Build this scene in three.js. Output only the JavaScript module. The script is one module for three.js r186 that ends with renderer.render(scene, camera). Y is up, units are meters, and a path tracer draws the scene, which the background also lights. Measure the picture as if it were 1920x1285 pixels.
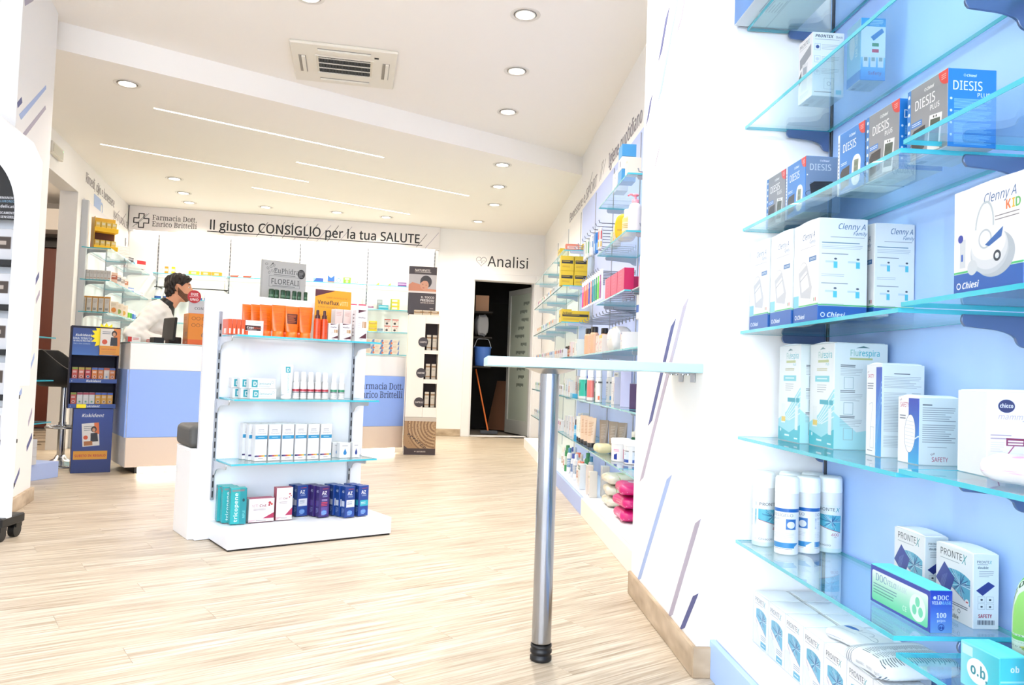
import * as THREE from 'three';
import { RoundedBoxGeometry } from 'three/addons/geometries/RoundedBoxGeometry.js';
import { TextGeometry } from 'three/addons/geometries/TextGeometry.js';
import { FontLoader } from 'three/addons/loaders/FontLoader.js';
import { MarchingCubes } from 'three/addons/objects/MarchingCubes.js';
import { mergeGeometries, mergeVertices } from 'three/addons/utils/BufferGeometryUtils.js';
import { RectAreaLightUniformsLib } from 'three/addons/lights/RectAreaLightUniformsLib.js';

// ---------------------------------------------------------------- camera, sky, lights, exposure
const scene = new THREE.Scene();
const camera = new THREE.PerspectiveCamera(47.38, 1920 / 1285, 0.05, 100);
{
  const yaw = 0.06283, pitch = 0.04067, roll = 0.035;
  const f = new THREE.Vector3(Math.sin(yaw) * Math.cos(pitch), Math.sin(pitch), -Math.cos(yaw) * Math.cos(pitch));
  const r = new THREE.Vector3().crossVectors(f, new THREE.Vector3(0, 1, 0)).normalize(), u = new THREE.Vector3().crossVectors(r, f);
  const R = r.clone().multiplyScalar(Math.cos(roll)).addScaledVector(u, Math.sin(roll)), U = u.clone().multiplyScalar(Math.cos(roll)).addScaledVector(r, -Math.sin(roll));
  camera.quaternion.setFromRotationMatrix(new THREE.Matrix4().makeBasis(R, U, f.clone().negate()));
  camera.position.set(0, 0.89, 0);
}
const renderer = new THREE.WebGLRenderer({ antialias: true });
renderer.toneMapping = THREE.LinearToneMapping;
renderer.toneMappingExposure = 1.5;
renderer.shadowMap.enabled = true;
RectAreaLightUniformsLib.init();
const SKY = 6.5, SPOT = 5.0, STRIP = 16, SHELF = 9, KICK = 9;      // brightness of the street sky, the downlights, the ceiling strips, the shelf pelmet strips, the kick lights
scene.background = new THREE.Color().setRGB(0.86 * SKY, 0.95 * SKY, 1.1 * SKY);   // bright overcast street sky, seen through the shop front behind the camera
const H1 = 3.085, H2 = 2.9;                                        // the two ceiling heights
const DOWNLIGHTS = [
  [0.305, H1, -4.67], [0.315, H1, -5.56], [0.303, H1, -6.45], [-0.986, H1, -4.62], [0.3, H1, -3.75], [0.3, H1, -2.85], [-0.99, H1, -3.3], [0.3, H1, -1.7], [-1.6, H1, -1.7],
  [-2.5, H2, -5.76], [0.315, H2, -7.43], [0.32, H2, -8.31], [0.313, H2, -9.22], [0.14, H2, -10.3],
  [-3.215, H2, -8.69], [-3.368, H2, -9.41], [-3.485, H2, -9.95], [-2.56, H2, -10.02], [-1.685, H2, -10.14], [-1.069, H2, -10.3],
];
const DIAG = 33.0 * Math.PI / 180;                                 // the room's slanting grid: ceiling strips, planks, counters
const STRIPS = [[-1.66, -6.832], [-2.584, -7.977], [-0.845, -8.266], [-1.59, -9.473]];
// ---------------------------------------------------------------- helpers
let seed = 7;
const rnd = () => ((seed = (seed * 1664525 + 1013904223) >>> 0) / 4294967296);
const V = (x, y, z) => new THREE.Vector3(x, y, z);
const names = new Map();
function numbered(n) { const k = names.get(n) ?? 0; names.set(n, k + 1); return k ? n + '_' + String(k).padStart(3, '0') : n; }
const rad = (d) => d * Math.PI / 180;
const mats = {};
function mat(color, roughness = 0.5, o = {}) {
  const k = color + '|' + roughness + JSON.stringify(o);
  return mats[k] ??= new THREE.MeshPhysicalMaterial({ color, roughness, ...o });
}
function mesh(name, geo, m, parent) {
  const o = new THREE.Mesh(geo, m); o.name = parent ? name : numbered(name); o.castShadow = o.receiveShadow = true;
  if (parent) { const n = parent.children.filter((c) => c.name.replace(/_\d{3}$/, '') === name).length; if (n) o.name = name + '_' + String(n).padStart(3, '0'); parent.add(o); } else scene.add(o);
  return o;
}
function tag(o, label, category, group) { o.userData.label = label; o.userData.category = category; if (group) o.userData.group = group; return o; }
function thing(name, label, category, x = 0, y = 0, z = 0, deg = 0, group) {
  const o = new THREE.Group(); o.name = numbered(name); o.position.set(x, y, z); o.rotation.y = rad(deg); scene.add(o);
  return tag(o, label, category, group);
}
function struct(name, geo, m) { const o = geo ? mesh(name, geo, m) : new THREE.Group(); if (!geo) { o.name = numbered(name); scene.add(o); } o.userData.kind = 'structure'; return o; }
// a copy of PROTO (a mesh or a group that is not in the scene) as a thing of its own
function put(proto, x, y, z, deg, label, category, group) {
  const o = proto.clone(); o.name = numbered(proto.name); o.position.set(x, y, z); o.rotation.y = rad(deg) + (proto.rotation.y || 0); scene.add(o);
  o.traverse((c) => { if (c.isMesh) c.castShadow = c.receiveShadow = true; });
  return tag(o, label, category, group);
}
const bx = (w, h, d, x = 0, y = 0, z = 0) => new THREE.BoxGeometry(w, h, d).translate(x, y, z);
const rb = (w, h, d, r, x = 0, y = 0, z = 0, s = 2) => new RoundedBoxGeometry(w, h, d, s, r).translate(x, y, z);
const cyl = (r0, r1, h, x = 0, y = 0, z = 0, n = 20) => new THREE.CylinderGeometry(r0, r1, h, n).translate(x, y, z);
const lathe = (pts, n = 24) => new THREE.LatheGeometry(pts.map((p) => new THREE.Vector2(p[0], p[1])), n);
const tube = (pts, r, n = 6, seg = 24, closed = false) => new THREE.TubeGeometry(new THREE.CatmullRomCurve3(pts.map((p) => V(...p)), closed, 'catmullrom', 0.2), seg, r, n, closed);
const merged = (list) => mergeGeometries(list.map((g) => { const q = g.index ? g.toNonIndexed() : g; for (const k of Object.keys(q.attributes)) if (!['position', 'normal', 'uv'].includes(k)) q.deleteAttribute(k); return q; }));
function prism(pts, y0, y1, bevel = 0) {                            // a plan outline [x, z] raised from y0 to y1
  const s = new THREE.Shape(pts.map((p) => new THREE.Vector2(p[0], -p[1])));
  return new THREE.ExtrudeGeometry(s, { depth: y1 - y0 - 2 * bevel, bevelEnabled: bevel > 0, bevelSize: bevel, bevelThickness: bevel, bevelOffset: -bevel, bevelSegments: 1 }).rotateX(-Math.PI / 2).translate(0, y0 + bevel, 0);
}
function plate(pts, t, bevel = 0) {                                 // an outline [x, y] of thickness t, its front at z = t
  const s = new THREE.Shape(pts.map((p) => new THREE.Vector2(p[0], p[1])));
  return new THREE.ExtrudeGeometry(s, { depth: t - 2 * bevel, bevelEnabled: bevel > 0, bevelSize: bevel, bevelThickness: bevel, bevelOffset: -bevel, bevelSegments: 1 }).translate(0, 0, bevel);
}
// a box with chamfered edges standing on y = 0; uv(face, s, t) places the print (faces: 0 front +z, 1 back, 2 right +x, 3 left, 4 top, 5 bottom)
function chamfer(w, h, d, c, uv) {
  const half = [w / 2, h / 2, d / 2], P = [], T = [];
  const FACE = { '2+': 0, '2-': 1, '0+': 2, '0-': 3, '1+': 4, '1-': 5 };
  const pos = (ax, s) => [0, 1, 2].map((i) => s[i] * (half[i] - (i === ax ? 0 : c)));
  const st = (ax, s) => { const [x, y, z] = s.map((v) => (v + 1) / 2); return ax === 2 ? [s[2] > 0 ? x : 1 - x, y] : ax === 0 ? [s[0] > 0 ? 1 - z : z, y] : [x, s[1] > 0 ? 1 - z : z]; };
  const tri = (vs, ts) => {
    const [a, b, e] = vs, n = [0, 1, 2].map((i) => (b[(i + 1) % 3] - a[(i + 1) % 3]) * (e[(i + 2) % 3] - a[(i + 2) % 3]) - (b[(i + 2) % 3] - a[(i + 2) % 3]) * (e[(i + 1) % 3] - a[(i + 1) % 3]));
    const out = n[0] * (a[0] + b[0] + e[0]) / half[0] + n[1] * (a[1] + b[1] + e[1]) / half[1] + n[2] * (a[2] + b[2] + e[2]) / half[2];
    for (const i of out > 0 ? [0, 1, 2] : [0, 2, 1]) { P.push(vs[i][0], vs[i][1] + half[1], vs[i][2]); T.push(...ts[i]); }
  };
  const quad = (v, t) => { tri([v[0], v[1], v[2]], [t[0], t[1], t[2]]); tri([v[1], v[3], v[2]], [t[1], t[3], t[2]]); };
  for (let ax = 0; ax < 3; ax++) for (const s0 of [-1, 1]) {
    const f = FACE[ax + (s0 > 0 ? '+' : '-')], o = [0, 1, 2].filter((i) => i !== ax), v = [], t = [];
    for (const a of [-1, 1]) for (const b of [-1, 1]) { const s = [0, 0, 0]; s[ax] = s0; s[o[0]] = a; s[o[1]] = b; v.push(pos(ax, s)); t.push(uv(f, ...st(ax, s))); }
    quad(v, t);
    const bx2 = (ax + 1) % 3, third = (ax + 2) % 3;
    for (const s1 of [-1, 1]) {
      const v2 = [], t2 = [];
      for (const s2 of [-1, 1]) { const s = [0, 0, 0]; s[ax] = s0; s[bx2] = s1; s[third] = s2; v2.push(pos(ax, s), pos(bx2, s)); const q = uv(f, ...st(ax, s)); t2.push(q, q); }
      quad(v2, t2);
    }
  }
  for (const a of [-1, 1]) for (const b of [-1, 1]) for (const e of [-1, 1]) { const s = [a, b, e], q = uv(0, ...st(2, s)); tri([pos(0, s), pos(1, s), pos(2, s)], [q, q, q]); }
  const g = new THREE.BufferGeometry();
  g.setAttribute('position', new THREE.Float32BufferAttribute(P, 3)); g.setAttribute('uv', new THREE.Float32BufferAttribute(T, 2)); g.computeVertexNormals();
  return g;
}
const block = (w, h, d, c = 0.003, x = 0, y = 0, z = 0) => chamfer(w, h, d, c, (f, s, t) => [s * (f === 2 || f === 3 ? d : w), t * (f > 3 ? d : h)]).translate(x, y, z);
// ---------------------------------------------------------------- printed sheets: flat packaging print, drawn in millimetres
const pages = {};
function page(id) {
  if (pages[id]) return pages[id];
  const canvas = document.createElement('canvas'); canvas.width = canvas.height = 2048;
  const c = canvas.getContext('2d'); c.fillStyle = '#fff'; c.fillRect(0, 0, 2048, 2048);
  const tex = new THREE.CanvasTexture(canvas); tex.colorSpace = THREE.SRGBColorSpace; tex.magFilter = THREE.LinearFilter;
  return pages[id] = { c, x: 2, y: 2, row: 0, tex, board: new THREE.MeshPhysicalMaterial({ map: tex, color: '#d6d6d6', roughness: 0.42, clearcoat: 0.25, clearcoatRoughness: 0.3 }), plastic: new THREE.MeshPhysicalMaterial({ map: tex, color: '#dadada', roughness: 0.3 }) };
}
function art(id, w, h, ppm, fn) {
  ppm *= id === 'near' ? 0.78 : id === 'stands' ? 0.72 : 1;
  const p = page(id), W = Math.max(4, Math.round(w * ppm)), Hh = Math.max(4, Math.round(h * ppm));
  if (p.x + W + 4 > 2048) { p.x = 2; p.y += p.row + 4; p.row = 0; }
  if (p.y + Hh + 2 > 2048) throw new Error('print sheet ' + id + ' is full');
  const c = p.c; c.save(); c.beginPath(); c.rect(p.x - 1, p.y - 1, W + 2, Hh + 2); c.clip(); c.translate(p.x, p.y); c.scale(W / w, Hh / h); fn(c, w, h); c.restore();
  const cell = { p, u0: (p.x + 1) / 2048, u1: (p.x + W - 1) / 2048, v1: 1 - (p.y + 1) / 2048, v0: 1 - (p.y + Hh - 1) / 2048 };
  p.x += W + 4; p.row = Math.max(p.row, Hh);
  return cell;
}
const at = (cell, s, t) => [cell.u0 + (cell.u1 - cell.u0) * s, cell.v0 + (cell.v1 - cell.v0) * t];
const R = (c, x, y, w, h, col) => { c.fillStyle = col; c.fillRect(x, y, w, h); };
const C = (c, x, y, r, col, ry = r) => { c.fillStyle = col; c.beginPath(); c.ellipse(x, y, r, ry, 0, 0, 7); c.fill(); };
const Ring = (c, x, y, r, col, lw) => { c.strokeStyle = col; c.lineWidth = lw; c.beginPath(); c.arc(x, y, r, 0, 7); c.stroke(); };
const Pg = (c, pts, col) => { c.fillStyle = col; c.beginPath(); pts.forEach((p, i) => (i ? c.lineTo(...p) : c.moveTo(...p))); c.closePath(); c.fill(); };
const Ln = (c, pts, col, lw) => { c.strokeStyle = col; c.lineWidth = lw; c.beginPath(); pts.forEach((p, i) => (i ? c.lineTo(...p) : c.moveTo(...p))); c.stroke(); };
const Gr = (c, x, y, w, h, a, b, across) => { const g = across ? c.createLinearGradient(x, 0, x + w, 0) : c.createLinearGradient(0, y, 0, y + h); g.addColorStop(0, a); g.addColorStop(1, b); c.fillStyle = g; c.fillRect(x, y, w, h); };
function Tx(c, s, x, y, size, col, o = {}) {
  c.save(); c.fillStyle = col; c.font = (o.i ? 'italic ' : '') + (o.b ? 'bold ' : '') + '20px ' + (o.f ?? 'sans-serif'); c.textAlign = o.a ?? 'left';
  c.translate(x, y); if (o.r) c.rotate(o.r); c.scale(size / 20 * (o.sx ?? 1), size / 20); c.fillText(s, 0, 0); c.restore();
}
const Bars = (c, x, y, w, n, step, col, t = 0.9) => { let k = 5; for (let i = 0; i < n; i++) { k = (k * 37 + 11) % 101; R(c, x, y + i * step, w * (0.62 + 0.38 * k / 101), t, col); } };   // lines of print too small to read
function burst(c, x, y, w, h, k0 = 3) { let k = k0; for (let i = 0; i < 46; i++) { k = (k * 73 + 29) % 997; const a = k / 997 * 6.3, l = 0.3 + 0.7 * ((k * 7) % 100) / 100; Ln(c, [[x + Math.cos(a) * w * 0.04, y + Math.sin(a) * h * 0.04], [x + Math.cos(a) * w * l, y + Math.sin(a) * h * l]], i % 3 ? 'rgba(20,70,130,.75)' : 'rgba(210,245,255,.9)', w * 0.03); } }
const plain = {};
const flat = (id, col) => plain[id + col] ??= art(id, 6, 6, 1, (c) => R(c, 0, 0, 6, 6, col));
// a folding carton: cells for front, side (right), left, back, top, bottom; its tuck flap is a part where the photo shows it
function carton(name, w, h, d, f, o = {}) {
  const id = o.page, side = f.s ?? flat(id, o.col ?? '#f4f6f8'), top = f.t ?? flat(id, o.col ?? '#f4f6f8'), cells = [f.f, f.k ?? side, side, f.l ?? side, top, f.b ?? top];
  const g = chamfer(w, h, d, o.c ?? 0.0012, (k, s, t) => at(cells[k], s, t));
  const m = new THREE.Mesh(g, f.f.p.board); m.name = name;
  if (o.flap) {
    const n = 6, s = new THREE.Shape(); s.moveTo(-w / 2 + 0.003, 0); for (let i = 0; i <= n; i++) s.lineTo(-w / 2 + 0.003 + (w - 0.006) * i / n, 0.0015 + o.flap * Math.sin(Math.PI * i / n)); s.lineTo(w / 2 - 0.003, 0);
    const e = new THREE.ExtrudeGeometry(s, { depth: d * 0.9, bevelEnabled: false }).translate(0, h - 0.0005, -d * 0.45);
    const q = new THREE.Mesh(e, mat(o.col ?? '#eef2f5', 0.5)); q.name = 'tuck_flap'; m.add(q);
  }
  return m;
}
// a turned bottle: profile [[r, y] ...] with the print wrapped round it, and a cap of its own
function bottle(name, prof, cell, cap, capCol, o = {}) {
  const g = lathe(prof, o.n ?? 20), uv = g.attributes.uv, hh = prof[prof.length - 1][1];
  for (let i = 0; i < uv.count; i++) { const q = at(cell, (uv.getX(i) * (o.turns ?? 2) + (o.phase ?? 0.25)) % 1.0001, Math.min(1, g.attributes.position.getY(i) / hh)); uv.setXY(i, ...q); }
  const m = new THREE.Mesh(g, cell.p.plastic); m.name = name;
  if (o.flat) g.scale(1, 1, o.flat);
  if (cap) { const k = new THREE.Mesh(o.flat ? lathe(cap, 18).scale(1, 1, Math.max(o.flat, 0.7)) : lathe(cap, 18), mat(capCol, 0.35)); k.name = 'cap'; m.add(k); }
  return m;
}
// a squeezed tube standing on its cap, crimped flat on top
function squeeze(name, w, h, cell, capCol, o = {}) {
  const P = [], T = [], n = 16, rows = 8, cap = o.cap ?? 0.03, y0 = cap;
  for (let j = 0; j <= rows; j++) { const v = j / rows, y = y0 + (h - y0) * v, rx = w / 2 * (0.82 + 0.18 * Math.sqrt(v)), rz = Math.max(0.0012, w * (o.fat ?? 0.36) * Math.pow(1 - v, 0.75)); for (let i = 0; i <= n; i++) { const a = i / n * Math.PI * 2; P.push(Math.sin(a) * rx, y, Math.cos(a) * rz); T.push(...at(cell, 0.5 + 0.5 * Math.sin(a), (y - y0) / (h - y0))); } }
  const I = []; for (let j = 0; j < rows; j++) for (let i = 0; i < n; i++) { const a = j * (n + 1) + i, b = a + n + 1; I.push(a, a + 1, b, a + 1, b + 1, b); }
  const g = new THREE.BufferGeometry(); g.setAttribute('position', new THREE.Float32BufferAttribute(P, 3)); g.setAttribute('uv', new THREE.Float32BufferAttribute(T, 2)); g.setIndex(I); g.computeVertexNormals();
  const m = new THREE.Mesh(g, cell.p.plastic); m.name = name;
  const k = new THREE.Mesh(lathe([[0, 0], [w * 0.36, 0], [w * 0.38, 0.004], [w * 0.36, cap], [0, cap]], 16), mat(capCol, 0.4)); k.name = 'cap'; m.add(k);
  return m;
}
// a soft pack: a pillow with pinched ends
function pack(name, w, h, d, cell, o = {}) {
  const g = new THREE.SphereGeometry(1, 28, 16), p = g.attributes.position, uv = g.attributes.uv, sg = (v, e) => Math.sign(v) * Math.pow(Math.abs(v), e);
  for (let i = 0; i < p.count; i++) {
    const x = p.getX(i), y = p.getY(i), z = p.getZ(i), a = sg(x, 0.45), b = sg(z, 0.4), lump = o.lump ? 1 + o.lump * Math.sin(9 * x + 5 * z) * Math.cos(7 * z - 3 * x) : 1;
    p.setXYZ(i, a * w / 2, h / 2 + sg(y, 0.75) * h / 2 * (1 - 0.25 * Math.abs(a) ** 4) * lump, b * d / 2 * (1 - 0.08 * Math.cos(6 * x)));
    uv.setXY(i, ...at(cell, 0.5 + a / 2, y >= 0 ? 0.5 - b / 2 : 0.5 + b / 2));
  }
  g.computeVertexNormals();
  let lo = 1e9; for (let i = 0; i < p.count; i++) lo = Math.min(lo, p.getY(i)); g.translate(0, -lo, 0);
  const m = new THREE.Mesh(g, cell.p.plastic); m.name = name; return m;
}
const ORD = ['first', 'second', 'third', 'fourth', 'fifth', 'sixth', 'seventh', 'eighth', 'ninth', 'tenth', 'eleventh', 'twelfth'];
const fonts = new FontLoader();
const F_SANS = await fonts.loadAsync('fonts/droid/droid_sans_regular.typeface.json'), F_SERIF = await fonts.loadAsync('fonts/droid/droid_serif_regular.typeface.json');
function letters(str, font, size, sx = 1, t = 0.002, fat = 0) {             // cut vinyl letters, baseline at y = 0, first letter at x = 0; returns [geometry, width]
  const g = new TextGeometry(str, { font, size, depth: t, curveSegments: 4, bevelEnabled: fat > 0, bevelSize: fat, bevelThickness: 0.0004, bevelSegments: 1 }); g.scale(sx, 1, 1); g.computeBoundingBox();
  return [g, g.boundingBox.max.x];
}
function bar2(x0, y0, x1, y1, w, t = 0.002) {                       // a straight stroke of width w on the wall
  const l = Math.hypot(x1 - x0, y1 - y0); return new THREE.BoxGeometry(l, w, t).rotateZ(Math.atan2(y1 - y0, x1 - x0)).translate((x0 + x1) / 2, (y0 + y1) / 2, t / 2);
}
// ---------------------------------------------------------------- surfaces
function noiseTex(w, h, fn, srgb = true) {
  const d = new Uint8Array(w * h * 4); for (let y = 0; y < h; y++) for (let x = 0; x < w; x++) { const c = fn(x / w, y / h, x, y); d.set([c[0], c[1], c[2], 255], (y * w + x) * 4); }
  const t = new THREE.DataTexture(d, w, h); t.magFilter = THREE.LinearFilter; t.wrapS = t.wrapT = THREE.RepeatWrapping; if (srgb) t.colorSpace = THREE.SRGBColorSpace; t.needsUpdate = true; return t;
}
const hash = (x, y, k = 1) => { const s = Math.sin(x * 127.1 + y * 311.7 + k * 74.7) * 43758.5453; return s - Math.floor(s); };
const vnoise = (x, y, px, py, k) => { const i = Math.floor(x), j = Math.floor(y), f = x - i, g = y - j, s = f * f * (3 - 2 * f), t = g * g * (3 - 2 * g), q = (a, b) => hash((a % px + px) % px, (b % py + py) % py, k); return (q(i, j) * (1 - s) + q(i + 1, j) * s) * (1 - t) + (q(i, j + 1) * (1 - s) + q(i + 1, j + 1) * s) * t; };
const plaster = noiseTex(128, 128, (u, v) => { const n = 128 + 60 * (vnoise(u * 16, v * 16, 16, 16, 3) - 0.5) + 60 * (vnoise(u * 48, v * 48, 48, 48, 4) - 0.5); return [n, n, n]; }, false);
plaster.repeat.set(2, 2);
const WALL = new THREE.MeshStandardMaterial({ color: '#f1f0ee', roughness: 0.85, bumpMap: plaster, bumpScale: 0.0006 });
const CEIL = new THREE.MeshStandardMaterial({ color: '#f7f3ec', roughness: 0.9, bumpMap: plaster, bumpScale: 0.0006 });
const BLUE = mat('#a8c8f7', 0.45), WARMLIT_BLUE = mat('#b4c4f0', 0.45), WHITE = mat('#eaeaea', 0.4), LAQ = mat('#e2e5ea', 0.28), CHROME = mat('#c9ccd2', 0.16, { metalness: 1 }), STEEL = mat('#b9bcc0', 0.28, { metalness: 1 }), DARKSTEEL = mat('#55585f', 0.35, { metalness: 1 }), BLACK = mat('#0b0b0d', 0.45);  // far boards share the near blue paint; warm light is mixed into their tint
const NAVY = mat('#4a5286', 0.6), MAUVE = mat('#aaa3b4', 0.6), SKYB = mat('#9db3de', 0.6), INK = mat('#22222a', 0.6), GREYINK = mat('#8b8790', 0.6);
const GLASS = new THREE.MeshPhysicalMaterial({ color: '#f1fbfb', roughness: 0.02, transmission: 1, thickness: 0, ior: 1.5 }), EDGE = mat('#3db0c2', 0.15, { clearcoat: 0.6 });
const PALEINK = mat('#aaa6aa', 0.6);
const glow = (c, i) => new THREE.MeshStandardMaterial({ color: '#ffffff', emissive: c, emissiveIntensity: i, roughness: 0.6 });
// pale oak, four boards of print, streaks along u
const oak = [0, 1, 2, 3].map((k) => noiseTex(256, 64, (u, v) => {
  const w = v + 0.03 * vnoise(u * 4, v * 2, 4, 2, 9 + k), st = vnoise(u * 5, w * 22, 5, 22, k + 1) * 0.5 + vnoise(u * 12, w * 48, 12, 48, k + 5) * 0.35 + vnoise(u * 40, w * 64, 40, 64, k + 8) * 0.15;
  const knot = Math.max(0, vnoise(u * 6, w * 5, 6, 5, 20 + k) - 0.8) * 3.0, m = 0.5 + (st - 0.5) * 1.5 - knot * 0.35;
  const L = (a, b) => Math.max(0, Math.min(255, a + (b - a) * m)); return [L(172, 236), L(157, 228), L(136, 213)];
}));
const OAK = oak.map((t, k) => new THREE.MeshPhysicalMaterial({ map: t, color: ['#e9e6e2', '#e5e1db', '#e7e3dd', '#e2ddd6'][k], roughness: 0.38, bumpMap: t, bumpScale: 0.0004 }));
const SKIRT = new THREE.MeshPhysicalMaterial({ map: oak[2].clone(), color: '#e3d6c6', roughness: 0.5 });
// ---------------------------------------------------------------- floor: oak planks laid on the slant
const lx = V(Math.cos(DIAG), 0, -Math.sin(DIAG)), lz = V(Math.sin(DIAG), 0, Math.cos(DIAG));
{
  const fl = struct('floor');
  mesh('screed', prism([[-8, 1.7], [1.3, 1.7], [1.3, -13.4], [-8, -13.4]], -0.12, -0.012), mat('#6d665c', 0.9), fl);
  const PW = 0.15, PL = 1.25, geos = [0, 1, 2, 3].map((k) => chamfer(PL - 0.0007, 0.012, PW - 0.0007, 0.0006, (f, s, t) => [s, f > 3 ? t : 0.5]));
  const inside = (x, z) => x > -4.9 && x < 1.35 && z < 1.3 && z > -11.1 && x > -3.1 - (z < -4 ? (-4 - z) * 0.27 + 0.35 : 0);
  const shown = (x, z) => { const d = x * 0.0628 - z * 0.998, l = x * 0.998 + z * 0.0628; return d > 1.45 && Math.abs(l) < d * 0.72 + 1.0; };
  const cand = [], rest = [];
  for (let r = -70; r < 40; r++) for (let q = -9; q < 9; q++) {
    const a = (q + ((r * 0.37) % 1)) * PL, b = -5 + r * PW, x = lx.x * a + lz.x * b, z = lx.z * a + lz.z * b;
    if (!inside(x, z)) continue; (shown(x, z) ? cand : rest).push([x, z, Math.hypot(x, z), (r * 7 + q * 3 + 400) % 4]);
  }
  cand.sort((a, b) => a[2] - b[2]);
  for (const [x, z, , k] of cand.slice(0, 290)) { const o = mesh('plank', geos[k], OAK[k], fl); o.position.set(x, -0.012, z); o.rotation.y = DIAG; }
  const far = [...cand.slice(290), ...rest];
  for (let k = 0; k < 4; k++) { const l = far.filter((c) => c[3] === k); if (!l.length) continue; const g = mergeGeometries(l.map(([x, z]) => geos[k].clone().rotateY(DIAG).translate(x, -0.012, z))); const o = mesh('plank_field', g, OAK[k], fl); o.userData.kind = 'stuff'; }
}
// ---------------------------------------------------------------- ceilings: the higher one by the viewer, the lowered one over the counters, with the slanting step between
struct('ceiling', prism([[-3.5, 1.75], [1.3, 1.75], [1.3, -7.9], [-3.5, -4.9]], H1, H1 + 0.15), CEIL);
struct('ceiling_lowered', prism([[-7.2, -4.2], [-4.3, -4.2], [-4.213, -4.2], [1.3, -7.781], [1.3, -13.4], [-7.2, -13.4]], H2, H1 + 0.15), CEIL);
// ---------------------------------------------------------------- walls
const K = V(-4.386, 0, -10.37), dL = [0.2147, 0.9767], nL = [0.9767, -0.2147];
const pL = (d, o) => [K.x + dL[0] * d + nL[0] * o, K.z + dL[1] * d + nL[1] * o];
struct('wall_right', prism([[1.125, 1.7], [1.3, 1.7], [1.3, -13.4], [1.125, -13.4]], 0, H1), WALL);
const pillar = struct('pillar', prism([[0.735, -2.345], [1.125, -2.345], [1.125, -3.245], [0.735, -3.245]], 0, H1, 0.002), WALL);
{                                                                  // vinyl stripes on the pillar: [z, y] corners on its long face
  const stripes = [['navy', -2.695, 1.091, -2.993, 0.72, 0.06], ['mauve', -2.549, 1.15, -3.109, 0.487, 0.06], ['blue', -2.696, 0.551, -3.106, 0.09, 0.062], ['mauve', -2.356, 0.463, -2.636, 0.092, 0.055], ['navy', -2.36, 0.24, -2.495, 0.094, 0.055], ['navy', -3.128, 2.043, -3.183, 1.966, 0.045], ['mauve', -2.97, 1.791, -3.023, 1.738, 0.035], ['navy', -2.895, 2.294, -2.994, 2.165, 0.055], ['blue', -2.76, 2.279, -2.98, 2.0, 0.055], ['mauve', -2.612, 2.33, -2.72, 2.163, 0.055], ['blue', -2.62, 2.47, -2.77, 2.275, 0.055]];
  for (const [c, z1, y1, z0, y0, w] of stripes) {
    const g = plate([[z1 - w / 2, y1 - 0.012], [z1 + w / 2, y1 + 0.012], [z0 + w / 2, y0 + 0.012], [z0 - w / 2, y0 - 0.012]], 0.0012).rotateY(-Math.PI / 2);
    mesh('vinyl_stripe', g.translate(0.735, 0, 0), c === 'navy' ? NAVY : c === 'mauve' ? MAUVE : SKYB, pillar);
  }
}
struct('baseboard_pillar', merged([block(0.9, 0.092, 0.014, 0.003).rotateY(-Math.PI / 2).translate(0.728, 0, -2.795), block(0.062, 0.092, 0.014, 0.003).translate(0.752, 0, -2.338)]), SKIRT);
const col = V(-2.65, 0, -5.07), cd = [0.269, 0.963], cn = [0.963, -0.269];
const stripeWall = struct('wall_stripes', prism([[-2.65, -5.07], [-2.435, -4.3], [-3.4, -4.3], [-3.517, -4.828]], 0, H1), WALL);
{
  const S = [['blue', [[0.21, 2.55], [0.2, 2.53], [0.7, 2.19], [0.745, 2.205]]], ['navy', [[0.72, 2.31], [0.7, 2.285], [0.78, 2.23], [0.795, 2.255]]], ['mauve', [[0.194, 2.43], [0.176, 2.413], [0.586, 2.134], [0.658, 2.123]]], ['mauve', [[0.78, 2.83], [0.62, 2.935], [0.6, 2.9], [0.76, 2.8]]], ['blue', [[0.1, 0.92], [0.094, 0.886], [0.16, 0.821], [0.166, 0.852]]], ['blue', [[0.344, 0.712], [0.338, 0.68], [0.452, 0.62], [0.458, 0.655]]], ['mauve', [[0.076, 0.581], [0.068, 0.547], [0.141, 0.471], [0.148, 0.504]]], ['navy', [[0.039, 0.424], [0.031, 0.39], [0.143, 0.32], [0.151, 0.353]]], ['navy', [[0.283, 0.24], [0.287, 0.205], [0.427, 0.11], [0.422, 0.145]]], ['navy', [[0.105, 1.42], [0.098, 1.386], [0.2, 1.311], [0.207, 1.345]]], ['mauve', [[0.06, 1.31], [0.054, 1.28], [0.13, 1.22], [0.136, 1.25]]]];
  for (const [c, pts] of S) {                                       // t runs from the corner towards the viewer
    const g = plate(pts.map((p) => [p[0], p[1]]), 0.0012).rotateY(Math.atan2(-cd[1], cd[0]));
    // local x -> cd, local z -> away from the wall
    const m = new THREE.Matrix4().makeBasis(V(cd[0], 0, cd[1]), V(0, 1, 0), V(cn[0], 0, cn[1]).multiplyScalar(1)).setPosition(col.x, 0, col.z);
    const q = plate(pts, 0.0012); q.applyMatrix4(m);
    if (m.determinant() < 0) { const ix = q.attributes.position, a = ix.array; for (let i = 0; i < a.length; i += 9) for (let k = 0; k < 3; k++) [a[i + k], a[i + 6 + k]] = [a[i + 6 + k], a[i + k]]; q.computeVertexNormals(); }
    mesh('vinyl_stripe', q, c === 'navy' ? NAVY : c === 'mauve' ? MAUVE : SKYB, stripeWall);
  }
}
struct('baseboard_stripes', prism([[-2.65, -5.07], [-2.435, -4.3], [-2.42, -4.304], [-2.632, -5.085]], 0, 0.085, 0.002), SKIRT);
struct('wall_left', prism([pL(-0.5, 0), pL(2.515, 0), pL(2.515, -0.16), pL(-0.5, -0.16)], 0, H1), WALL);
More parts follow.
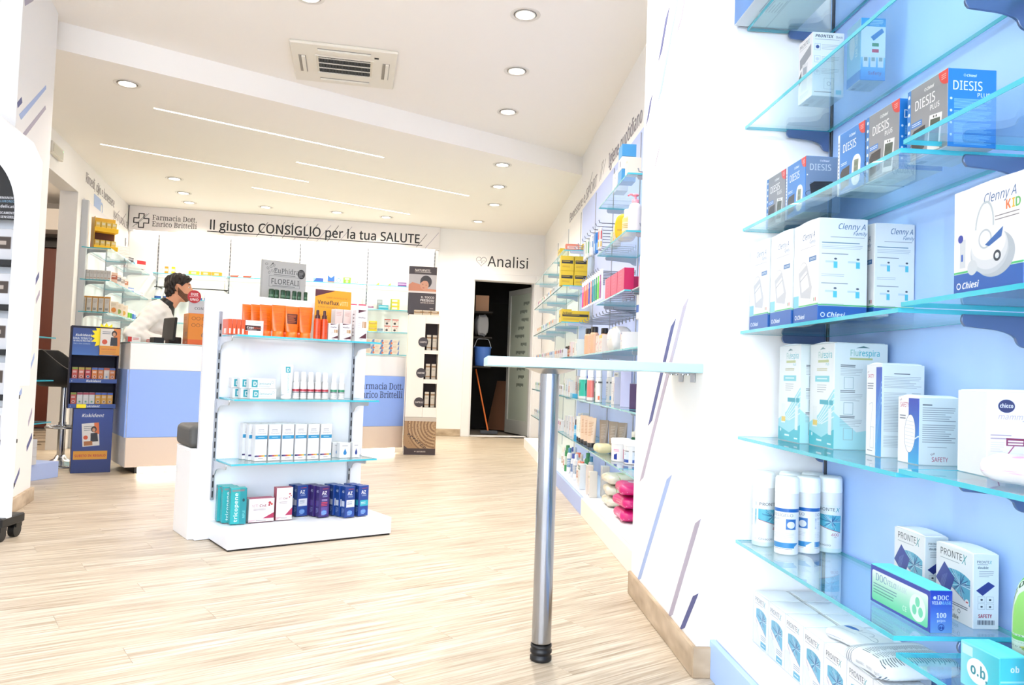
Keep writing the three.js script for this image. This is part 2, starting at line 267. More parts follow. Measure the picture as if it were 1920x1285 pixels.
struct('wall_lintel', prism([pL(2.515, 0), pL(5.55, 0), pL(5.55, -0.16), pL(2.515, -0.16)], 2.54, H1), WALL);
struct('wall_side', prism([[-3.4, 1.7], [-3.2, 1.7], [-3.2, -4.3], [-3.4, -4.3]], 0, H1), WALL);
{
  const w = struct('wall_far'); w.position.copy(K); w.rotation.y = rad(7.7);
  mesh('wall_segment', merged([bx(5.045, H1, 0.15, 2.023, H1 / 2, -0.075), bx(0.9, H1 - 2.2, 0.15, 4.995, (H1 + 2.2) / 2, -0.075), bx(0.4, H1, 0.15, 5.64, H1 / 2, -0.075)]), WALL, w);
  const [a, wa] = letters('Analisi', F_SANS, 0.15, 0.86); a.scale(0.585 / (wa || 1), 1, 1).translate(4.735, 2.405, 0.0); mesh('lettering', a, INK, w);
  const heart = []; for (let i = 0; i <= 40; i++) { const t = i / 40 * Math.PI * 2; heart.push([4.645 + 0.072 * Math.sin(t) ** 3, 2.475 + 0.0045 * (13 * Math.cos(t) - 5 * Math.cos(2 * t) - 2 * Math.cos(3 * t) - Math.cos(4 * t)), 0.001]); }
  mesh('heart_emblem', merged([tube(heart, 0.0032, 5, 60), tube([[4.59, 2.475, 0.001], [4.625, 2.475, 0.001], [4.638, 2.5, 0.001], [4.65, 2.44, 0.001], [4.66, 2.475, 0.001], [4.7, 2.475, 0.001]], 0.0025, 5, 30)]), GREYINK, w);
  const b = struct('baseboard_far', block(0.5, 0.1, 0.014, 0.003), SKIRT); b.position.set(K.x + 0.991 * 4.18 + 0.134 * 0.007, 0, K.z - 0.134 * 4.18 + 0.991 * 0.007); b.rotation.y = rad(7.7);
  const f = struct('trim_1', merged([block(0.11, 2.3, 0.03, 0.004, -0.5, 0, 0.016), block(0.11, 2.3, 0.03, 0.004, 0.5, 0, 0.016), block(0.89, 0.1, 0.03, 0.004, 0, 2.2, 0.016), bx(0.02, 2.2, 0.15, -0.436, 1.1, -0.075), bx(0.02, 2.2, 0.15, 0.436, 1.1, -0.075)]), WHITE);
  f.position.set(K.x + 0.991 * 4.995, 0, K.z - 0.134 * 4.995); f.rotation.y = rad(7.7);
  const th = struct('trim_2', block(0.8, 0.012, 0.14, 0.002), WHITE); th.position.set(K.x + 0.991 * 4.98 - 0.134 * 0.08, 0, K.z - 0.134 * 4.98 - 0.991 * 0.08); th.rotation.y = rad(7.7);
}
{                                                                  // the glazed door of the back room, standing open
  const d = struct('door_1'); d.position.set(1.0, 0, -11.2); d.rotation.y = rad(112.4);
  const ALU = mat('#b4b6b0', 0.4, { metalness: 0.3 });
  mesh('door_frame', merged([block(0.075, 2.15, 0.04, 0.003, 0.04, 0.01, 0), block(0.075, 2.15, 0.04, 0.003, 0.76, 0.01, 0), block(0.65, 0.08, 0.04, 0.003, 0.4, 2.08, 0), block(0.65, 0.2, 0.04, 0.003, 0.4, 0.01, 0)]), ALU, d);
  const cell = art('stands', 650, 1870, 0.28, (c, w, h) => { R(c, 0, 0, w, h, '#b9c3b4'); let k = 3; for (let i = 0; i < 11; i++) { k = (k * 7 + 5) % 13; const x = 60 + k * 12, n = 5 + (k % 4); for (let j = 0; j < n; j++) R(c, x + j * 38, 120 + i * 120, 30, 34 + ((j * 5 + i) % 3) * 8, '#5f6a62'); } });
  mesh('pane', chamfer(0.65, 1.87, 0.008, 0.001, (f, s, t) => at(cell, f ? 1 - s : s, t)).translate(0.4, 0.21, 0), new THREE.MeshPhysicalMaterial({ map: cell.p.tex, roughness: 0.3, transmission: 0.25, thickness: 0 }), d);
  mesh('door_handle', merged([cyl(0.025, 0.025, 0.012, 0, 0, 0).rotateX(Math.PI / 2).translate(0.74, 1.0, -0.026), tube([[0.74, 1, -0.03], [0.74, 1, -0.065], [0.65, 1, -0.065]], 0.009)]), CHROME, d);
}
// back room behind the door, unlit
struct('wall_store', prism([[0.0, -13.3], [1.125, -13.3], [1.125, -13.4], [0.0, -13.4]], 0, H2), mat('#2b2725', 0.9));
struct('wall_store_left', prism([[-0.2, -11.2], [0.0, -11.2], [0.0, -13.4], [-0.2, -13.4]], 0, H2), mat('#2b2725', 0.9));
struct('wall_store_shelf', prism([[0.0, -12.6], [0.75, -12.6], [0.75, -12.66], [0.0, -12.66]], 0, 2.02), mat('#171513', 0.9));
// side room beyond the opening
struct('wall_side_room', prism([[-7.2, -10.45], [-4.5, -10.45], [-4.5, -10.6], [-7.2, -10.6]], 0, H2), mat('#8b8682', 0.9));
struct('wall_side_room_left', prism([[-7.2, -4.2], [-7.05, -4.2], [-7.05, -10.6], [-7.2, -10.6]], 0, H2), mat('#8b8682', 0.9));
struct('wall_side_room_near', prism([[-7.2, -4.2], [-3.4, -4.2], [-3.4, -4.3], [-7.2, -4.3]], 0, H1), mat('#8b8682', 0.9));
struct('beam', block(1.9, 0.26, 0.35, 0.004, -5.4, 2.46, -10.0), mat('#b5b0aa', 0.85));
{
  const d = struct('door_2'); d.position.set(-5.25, 0, -10.38);
  const BR = mat('#5a2a1c', 0.5);
  mesh('door_leaf', block(0.92, 2.3, 0.05, 0.004), BR, d); mesh('door_leaf', block(0.92, 2.3, 0.05, 0.004, -0.94, 0, 0), BR, d);
  mesh('door_frame', merged([block(2.0, 0.13, 0.09, 0.004, -0.45, 2.31, 0), block(0.06, 2.31, 0.09, 0.004, 0.49, 0, 0)]), mat('#191412', 0.5), d);
  mesh('door_handle', tube([[0.36, 1.02, 0.02], [0.36, 1.02, 0.07], [0.26, 1.02, 0.07]], 0.01), CHROME, d);
}
{
  const t = thing('added_side_room_lamp', 'added round ceiling lamp to brighten the side room, out of sight past the striped wall', 'ceiling light', -5.4, H2, -7.6);  // unseen lamp, added to lift the dark brown doors beyond the opening
  mesh('lamp_housing', lathe([[0, 0], [0.16, 0], [0.16, -0.03], [0.15, -0.035]], 28), WHITE, t); mesh('lamp_diffuser', lathe([[0.15, -0.03], [0.1, -0.045], [0, -0.05]], 28), glow('#fff0de', 4), t);
  const l = new THREE.PointLight('#ffeeda', 11, 0, 2); l.position.set(0, -0.12, 0); l.castShadow = true; l.shadow.radius = 5; t.add(l);
}
{                                                                  // shop front behind the camera: the daylight comes through it
  struct('wall_front', merged([bx(0.25, H1, 0.15, -3.275, H1 / 2, 1.62), bx(0.25, H1, 0.15, 1.17, H1 / 2, 1.62), bx(4.2, 0.25, 0.15, -1.05, H1 - 0.125, 1.62), bx(4.2, 0.12, 0.15, -1.05, 0.06, 1.62)]), WALL);
  const w = struct('window_1'); w.position.set(-1.05, 0.12, 1.62);
  const hgt = H1 - 0.37; mesh('window_frame', merged([-2.07, -0.7, 0.7, 2.07].map((x) => bx(0.05, hgt, 0.07, x, hgt / 2, 0)).concat([bx(4.19, 0.05, 0.07, 0, 0.025, 0), bx(4.19, 0.05, 0.07, 0, hgt - 0.025, 0)])), mat('#8f9296', 0.4, { metalness: 0.5 }), w);
  for (let i = -1; i < 2; i++) mesh('pane', bx(1.34, hgt - 0.1, 0.008, i * 1.385, hgt / 2, 0), new THREE.MeshPhysicalMaterial({ color: '#ffffff', roughness: 0, transmission: 1, thickness: 0 }), w);
  struct('pavement', bx(14, 0.1, 8, -1, -0.06, 5.75), mat('#a8a49d', 0.9));
}
// ---------------------------------------------------------------- lamps
{
  const ring = merged([lathe([[0.062, 0.002], [0.085, -0.004], [0.092, -0.004], [0.094, 0]], 28), lathe([[0.058, -0.006], [0.064, -0.007], [0.066, 0.004], [0.058, 0.004], [0.058, -0.006]], 28)]), disc = lathe([[0, -0.004], [0.045, -0.0035], [0.057, 0.001], [0, 0.002]], 24), G = glow('#fff1df', 7), RM = mat('#e3ded6', 0.35), RB = mat('#6b6660', 0.4);
  const seat = lathe([[0.064, -0.0005], [0.07, -0.0025], [0.064, -0.002]], 28);
  DOWNLIGHTS.forEach(([x, y, z], i) => {
    const where = i < 3 ? ORD[i] + ' in the row along the wall shelving, on the higher ceiling' : i === 3 ? 'beside the ceiling air conditioner' : i < 9 ? 'on the higher ceiling towards the viewer, ' + ORD[i - 4] : i === 9 ? 'alone at the end of the striped wall' : i < 14 ? ORD[i - 10] + ' along the wall shelving, on the lowered ceiling' : i < 17 ? ORD[i - 14] + ' in the row by the glass shelves of the side wall' : ORD[i - 17] + ' in the row above the counter slogan';
    const t = thing('recessed_downlight', 'round recessed ceiling spotlight, ' + where, 'spotlight', x, y, z, 0, 'recessed ceiling spotlights');
    mesh('trim_ring', ring, RM, t); mesh('gasket', seat, RB, t); mesh('lamp_diffuser', disc, G, t);
    const s = new THREE.SpotLight(i === 3 || i < 9 ? '#fff6ee' : '#fff0e0', SPOT, 0, 1.25, 0.7, 2); s.position.set(0, -0.02, 0); s.target.position.set(0, -1, 0); s.castShadow = true; s.shadow.radius = 3; t.add(s, s.target);
  });
  STRIPS.forEach(([x, z], i) => {
    const t = thing('led_ceiling_strip', 'thin glowing light strip set slantwise in the lowered ceiling, ' + ['nearest the ceiling step', 'nearest the side room opening', 'nearest the wall shelving', 'nearest the counter slogan'][i], 'ceiling light', x, H2, z, 33, 'slanting ceiling light strips');
    mesh('profile', merged([bx(2.03, 0.004, 0.004, 0, -0.001, 0.014), bx(2.03, 0.004, 0.004, 0, -0.001, -0.014)]), WHITE, t);
    mesh('lamp_diffuser', bx(2.02, 0.004, 0.024, 0, -0.001, 0), glow('#fffaf2', 6), t);
    const l = new THREE.RectAreaLight('#fff6ea', STRIP, 2.0, 0.03); l.position.set(0, -0.008, 0); l.rotation.x = -Math.PI / 2; t.add(l);
  });
}
// ---------------------------------------------------------------- shelving fixtures
const SLOT = mat('#17181b', 0.6), PALEPOST = mat('#a2a6ad', 0.35, { metalness: 0.7 });
// a slotted upright with its shelf brackets; faces +z, foot at y0
function upright(name, y0, y1, shelves, reach, deep, thick = 0.004, dark = true) {
  const t = new THREE.Group(); t.name = name;
  const add = (n, g, m) => { const o = new THREE.Mesh(g, m); o.name = n; const k = t.children.filter((c) => c.name.startsWith(n)).length; if (k) o.name += '_' + String(k).padStart(3, '0'); t.add(o); return o; };
  add('channel', block(dark >= 2 ? 0.012 : 0.016, y1 - y0, 0.012, 0.002, 0, y0, dark >= 2 ? 0.0 : 0.006), dark === 2 ? DARKSTEEL : PALEPOST);
  const sl = []; for (let y = y0 + 0.03; y < y1 - 0.03; y += 0.05) { sl.push(bx(0.0065, 0.032, 0.002, 0, y, 0.0122)); }
  if (dark !== 2 && dark !== 3) add('slot_row', mergeGeometries(sl), SLOT).userData.kind = 'stuff';
  for (const y of shelves) {                                         // a blade with the swept underside seen in the photograph, and its little glass clip
    const s = new THREE.Shape(); s.moveTo(0, 0); s.lineTo(reach, 0); s.quadraticCurveTo(reach + 0.008, -0.012, reach - 0.004, -0.022); s.lineTo(reach * 0.55, -0.026); s.quadraticCurveTo(reach * 0.26, -0.03, reach * 0.18, -deep * 0.7); s.quadraticCurveTo(reach * 0.14, -deep, 0, -deep); s.closePath();
    const g = new THREE.ExtrudeGeometry(s, { depth: thick, bevelEnabled: true, bevelSize: 0.001, bevelThickness: 0.001, bevelSegments: 1 }).translate(0, 0, -thick / 2).rotateY(-Math.PI / 2).translate(0, y, 0.012);
    add('bracket', g, dark === 2 ? mat('#6c7c9c', 0.3, { metalness: 0.85 }) : STEEL);
  }
  return t;
}
const SHT = 0.009;
// a sheet of glass, top face at y = 0, with its polished green edge as a part
function glassShelf(name, w, d, label, group, x, y, z, deg) {
  const t = thing(name, label, 'shelf', x, y, z, deg, group);
  mesh('pane', bx(w - 0.004, SHT - 0.001, d - 0.004, 0, -SHT / 2, 0), GLASS, t);
  const e = 0.002; mesh('polished_edge', merged([bx(w, SHT, e, 0, -SHT / 2, d / 2 - e / 2), bx(w, SHT, e, 0, -SHT / 2, -d / 2 + e / 2), bx(e, SHT, d - 2 * e, w / 2 - e / 2, -SHT / 2, 0), bx(e, SHT, d - 2 * e, -w / 2 + e / 2, -SHT / 2, 0)]), EDGE, t);
  return t;
}
const Y = [0.115, 0.414, 0.726, 1.046, 1.362, 1.68, 1.99];          // plinth top and the six shelf tops of the wall shelving
// ---- the near bay beside the pillar: blue back boards, plinth, uprights, glass
const nearBack = struct('wall_panel_near');
for (const [z0, z1] of [[-2.343, -1.466], [-1.462, -0.56], [-0.556, 0.4]]) mesh('panel', block(z1 - z0, 2.86, 0.01, 0.001).rotateY(-Math.PI / 2).translate(1.12, 0.1, (z0 + z1) / 2), BLUE, nearBack);
const plinthNear = thing('shelf_plinth', 'low blue plinth under the glass shelves between pillar and viewer', 'plinth', 0, 0, 0);
mesh('front_board', block(2.74, 0.113, 0.018, 0.002).rotateY(-Math.PI / 2).translate(0.784, 0, -0.974), BLUE, plinthNear);
mesh('deck', block(2.74, 0.018, 0.318, 0.001).rotateY(-Math.PI / 2).translate(0.954, 0.0965, -0.974), mat('#dfe9fb', 0.35), plinthNear);
{
  const u = upright('shelf_upright', 0.14, 2.9, Y.slice(1).map((y) => y - SHT), 0.13, 0.06, 0.005, 2);
  put(u, 1.115, 0, -2.32, -90, 'slotted shelf upright with six swept brackets, in the corner against the pillar', 'shelf upright');
  put(u, 1.115, 0, -1.464, -90, 'slotted shelf upright with six swept brackets, at the joint of the blue boards', 'shelf upright');
  const where = ['lowest, with spray cans and cold pack cartons', 'second from below, with inhaler and mask cartons', 'middle, with white inhaler machine cartons', 'fourth from below, with the grey and blue blood pressure cartons', 'fifth from below, with two thermometer cartons', 'topmost, under the large blue carton'];
  for (let k = 1; k < 7; k++) glassShelf('glass_shelf', 0.866, 0.262, 'glass shelf beside the pillar, ' + where[k - 1], 'glass shelves beside the pillar', 0.976, Y[k], -1.902, -90);
  const wb = ['lowest, under the tampon carton', 'second from below, with the pink flowered carton', 'middle, with the large machine carton with tube', 'fourth from below, empty', 'fifth from below, empty'];
  [0.386, 0.735, 1.056, 1.375, 1.69].forEach((y, i) => glassShelf('glass_shelf', 0.86, 0.262, 'glass shelf nearest the viewer, ' + wb[i], 'glass shelves nearest the viewer', 0.976, y, -1.03, -90));
}
// ---- wall shelving beyond the pillar
const farBack = struct('wall_panel_far');
[[-4.08, -3.25], [-4.985, -4.085], [-5.89, -4.99], [-6.7, -5.895], [-7.5, -6.705]].forEach(([z0, z1]) => mesh('panel', block(z1 - z0, 2.41, 0.01, 0.001).rotateY(-Math.PI / 2).translate(1.12, 0.11, (z0 + z1) / 2), WARMLIT_BLUE, farBack));
[[-8.35, -7.505], [-9.2, -8.355], [-10.1, -9.205], [-11.0, -10.105]].forEach(([z0, z1]) => mesh('panel', block(z1 - z0, 2.41, 0.01, 0.001).rotateY(-Math.PI / 2).translate(1.12, 0.11, (z0 + z1) / 2), WHITE, farBack));
{
  const w = struct('wall_lettering'); w.position.set(1.124, 0, 0); w.rotation.y = -Math.PI / 2;
  const put2 = (s, f, size, x0, x1, y, m, n) => { const [g, wd] = letters(s, f, size); mesh(n, g.scale((x1 - x0) / wd, 1, 1).translate(x0, y, 0), m, w); };
  put2('Igiene quotidiano', F_SANS, 0.115, -6.2, -5.02, 2.585, GREYINK, 'lettering');
  put2('Benessere e SPORT', F_SANS, 0.105, -8.5, -6.75, 2.575, PALEINK, 'lettering');
  mesh('vinyl_stroke', merged([bar2(-6.62, 2.58, -6.5, 2.72, 0.004), bar2(-6.56, 2.58, -6.44, 2.72, 0.004), bar2(-6.46, 2.6, -6.34, 2.7, 0.004), bar2(-7.4, 2.56, -7.0, 2.76, 0.004)]), PALEINK, w);
}
{
  const a = thing('shelf_plinth', 'low white plinth next to the pillar, carrying the bright pink packs', 'plinth');
  mesh('front_board', block(1.76, 0.113, 0.018, 0.002).rotateY(-Math.PI / 2).translate(0.804, 0, -4.135), mat('#e9e2d8', 0.4), a);
  mesh('deck', block(1.76, 0.018, 0.3, 0.001).rotateY(-Math.PI / 2).translate(0.965, 0.0965, -4.135), WHITE, a);
  const b = thing('shelf_plinth', 'low blue plinth under the middle of the wall shelving, seen past the steel leg', 'plinth');
  mesh('front_board', block(2.3, 0.113, 0.018, 0.002).rotateY(-Math.PI / 2).translate(0.804, 0, -6.175), mat('#9fb3e2', 0.45), b);
  mesh('deck', block(2.3, 0.018, 0.3, 0.001).rotateY(-Math.PI / 2).translate(0.965, 0.0965, -6.175), mat('#dfe9fb', 0.35), b);
  const c = thing('shelf_plinth', 'low white plinth under the white end of the wall shelving near the back door', 'plinth');
  mesh('front_board', block(2.3, 0.113, 0.018, 0.002).rotateY(-Math.PI / 2).translate(0.804, 0, -8.49), WHITE, c);
  mesh('deck', block(2.3, 0.018, 0.3, 0.001).rotateY(-Math.PI / 2).translate(0.965, 0.0965, -8.49), WHITE, c);
}
{
  const full = upright('shelf_upright', 0.15, 2.5, Y.slice(1).map((y) => y - SHT), 0.2, 0.05, 0.005, 3), low = upright('shelf_upright', 0.15, 2.5, Y.slice(1, 4).map((y) => y - SHT), 0.2, 0.05, 0.005, 3);
  [[-3.3, low, 'hidden half behind the pillar'], [-4.1, full, 'at the end towards the viewer of the pink carton shelf'], [-4.985, full, 'between the pink cartons and the hanging hooks'], [-5.89, low, 'behind the rows of hooks'], [-6.7, full, 'beside the yellow cartons'], [-7.55, full, 'where the white boards begin'], [-8.45, full, 'second on the white boards'], [-9.38, full, 'last before the back door']].forEach(([z, p, w]) => put(p, 1.115, 0, z, -90, 'slotted metal shelf upright ' + w, 'shelf upright'));
  const lvl = ['lowest', 'second from below', 'third from below', 'fourth from below', 'fifth from below', 'topmost'], on = [['under the white tubs', 'under the lilac and purple cartons', 'under the peach and white cartons', 'under the bright pink cartons', 'under the pump bottle', 'under the blue and white carton stack']];
  const bay = (z0, z1, ks, where, grp) => ks.forEach((k) => glassShelf('glass_shelf', z1 - z0 - 0.006, 0.262, 'glass shelf ' + where + ', ' + lvl[k - 1] + (grp === 'b' ? ', ' + on[0][k - 1] : ''), 'glass shelves of the long wall', 0.976, Y[k], (z0 + z1) / 2, -90));
  bay(-4.08, -3.25, [1, 2, 3], 'running behind the pillar', 'a');
  bay(-4.985, -4.085, [1, 2, 3, 4, 5, 6], 'in the pink carton bay', 'b');
  bay(-5.885, -4.99, [1, 2, 3], 'below the rows of hanging hooks', 'c');
  bay(-6.695, -5.89, [1, 2, 3], 'below the hooks, further towards the back door', 'd');
  bay(-7.5, -6.705, [1, 2, 3, 4, 5, 6], 'in the bay of the yellow cartons', 'e');
  bay(-8.4, -7.51, [1, 2, 3, 4, 5, 6], 'on the white boards', 'f');
  bay(-9.35, -8.41, [1, 2, 3, 4, 5, 6], 'last before the back door', 'g');
}
// ---- bar table fixed to the pillar
{
  const t = thing('bar_table', 'narrow pale bar table on one steel leg, fixed to the striped pillar', 'table', 0.28, 0, -2.5);
  mesh('tabletop', block(0.66, 0.029, 0.36, 0.002, 0.1245, 0.914, -0.02), mat('#add9e3', 0.3), t);
  mesh('leg', lathe([[0, 0.05], [0.03, 0.05], [0.0305, 0.06], [0.0305, 0.9], [0, 0.9]], 40).translate(0, 0, 0.03), mat('#a3a5a9', 0.17, { metalness: 1 }), t);
  mesh('flange', lathe([[0.03, 0.895], [0.038, 0.897], [0.078, 0.91], [0.08, 0.914], [0, 0.914]], 36).translate(0, 0, 0.03), STEEL, t);
  mesh('foot', lathe([[0, 0], [0.03, 0], [0.034, 0.004], [0.034, 0.014], [0.029, 0.018], [0.029, 0.022], [0.034, 0.026], [0.034, 0.034], [0.029, 0.038], [0.033, 0.043], [0.033, 0.051], [0, 0.051]], 36).translate(0, 0, 0.03), BLACK, t);
  for (const z of [-0.075, 0.06]) mesh('bracket', merged([block(0.05, 0.004, 0.045, 0.001, 0.428, 0.91, z), block(0.004, 0.03, 0.045, 0.001, 0.452, 0.884, z), cyl(0.006, 0.006, 0.004, 0.42, 0.908, z, 10), cyl(0.006, 0.006, 0.004, 0.436, 0.908, z, 10)]), STEEL, t);
}
// ---- the white display gondola
const GA = [-1.079, -3.815], GT = [0.8354, -0.5497], GN = [0.5497, 0.8354], G = (a, b) => [GA[0] + GT[0] * a + GN[0] * b, GA[1] + GT[1] * a + GN[1] * b];
{
  const t = thing('display_gondola', 'white freestanding shelf gondola with glass shelves standing on the oak floor', 'display unit', GA[0], 0, GA[1], 33.34);
  mesh('base', block(0.874, 0.087, 0.32, 0.003, 0.437, 0.008, -0.16), LAQ, t);
  mesh('painted_shadow_gap', bx(0.86, 0.009, 0.31, 0.437, 0.0045, -0.16), BLACK, t);  // black slab painted in for the dark line of shade under the base
  mesh('back_panel', block(0.9, 1.25, 0.036, 0.002, 0.385, 0.002, -0.33), LAQ, t);
  for (const a of [0.008, 0.755]) {
    const u = upright('slotted_post', 0.2, a < 0.1 ? 1.16 : 1.12, [0.398, 0.713, 1.029], 0.2, 0.07, 0.004, false); u.position.set(a, 0, -0.312); u.traverse((o) => { if (o.isMesh) o.castShadow = o.receiveShadow = true; }); if (a > 0.1) u.name = 'slotted_post_001'; t.add(u);
  }
  const w = ['lowest, carrying the white shampoo cartons', 'middle, carrying toothpaste and small sprays', 'upper, carrying the orange sun tubes'];
  [0.407, 0.722, 1.038].forEach((y, i) => { const [x, z] = G(0.41, -0.18); glassShelf('glass_shelf', 0.78, 0.245, 'glass shelf of the white gondola, ' + w[i], 'glass shelves of the gondola', x, y, z, 33.34); });
  const [bxx, bz] = G(0.34, -0.49), b = thing('upholstered_bench', 'white box bench with a dark grey cushion behind the gondola', 'bench', bxx, 0, bz, 33.34);
  mesh('bench_box', block(0.86, 0.445, 0.28, 0.003), WHITE, b); mesh('bench_trim', block(0.862, 0.012, 0.282, 0.001, 0, 0.446, 0), WHITE, b);
  const cu = rb(0.88, 0.115, 0.278, 0.03, 0, 0.516, 0, 4); mesh('cushion', cu, new THREE.MeshPhysicalMaterial({ color: '#4a4a48', roughness: 0.6, bumpMap: plaster, bumpScale: 0.001 }), b);
}
// ---- the two service counters
const DP = (s, q) => [lx.x * s + lz.x * q, lx.z * s + lz.z * q];     // along the slant, and towards the viewer
function desk(label, s0, s1, q, text) {
  const w = s1 - s0, [x, z] = DP((s0 + s1) / 2, q), t = thing('service_counter', label, 'counter', x, 0, z, 33);
  const dep = 0.58;
  mesh('carcass', block(w, 0.975, dep, 0.003, 0, 0.058, -dep / 2), WHITE, t);
  mesh('upper_band', block(w - 0.004, 0.205, 0.012, 0.001, 0, 0.826, 0.006), WHITE, t);
  mesh('blue_band', block(w - 0.004, 0.532, 0.014, 0.001, 0, 0.292, 0.007), mat('#92b2f4', 0.4), t);
  mesh('lower_band', block(w - 0.004, 0.23, 0.012, 0.001, 0, 0.06, 0.006), mat('#dccab8', 0.5), t);
  mesh('side_band', block(0.012, 0.532, dep - 0.01, 0.001, -w / 2 - 0.005, 0.292, -dep / 2), mat('#92b2f4', 0.4), t);
  mesh('glass_top', bx(w + 0.01, 0.008, dep + 0.02, 0, 1.0375, -dep / 2), mat('#bfd6d6', 0.05, { clearcoat: 1 }), t);
  mesh('kick', block(w - 0.14, 0.058, dep - 0.14, 0.001, 0.02, 0, -dep / 2 - 0.01), BLACK, t);
  mesh('kick_lamp', bx(w - 0.16, 0.05, 0.006, 0.03, 0.03, -0.068), glow('#fff4e2', 4), t);
  const l = new THREE.RectAreaLight('#fff0dc', KICK, w - 0.16, 0.05); l.position.set(0.03, 0.03, -0.062); l.rotation.y = Math.PI; t.add(l);
  if (text) { const mk = (s, y) => { const [g, wd] = letters(s, F_SERIF, 0.068); return g.scale(0.53 / wd, 1, 1).translate(w / 2 - 0.555, y, 0.014); }; mesh('lettering', merged([mk('Farmacia Dott.', 0.682), mk('Enrico Brittelli', 0.592)]), mat('#2d3560', 0.6), t); }
  return t;
}
desk('white and blue service counter beside the denture display, with a glowing kick strip', 1.25, 2.86, -6.69, false);
desk('white and blue service counter with the pharmacy name, behind the gondola', 2.62, 4.13, -7.49, true);
// ---- slogan pelmet and shelving on the far wall
const FX = (a, o) => [K.x + 0.991 * a + 0.134 * o, K.z - 0.134 * a + 0.991 * o];
{
  const t = struct('sign_band'); t.position.copy(K); t.rotation.y = rad(7.7);
  mesh('panel', block(4.02, 0.315, 0.07, 0.002, 2.03, 2.583, 0.036), mat('#ebe7e6', 0.6), t);
  const Z = 0.071, add = (s, f, size, x0, x1, y, m, fat = 0) => { const [g, wd] = letters(s, f, size, 1, 0.002, fat); mesh('lettering', g.scale((x1 - x0) / wd, 1, 1).translate(x0, y, Z), m, t); };
  add('Farmacia Dott.', F_SERIF, 0.066, 0.3, 0.845, 2.73, INK); add('Enrico Brittelli', F_SERIF, 0.066, 0.3, 0.85, 2.645, INK);
  add('ll giusto CONSlGLlO per la tua SALUTE', F_SANS, 0.122, 1.0, 3.76, 2.655, INK, 0.0022);
  mesh('underline', merged([bar2(0.98, 2.628, 3.8, 2.628, 0.011)]).translate(0, 0, Z), INK, t);
  const o = [[-0.03, -0.09], [0.03, -0.09], [0.03, -0.03], [0.09, -0.03], [0.09, 0.03], [0.03, 0.03], [0.03, 0.09], [-0.03, 0.09], [-0.03, 0.03], [-0.09, 0.03], [-0.09, -0.03], [-0.03, -0.03]];
  mesh('cross_emblem', merged(o.map((p, i) => { const q = o[(i + 1) % 12], ex = Math.sign(q[0] - p[0]) * 0.006, ey = Math.sign(q[1] - p[1]) * 0.006; return bar2(p[0] - ex, p[1] - ey, q[0] + ex, q[1] + ey, 0.012); }).concat([bar2(-0.1, -0.09, 0.06, 0.09, 0.004), bar2(-0.06, -0.06, 0.09, 0.1, 0.004)])).translate(0.17, 2.71, Z), INK, t);
  const st = []; for (const [a, k] of [[1.6, 0], [1.8, 1], [1.93, 0], [2.1, 1], [2.25, 0], [2.4, 1], [2.52, 0], [2.68, 1], [3.72, 0], [3.86, 1]]) st.push([a, k]);
  mesh('dark_slash', merged(st.filter((s) => !s[1]).map(([a]) => bar2(a, 2.6, a + 0.14, 2.79 + (a * 7 % 1) * 0.05, 0.006))).translate(0, 0, Z), INK, t);
  mesh('grey_slash', merged(st.filter((s) => s[1]).map(([a]) => bar2(a - 0.02, 2.59, a + 0.16, 2.82, 0.006))).translate(0, 0, Z), MAUVE, t);
  mesh('pelmet_lamp', bx(3.9, 0.008, 0.03, 2.03, 2.58, 0.05), glow('#fff2e0', 5), t);
  const l = new THREE.RectAreaLight('#fff0de', SHELF, 3.9, 0.03); l.position.set(2.03, 2.574, 0.05); l.rotation.x = -Math.PI / 2 + 0.0; t.add(l);
  const wl = struct('wall_panel_back'); wl.position.copy(K); wl.rotation.y = rad(7.7);
  [[0.02, 1.22], [1.224, 2.12], [2.124, 3.02], [3.024, 4.04]].forEach(([a, b]) => mesh('panel', block(b - a, 2.47, 0.008, 0.001, (a + b) / 2, 0.105, 0.004), mat('#f3f0ee', 0.5), wl));
  const up = upright('shelf_upright', 0.9, 2.57, [2.016, 1.691, 1.391, 1.09], 0.2, 0.07, 0.004, false);
  [[0.385, 'by the corner with the side shelves'], [1.275, 'above the pharmacist'], [2.17, 'behind the grey flower poster'], [3.07, 'between counter and dark poster'], [3.985, 'at the edge of the blank wall']].forEach(([a, w]) => { const [x, z] = FX(a, 0.008); put(up, x, 0, z, 7.7, 'slotted shelf upright on the back wall ' + w, 'shelf upright'); });
  const lv = ['topmost', 'second from above', 'third from above', 'lowest'];
  [[0.385, 1.27, 'above the pharmacist'], [1.28, 2.165, 'in the middle, over the pharmacist'], [2.175, 3.065, 'behind the flower poster'], [3.075, 3.98, 'nearest the blank wall']].forEach(([a, b, w]) => [2.025, 1.7, 1.4, 1.099].forEach((y, k) => { const [x, z] = FX((a + b) / 2, 0.148); glassShelf('glass_shelf', b - a - 0.006, 0.24, 'back wall glass shelf ' + w + ', ' + lv[k], 'glass shelves of the back wall', x, y, z, 7.7); }));
}
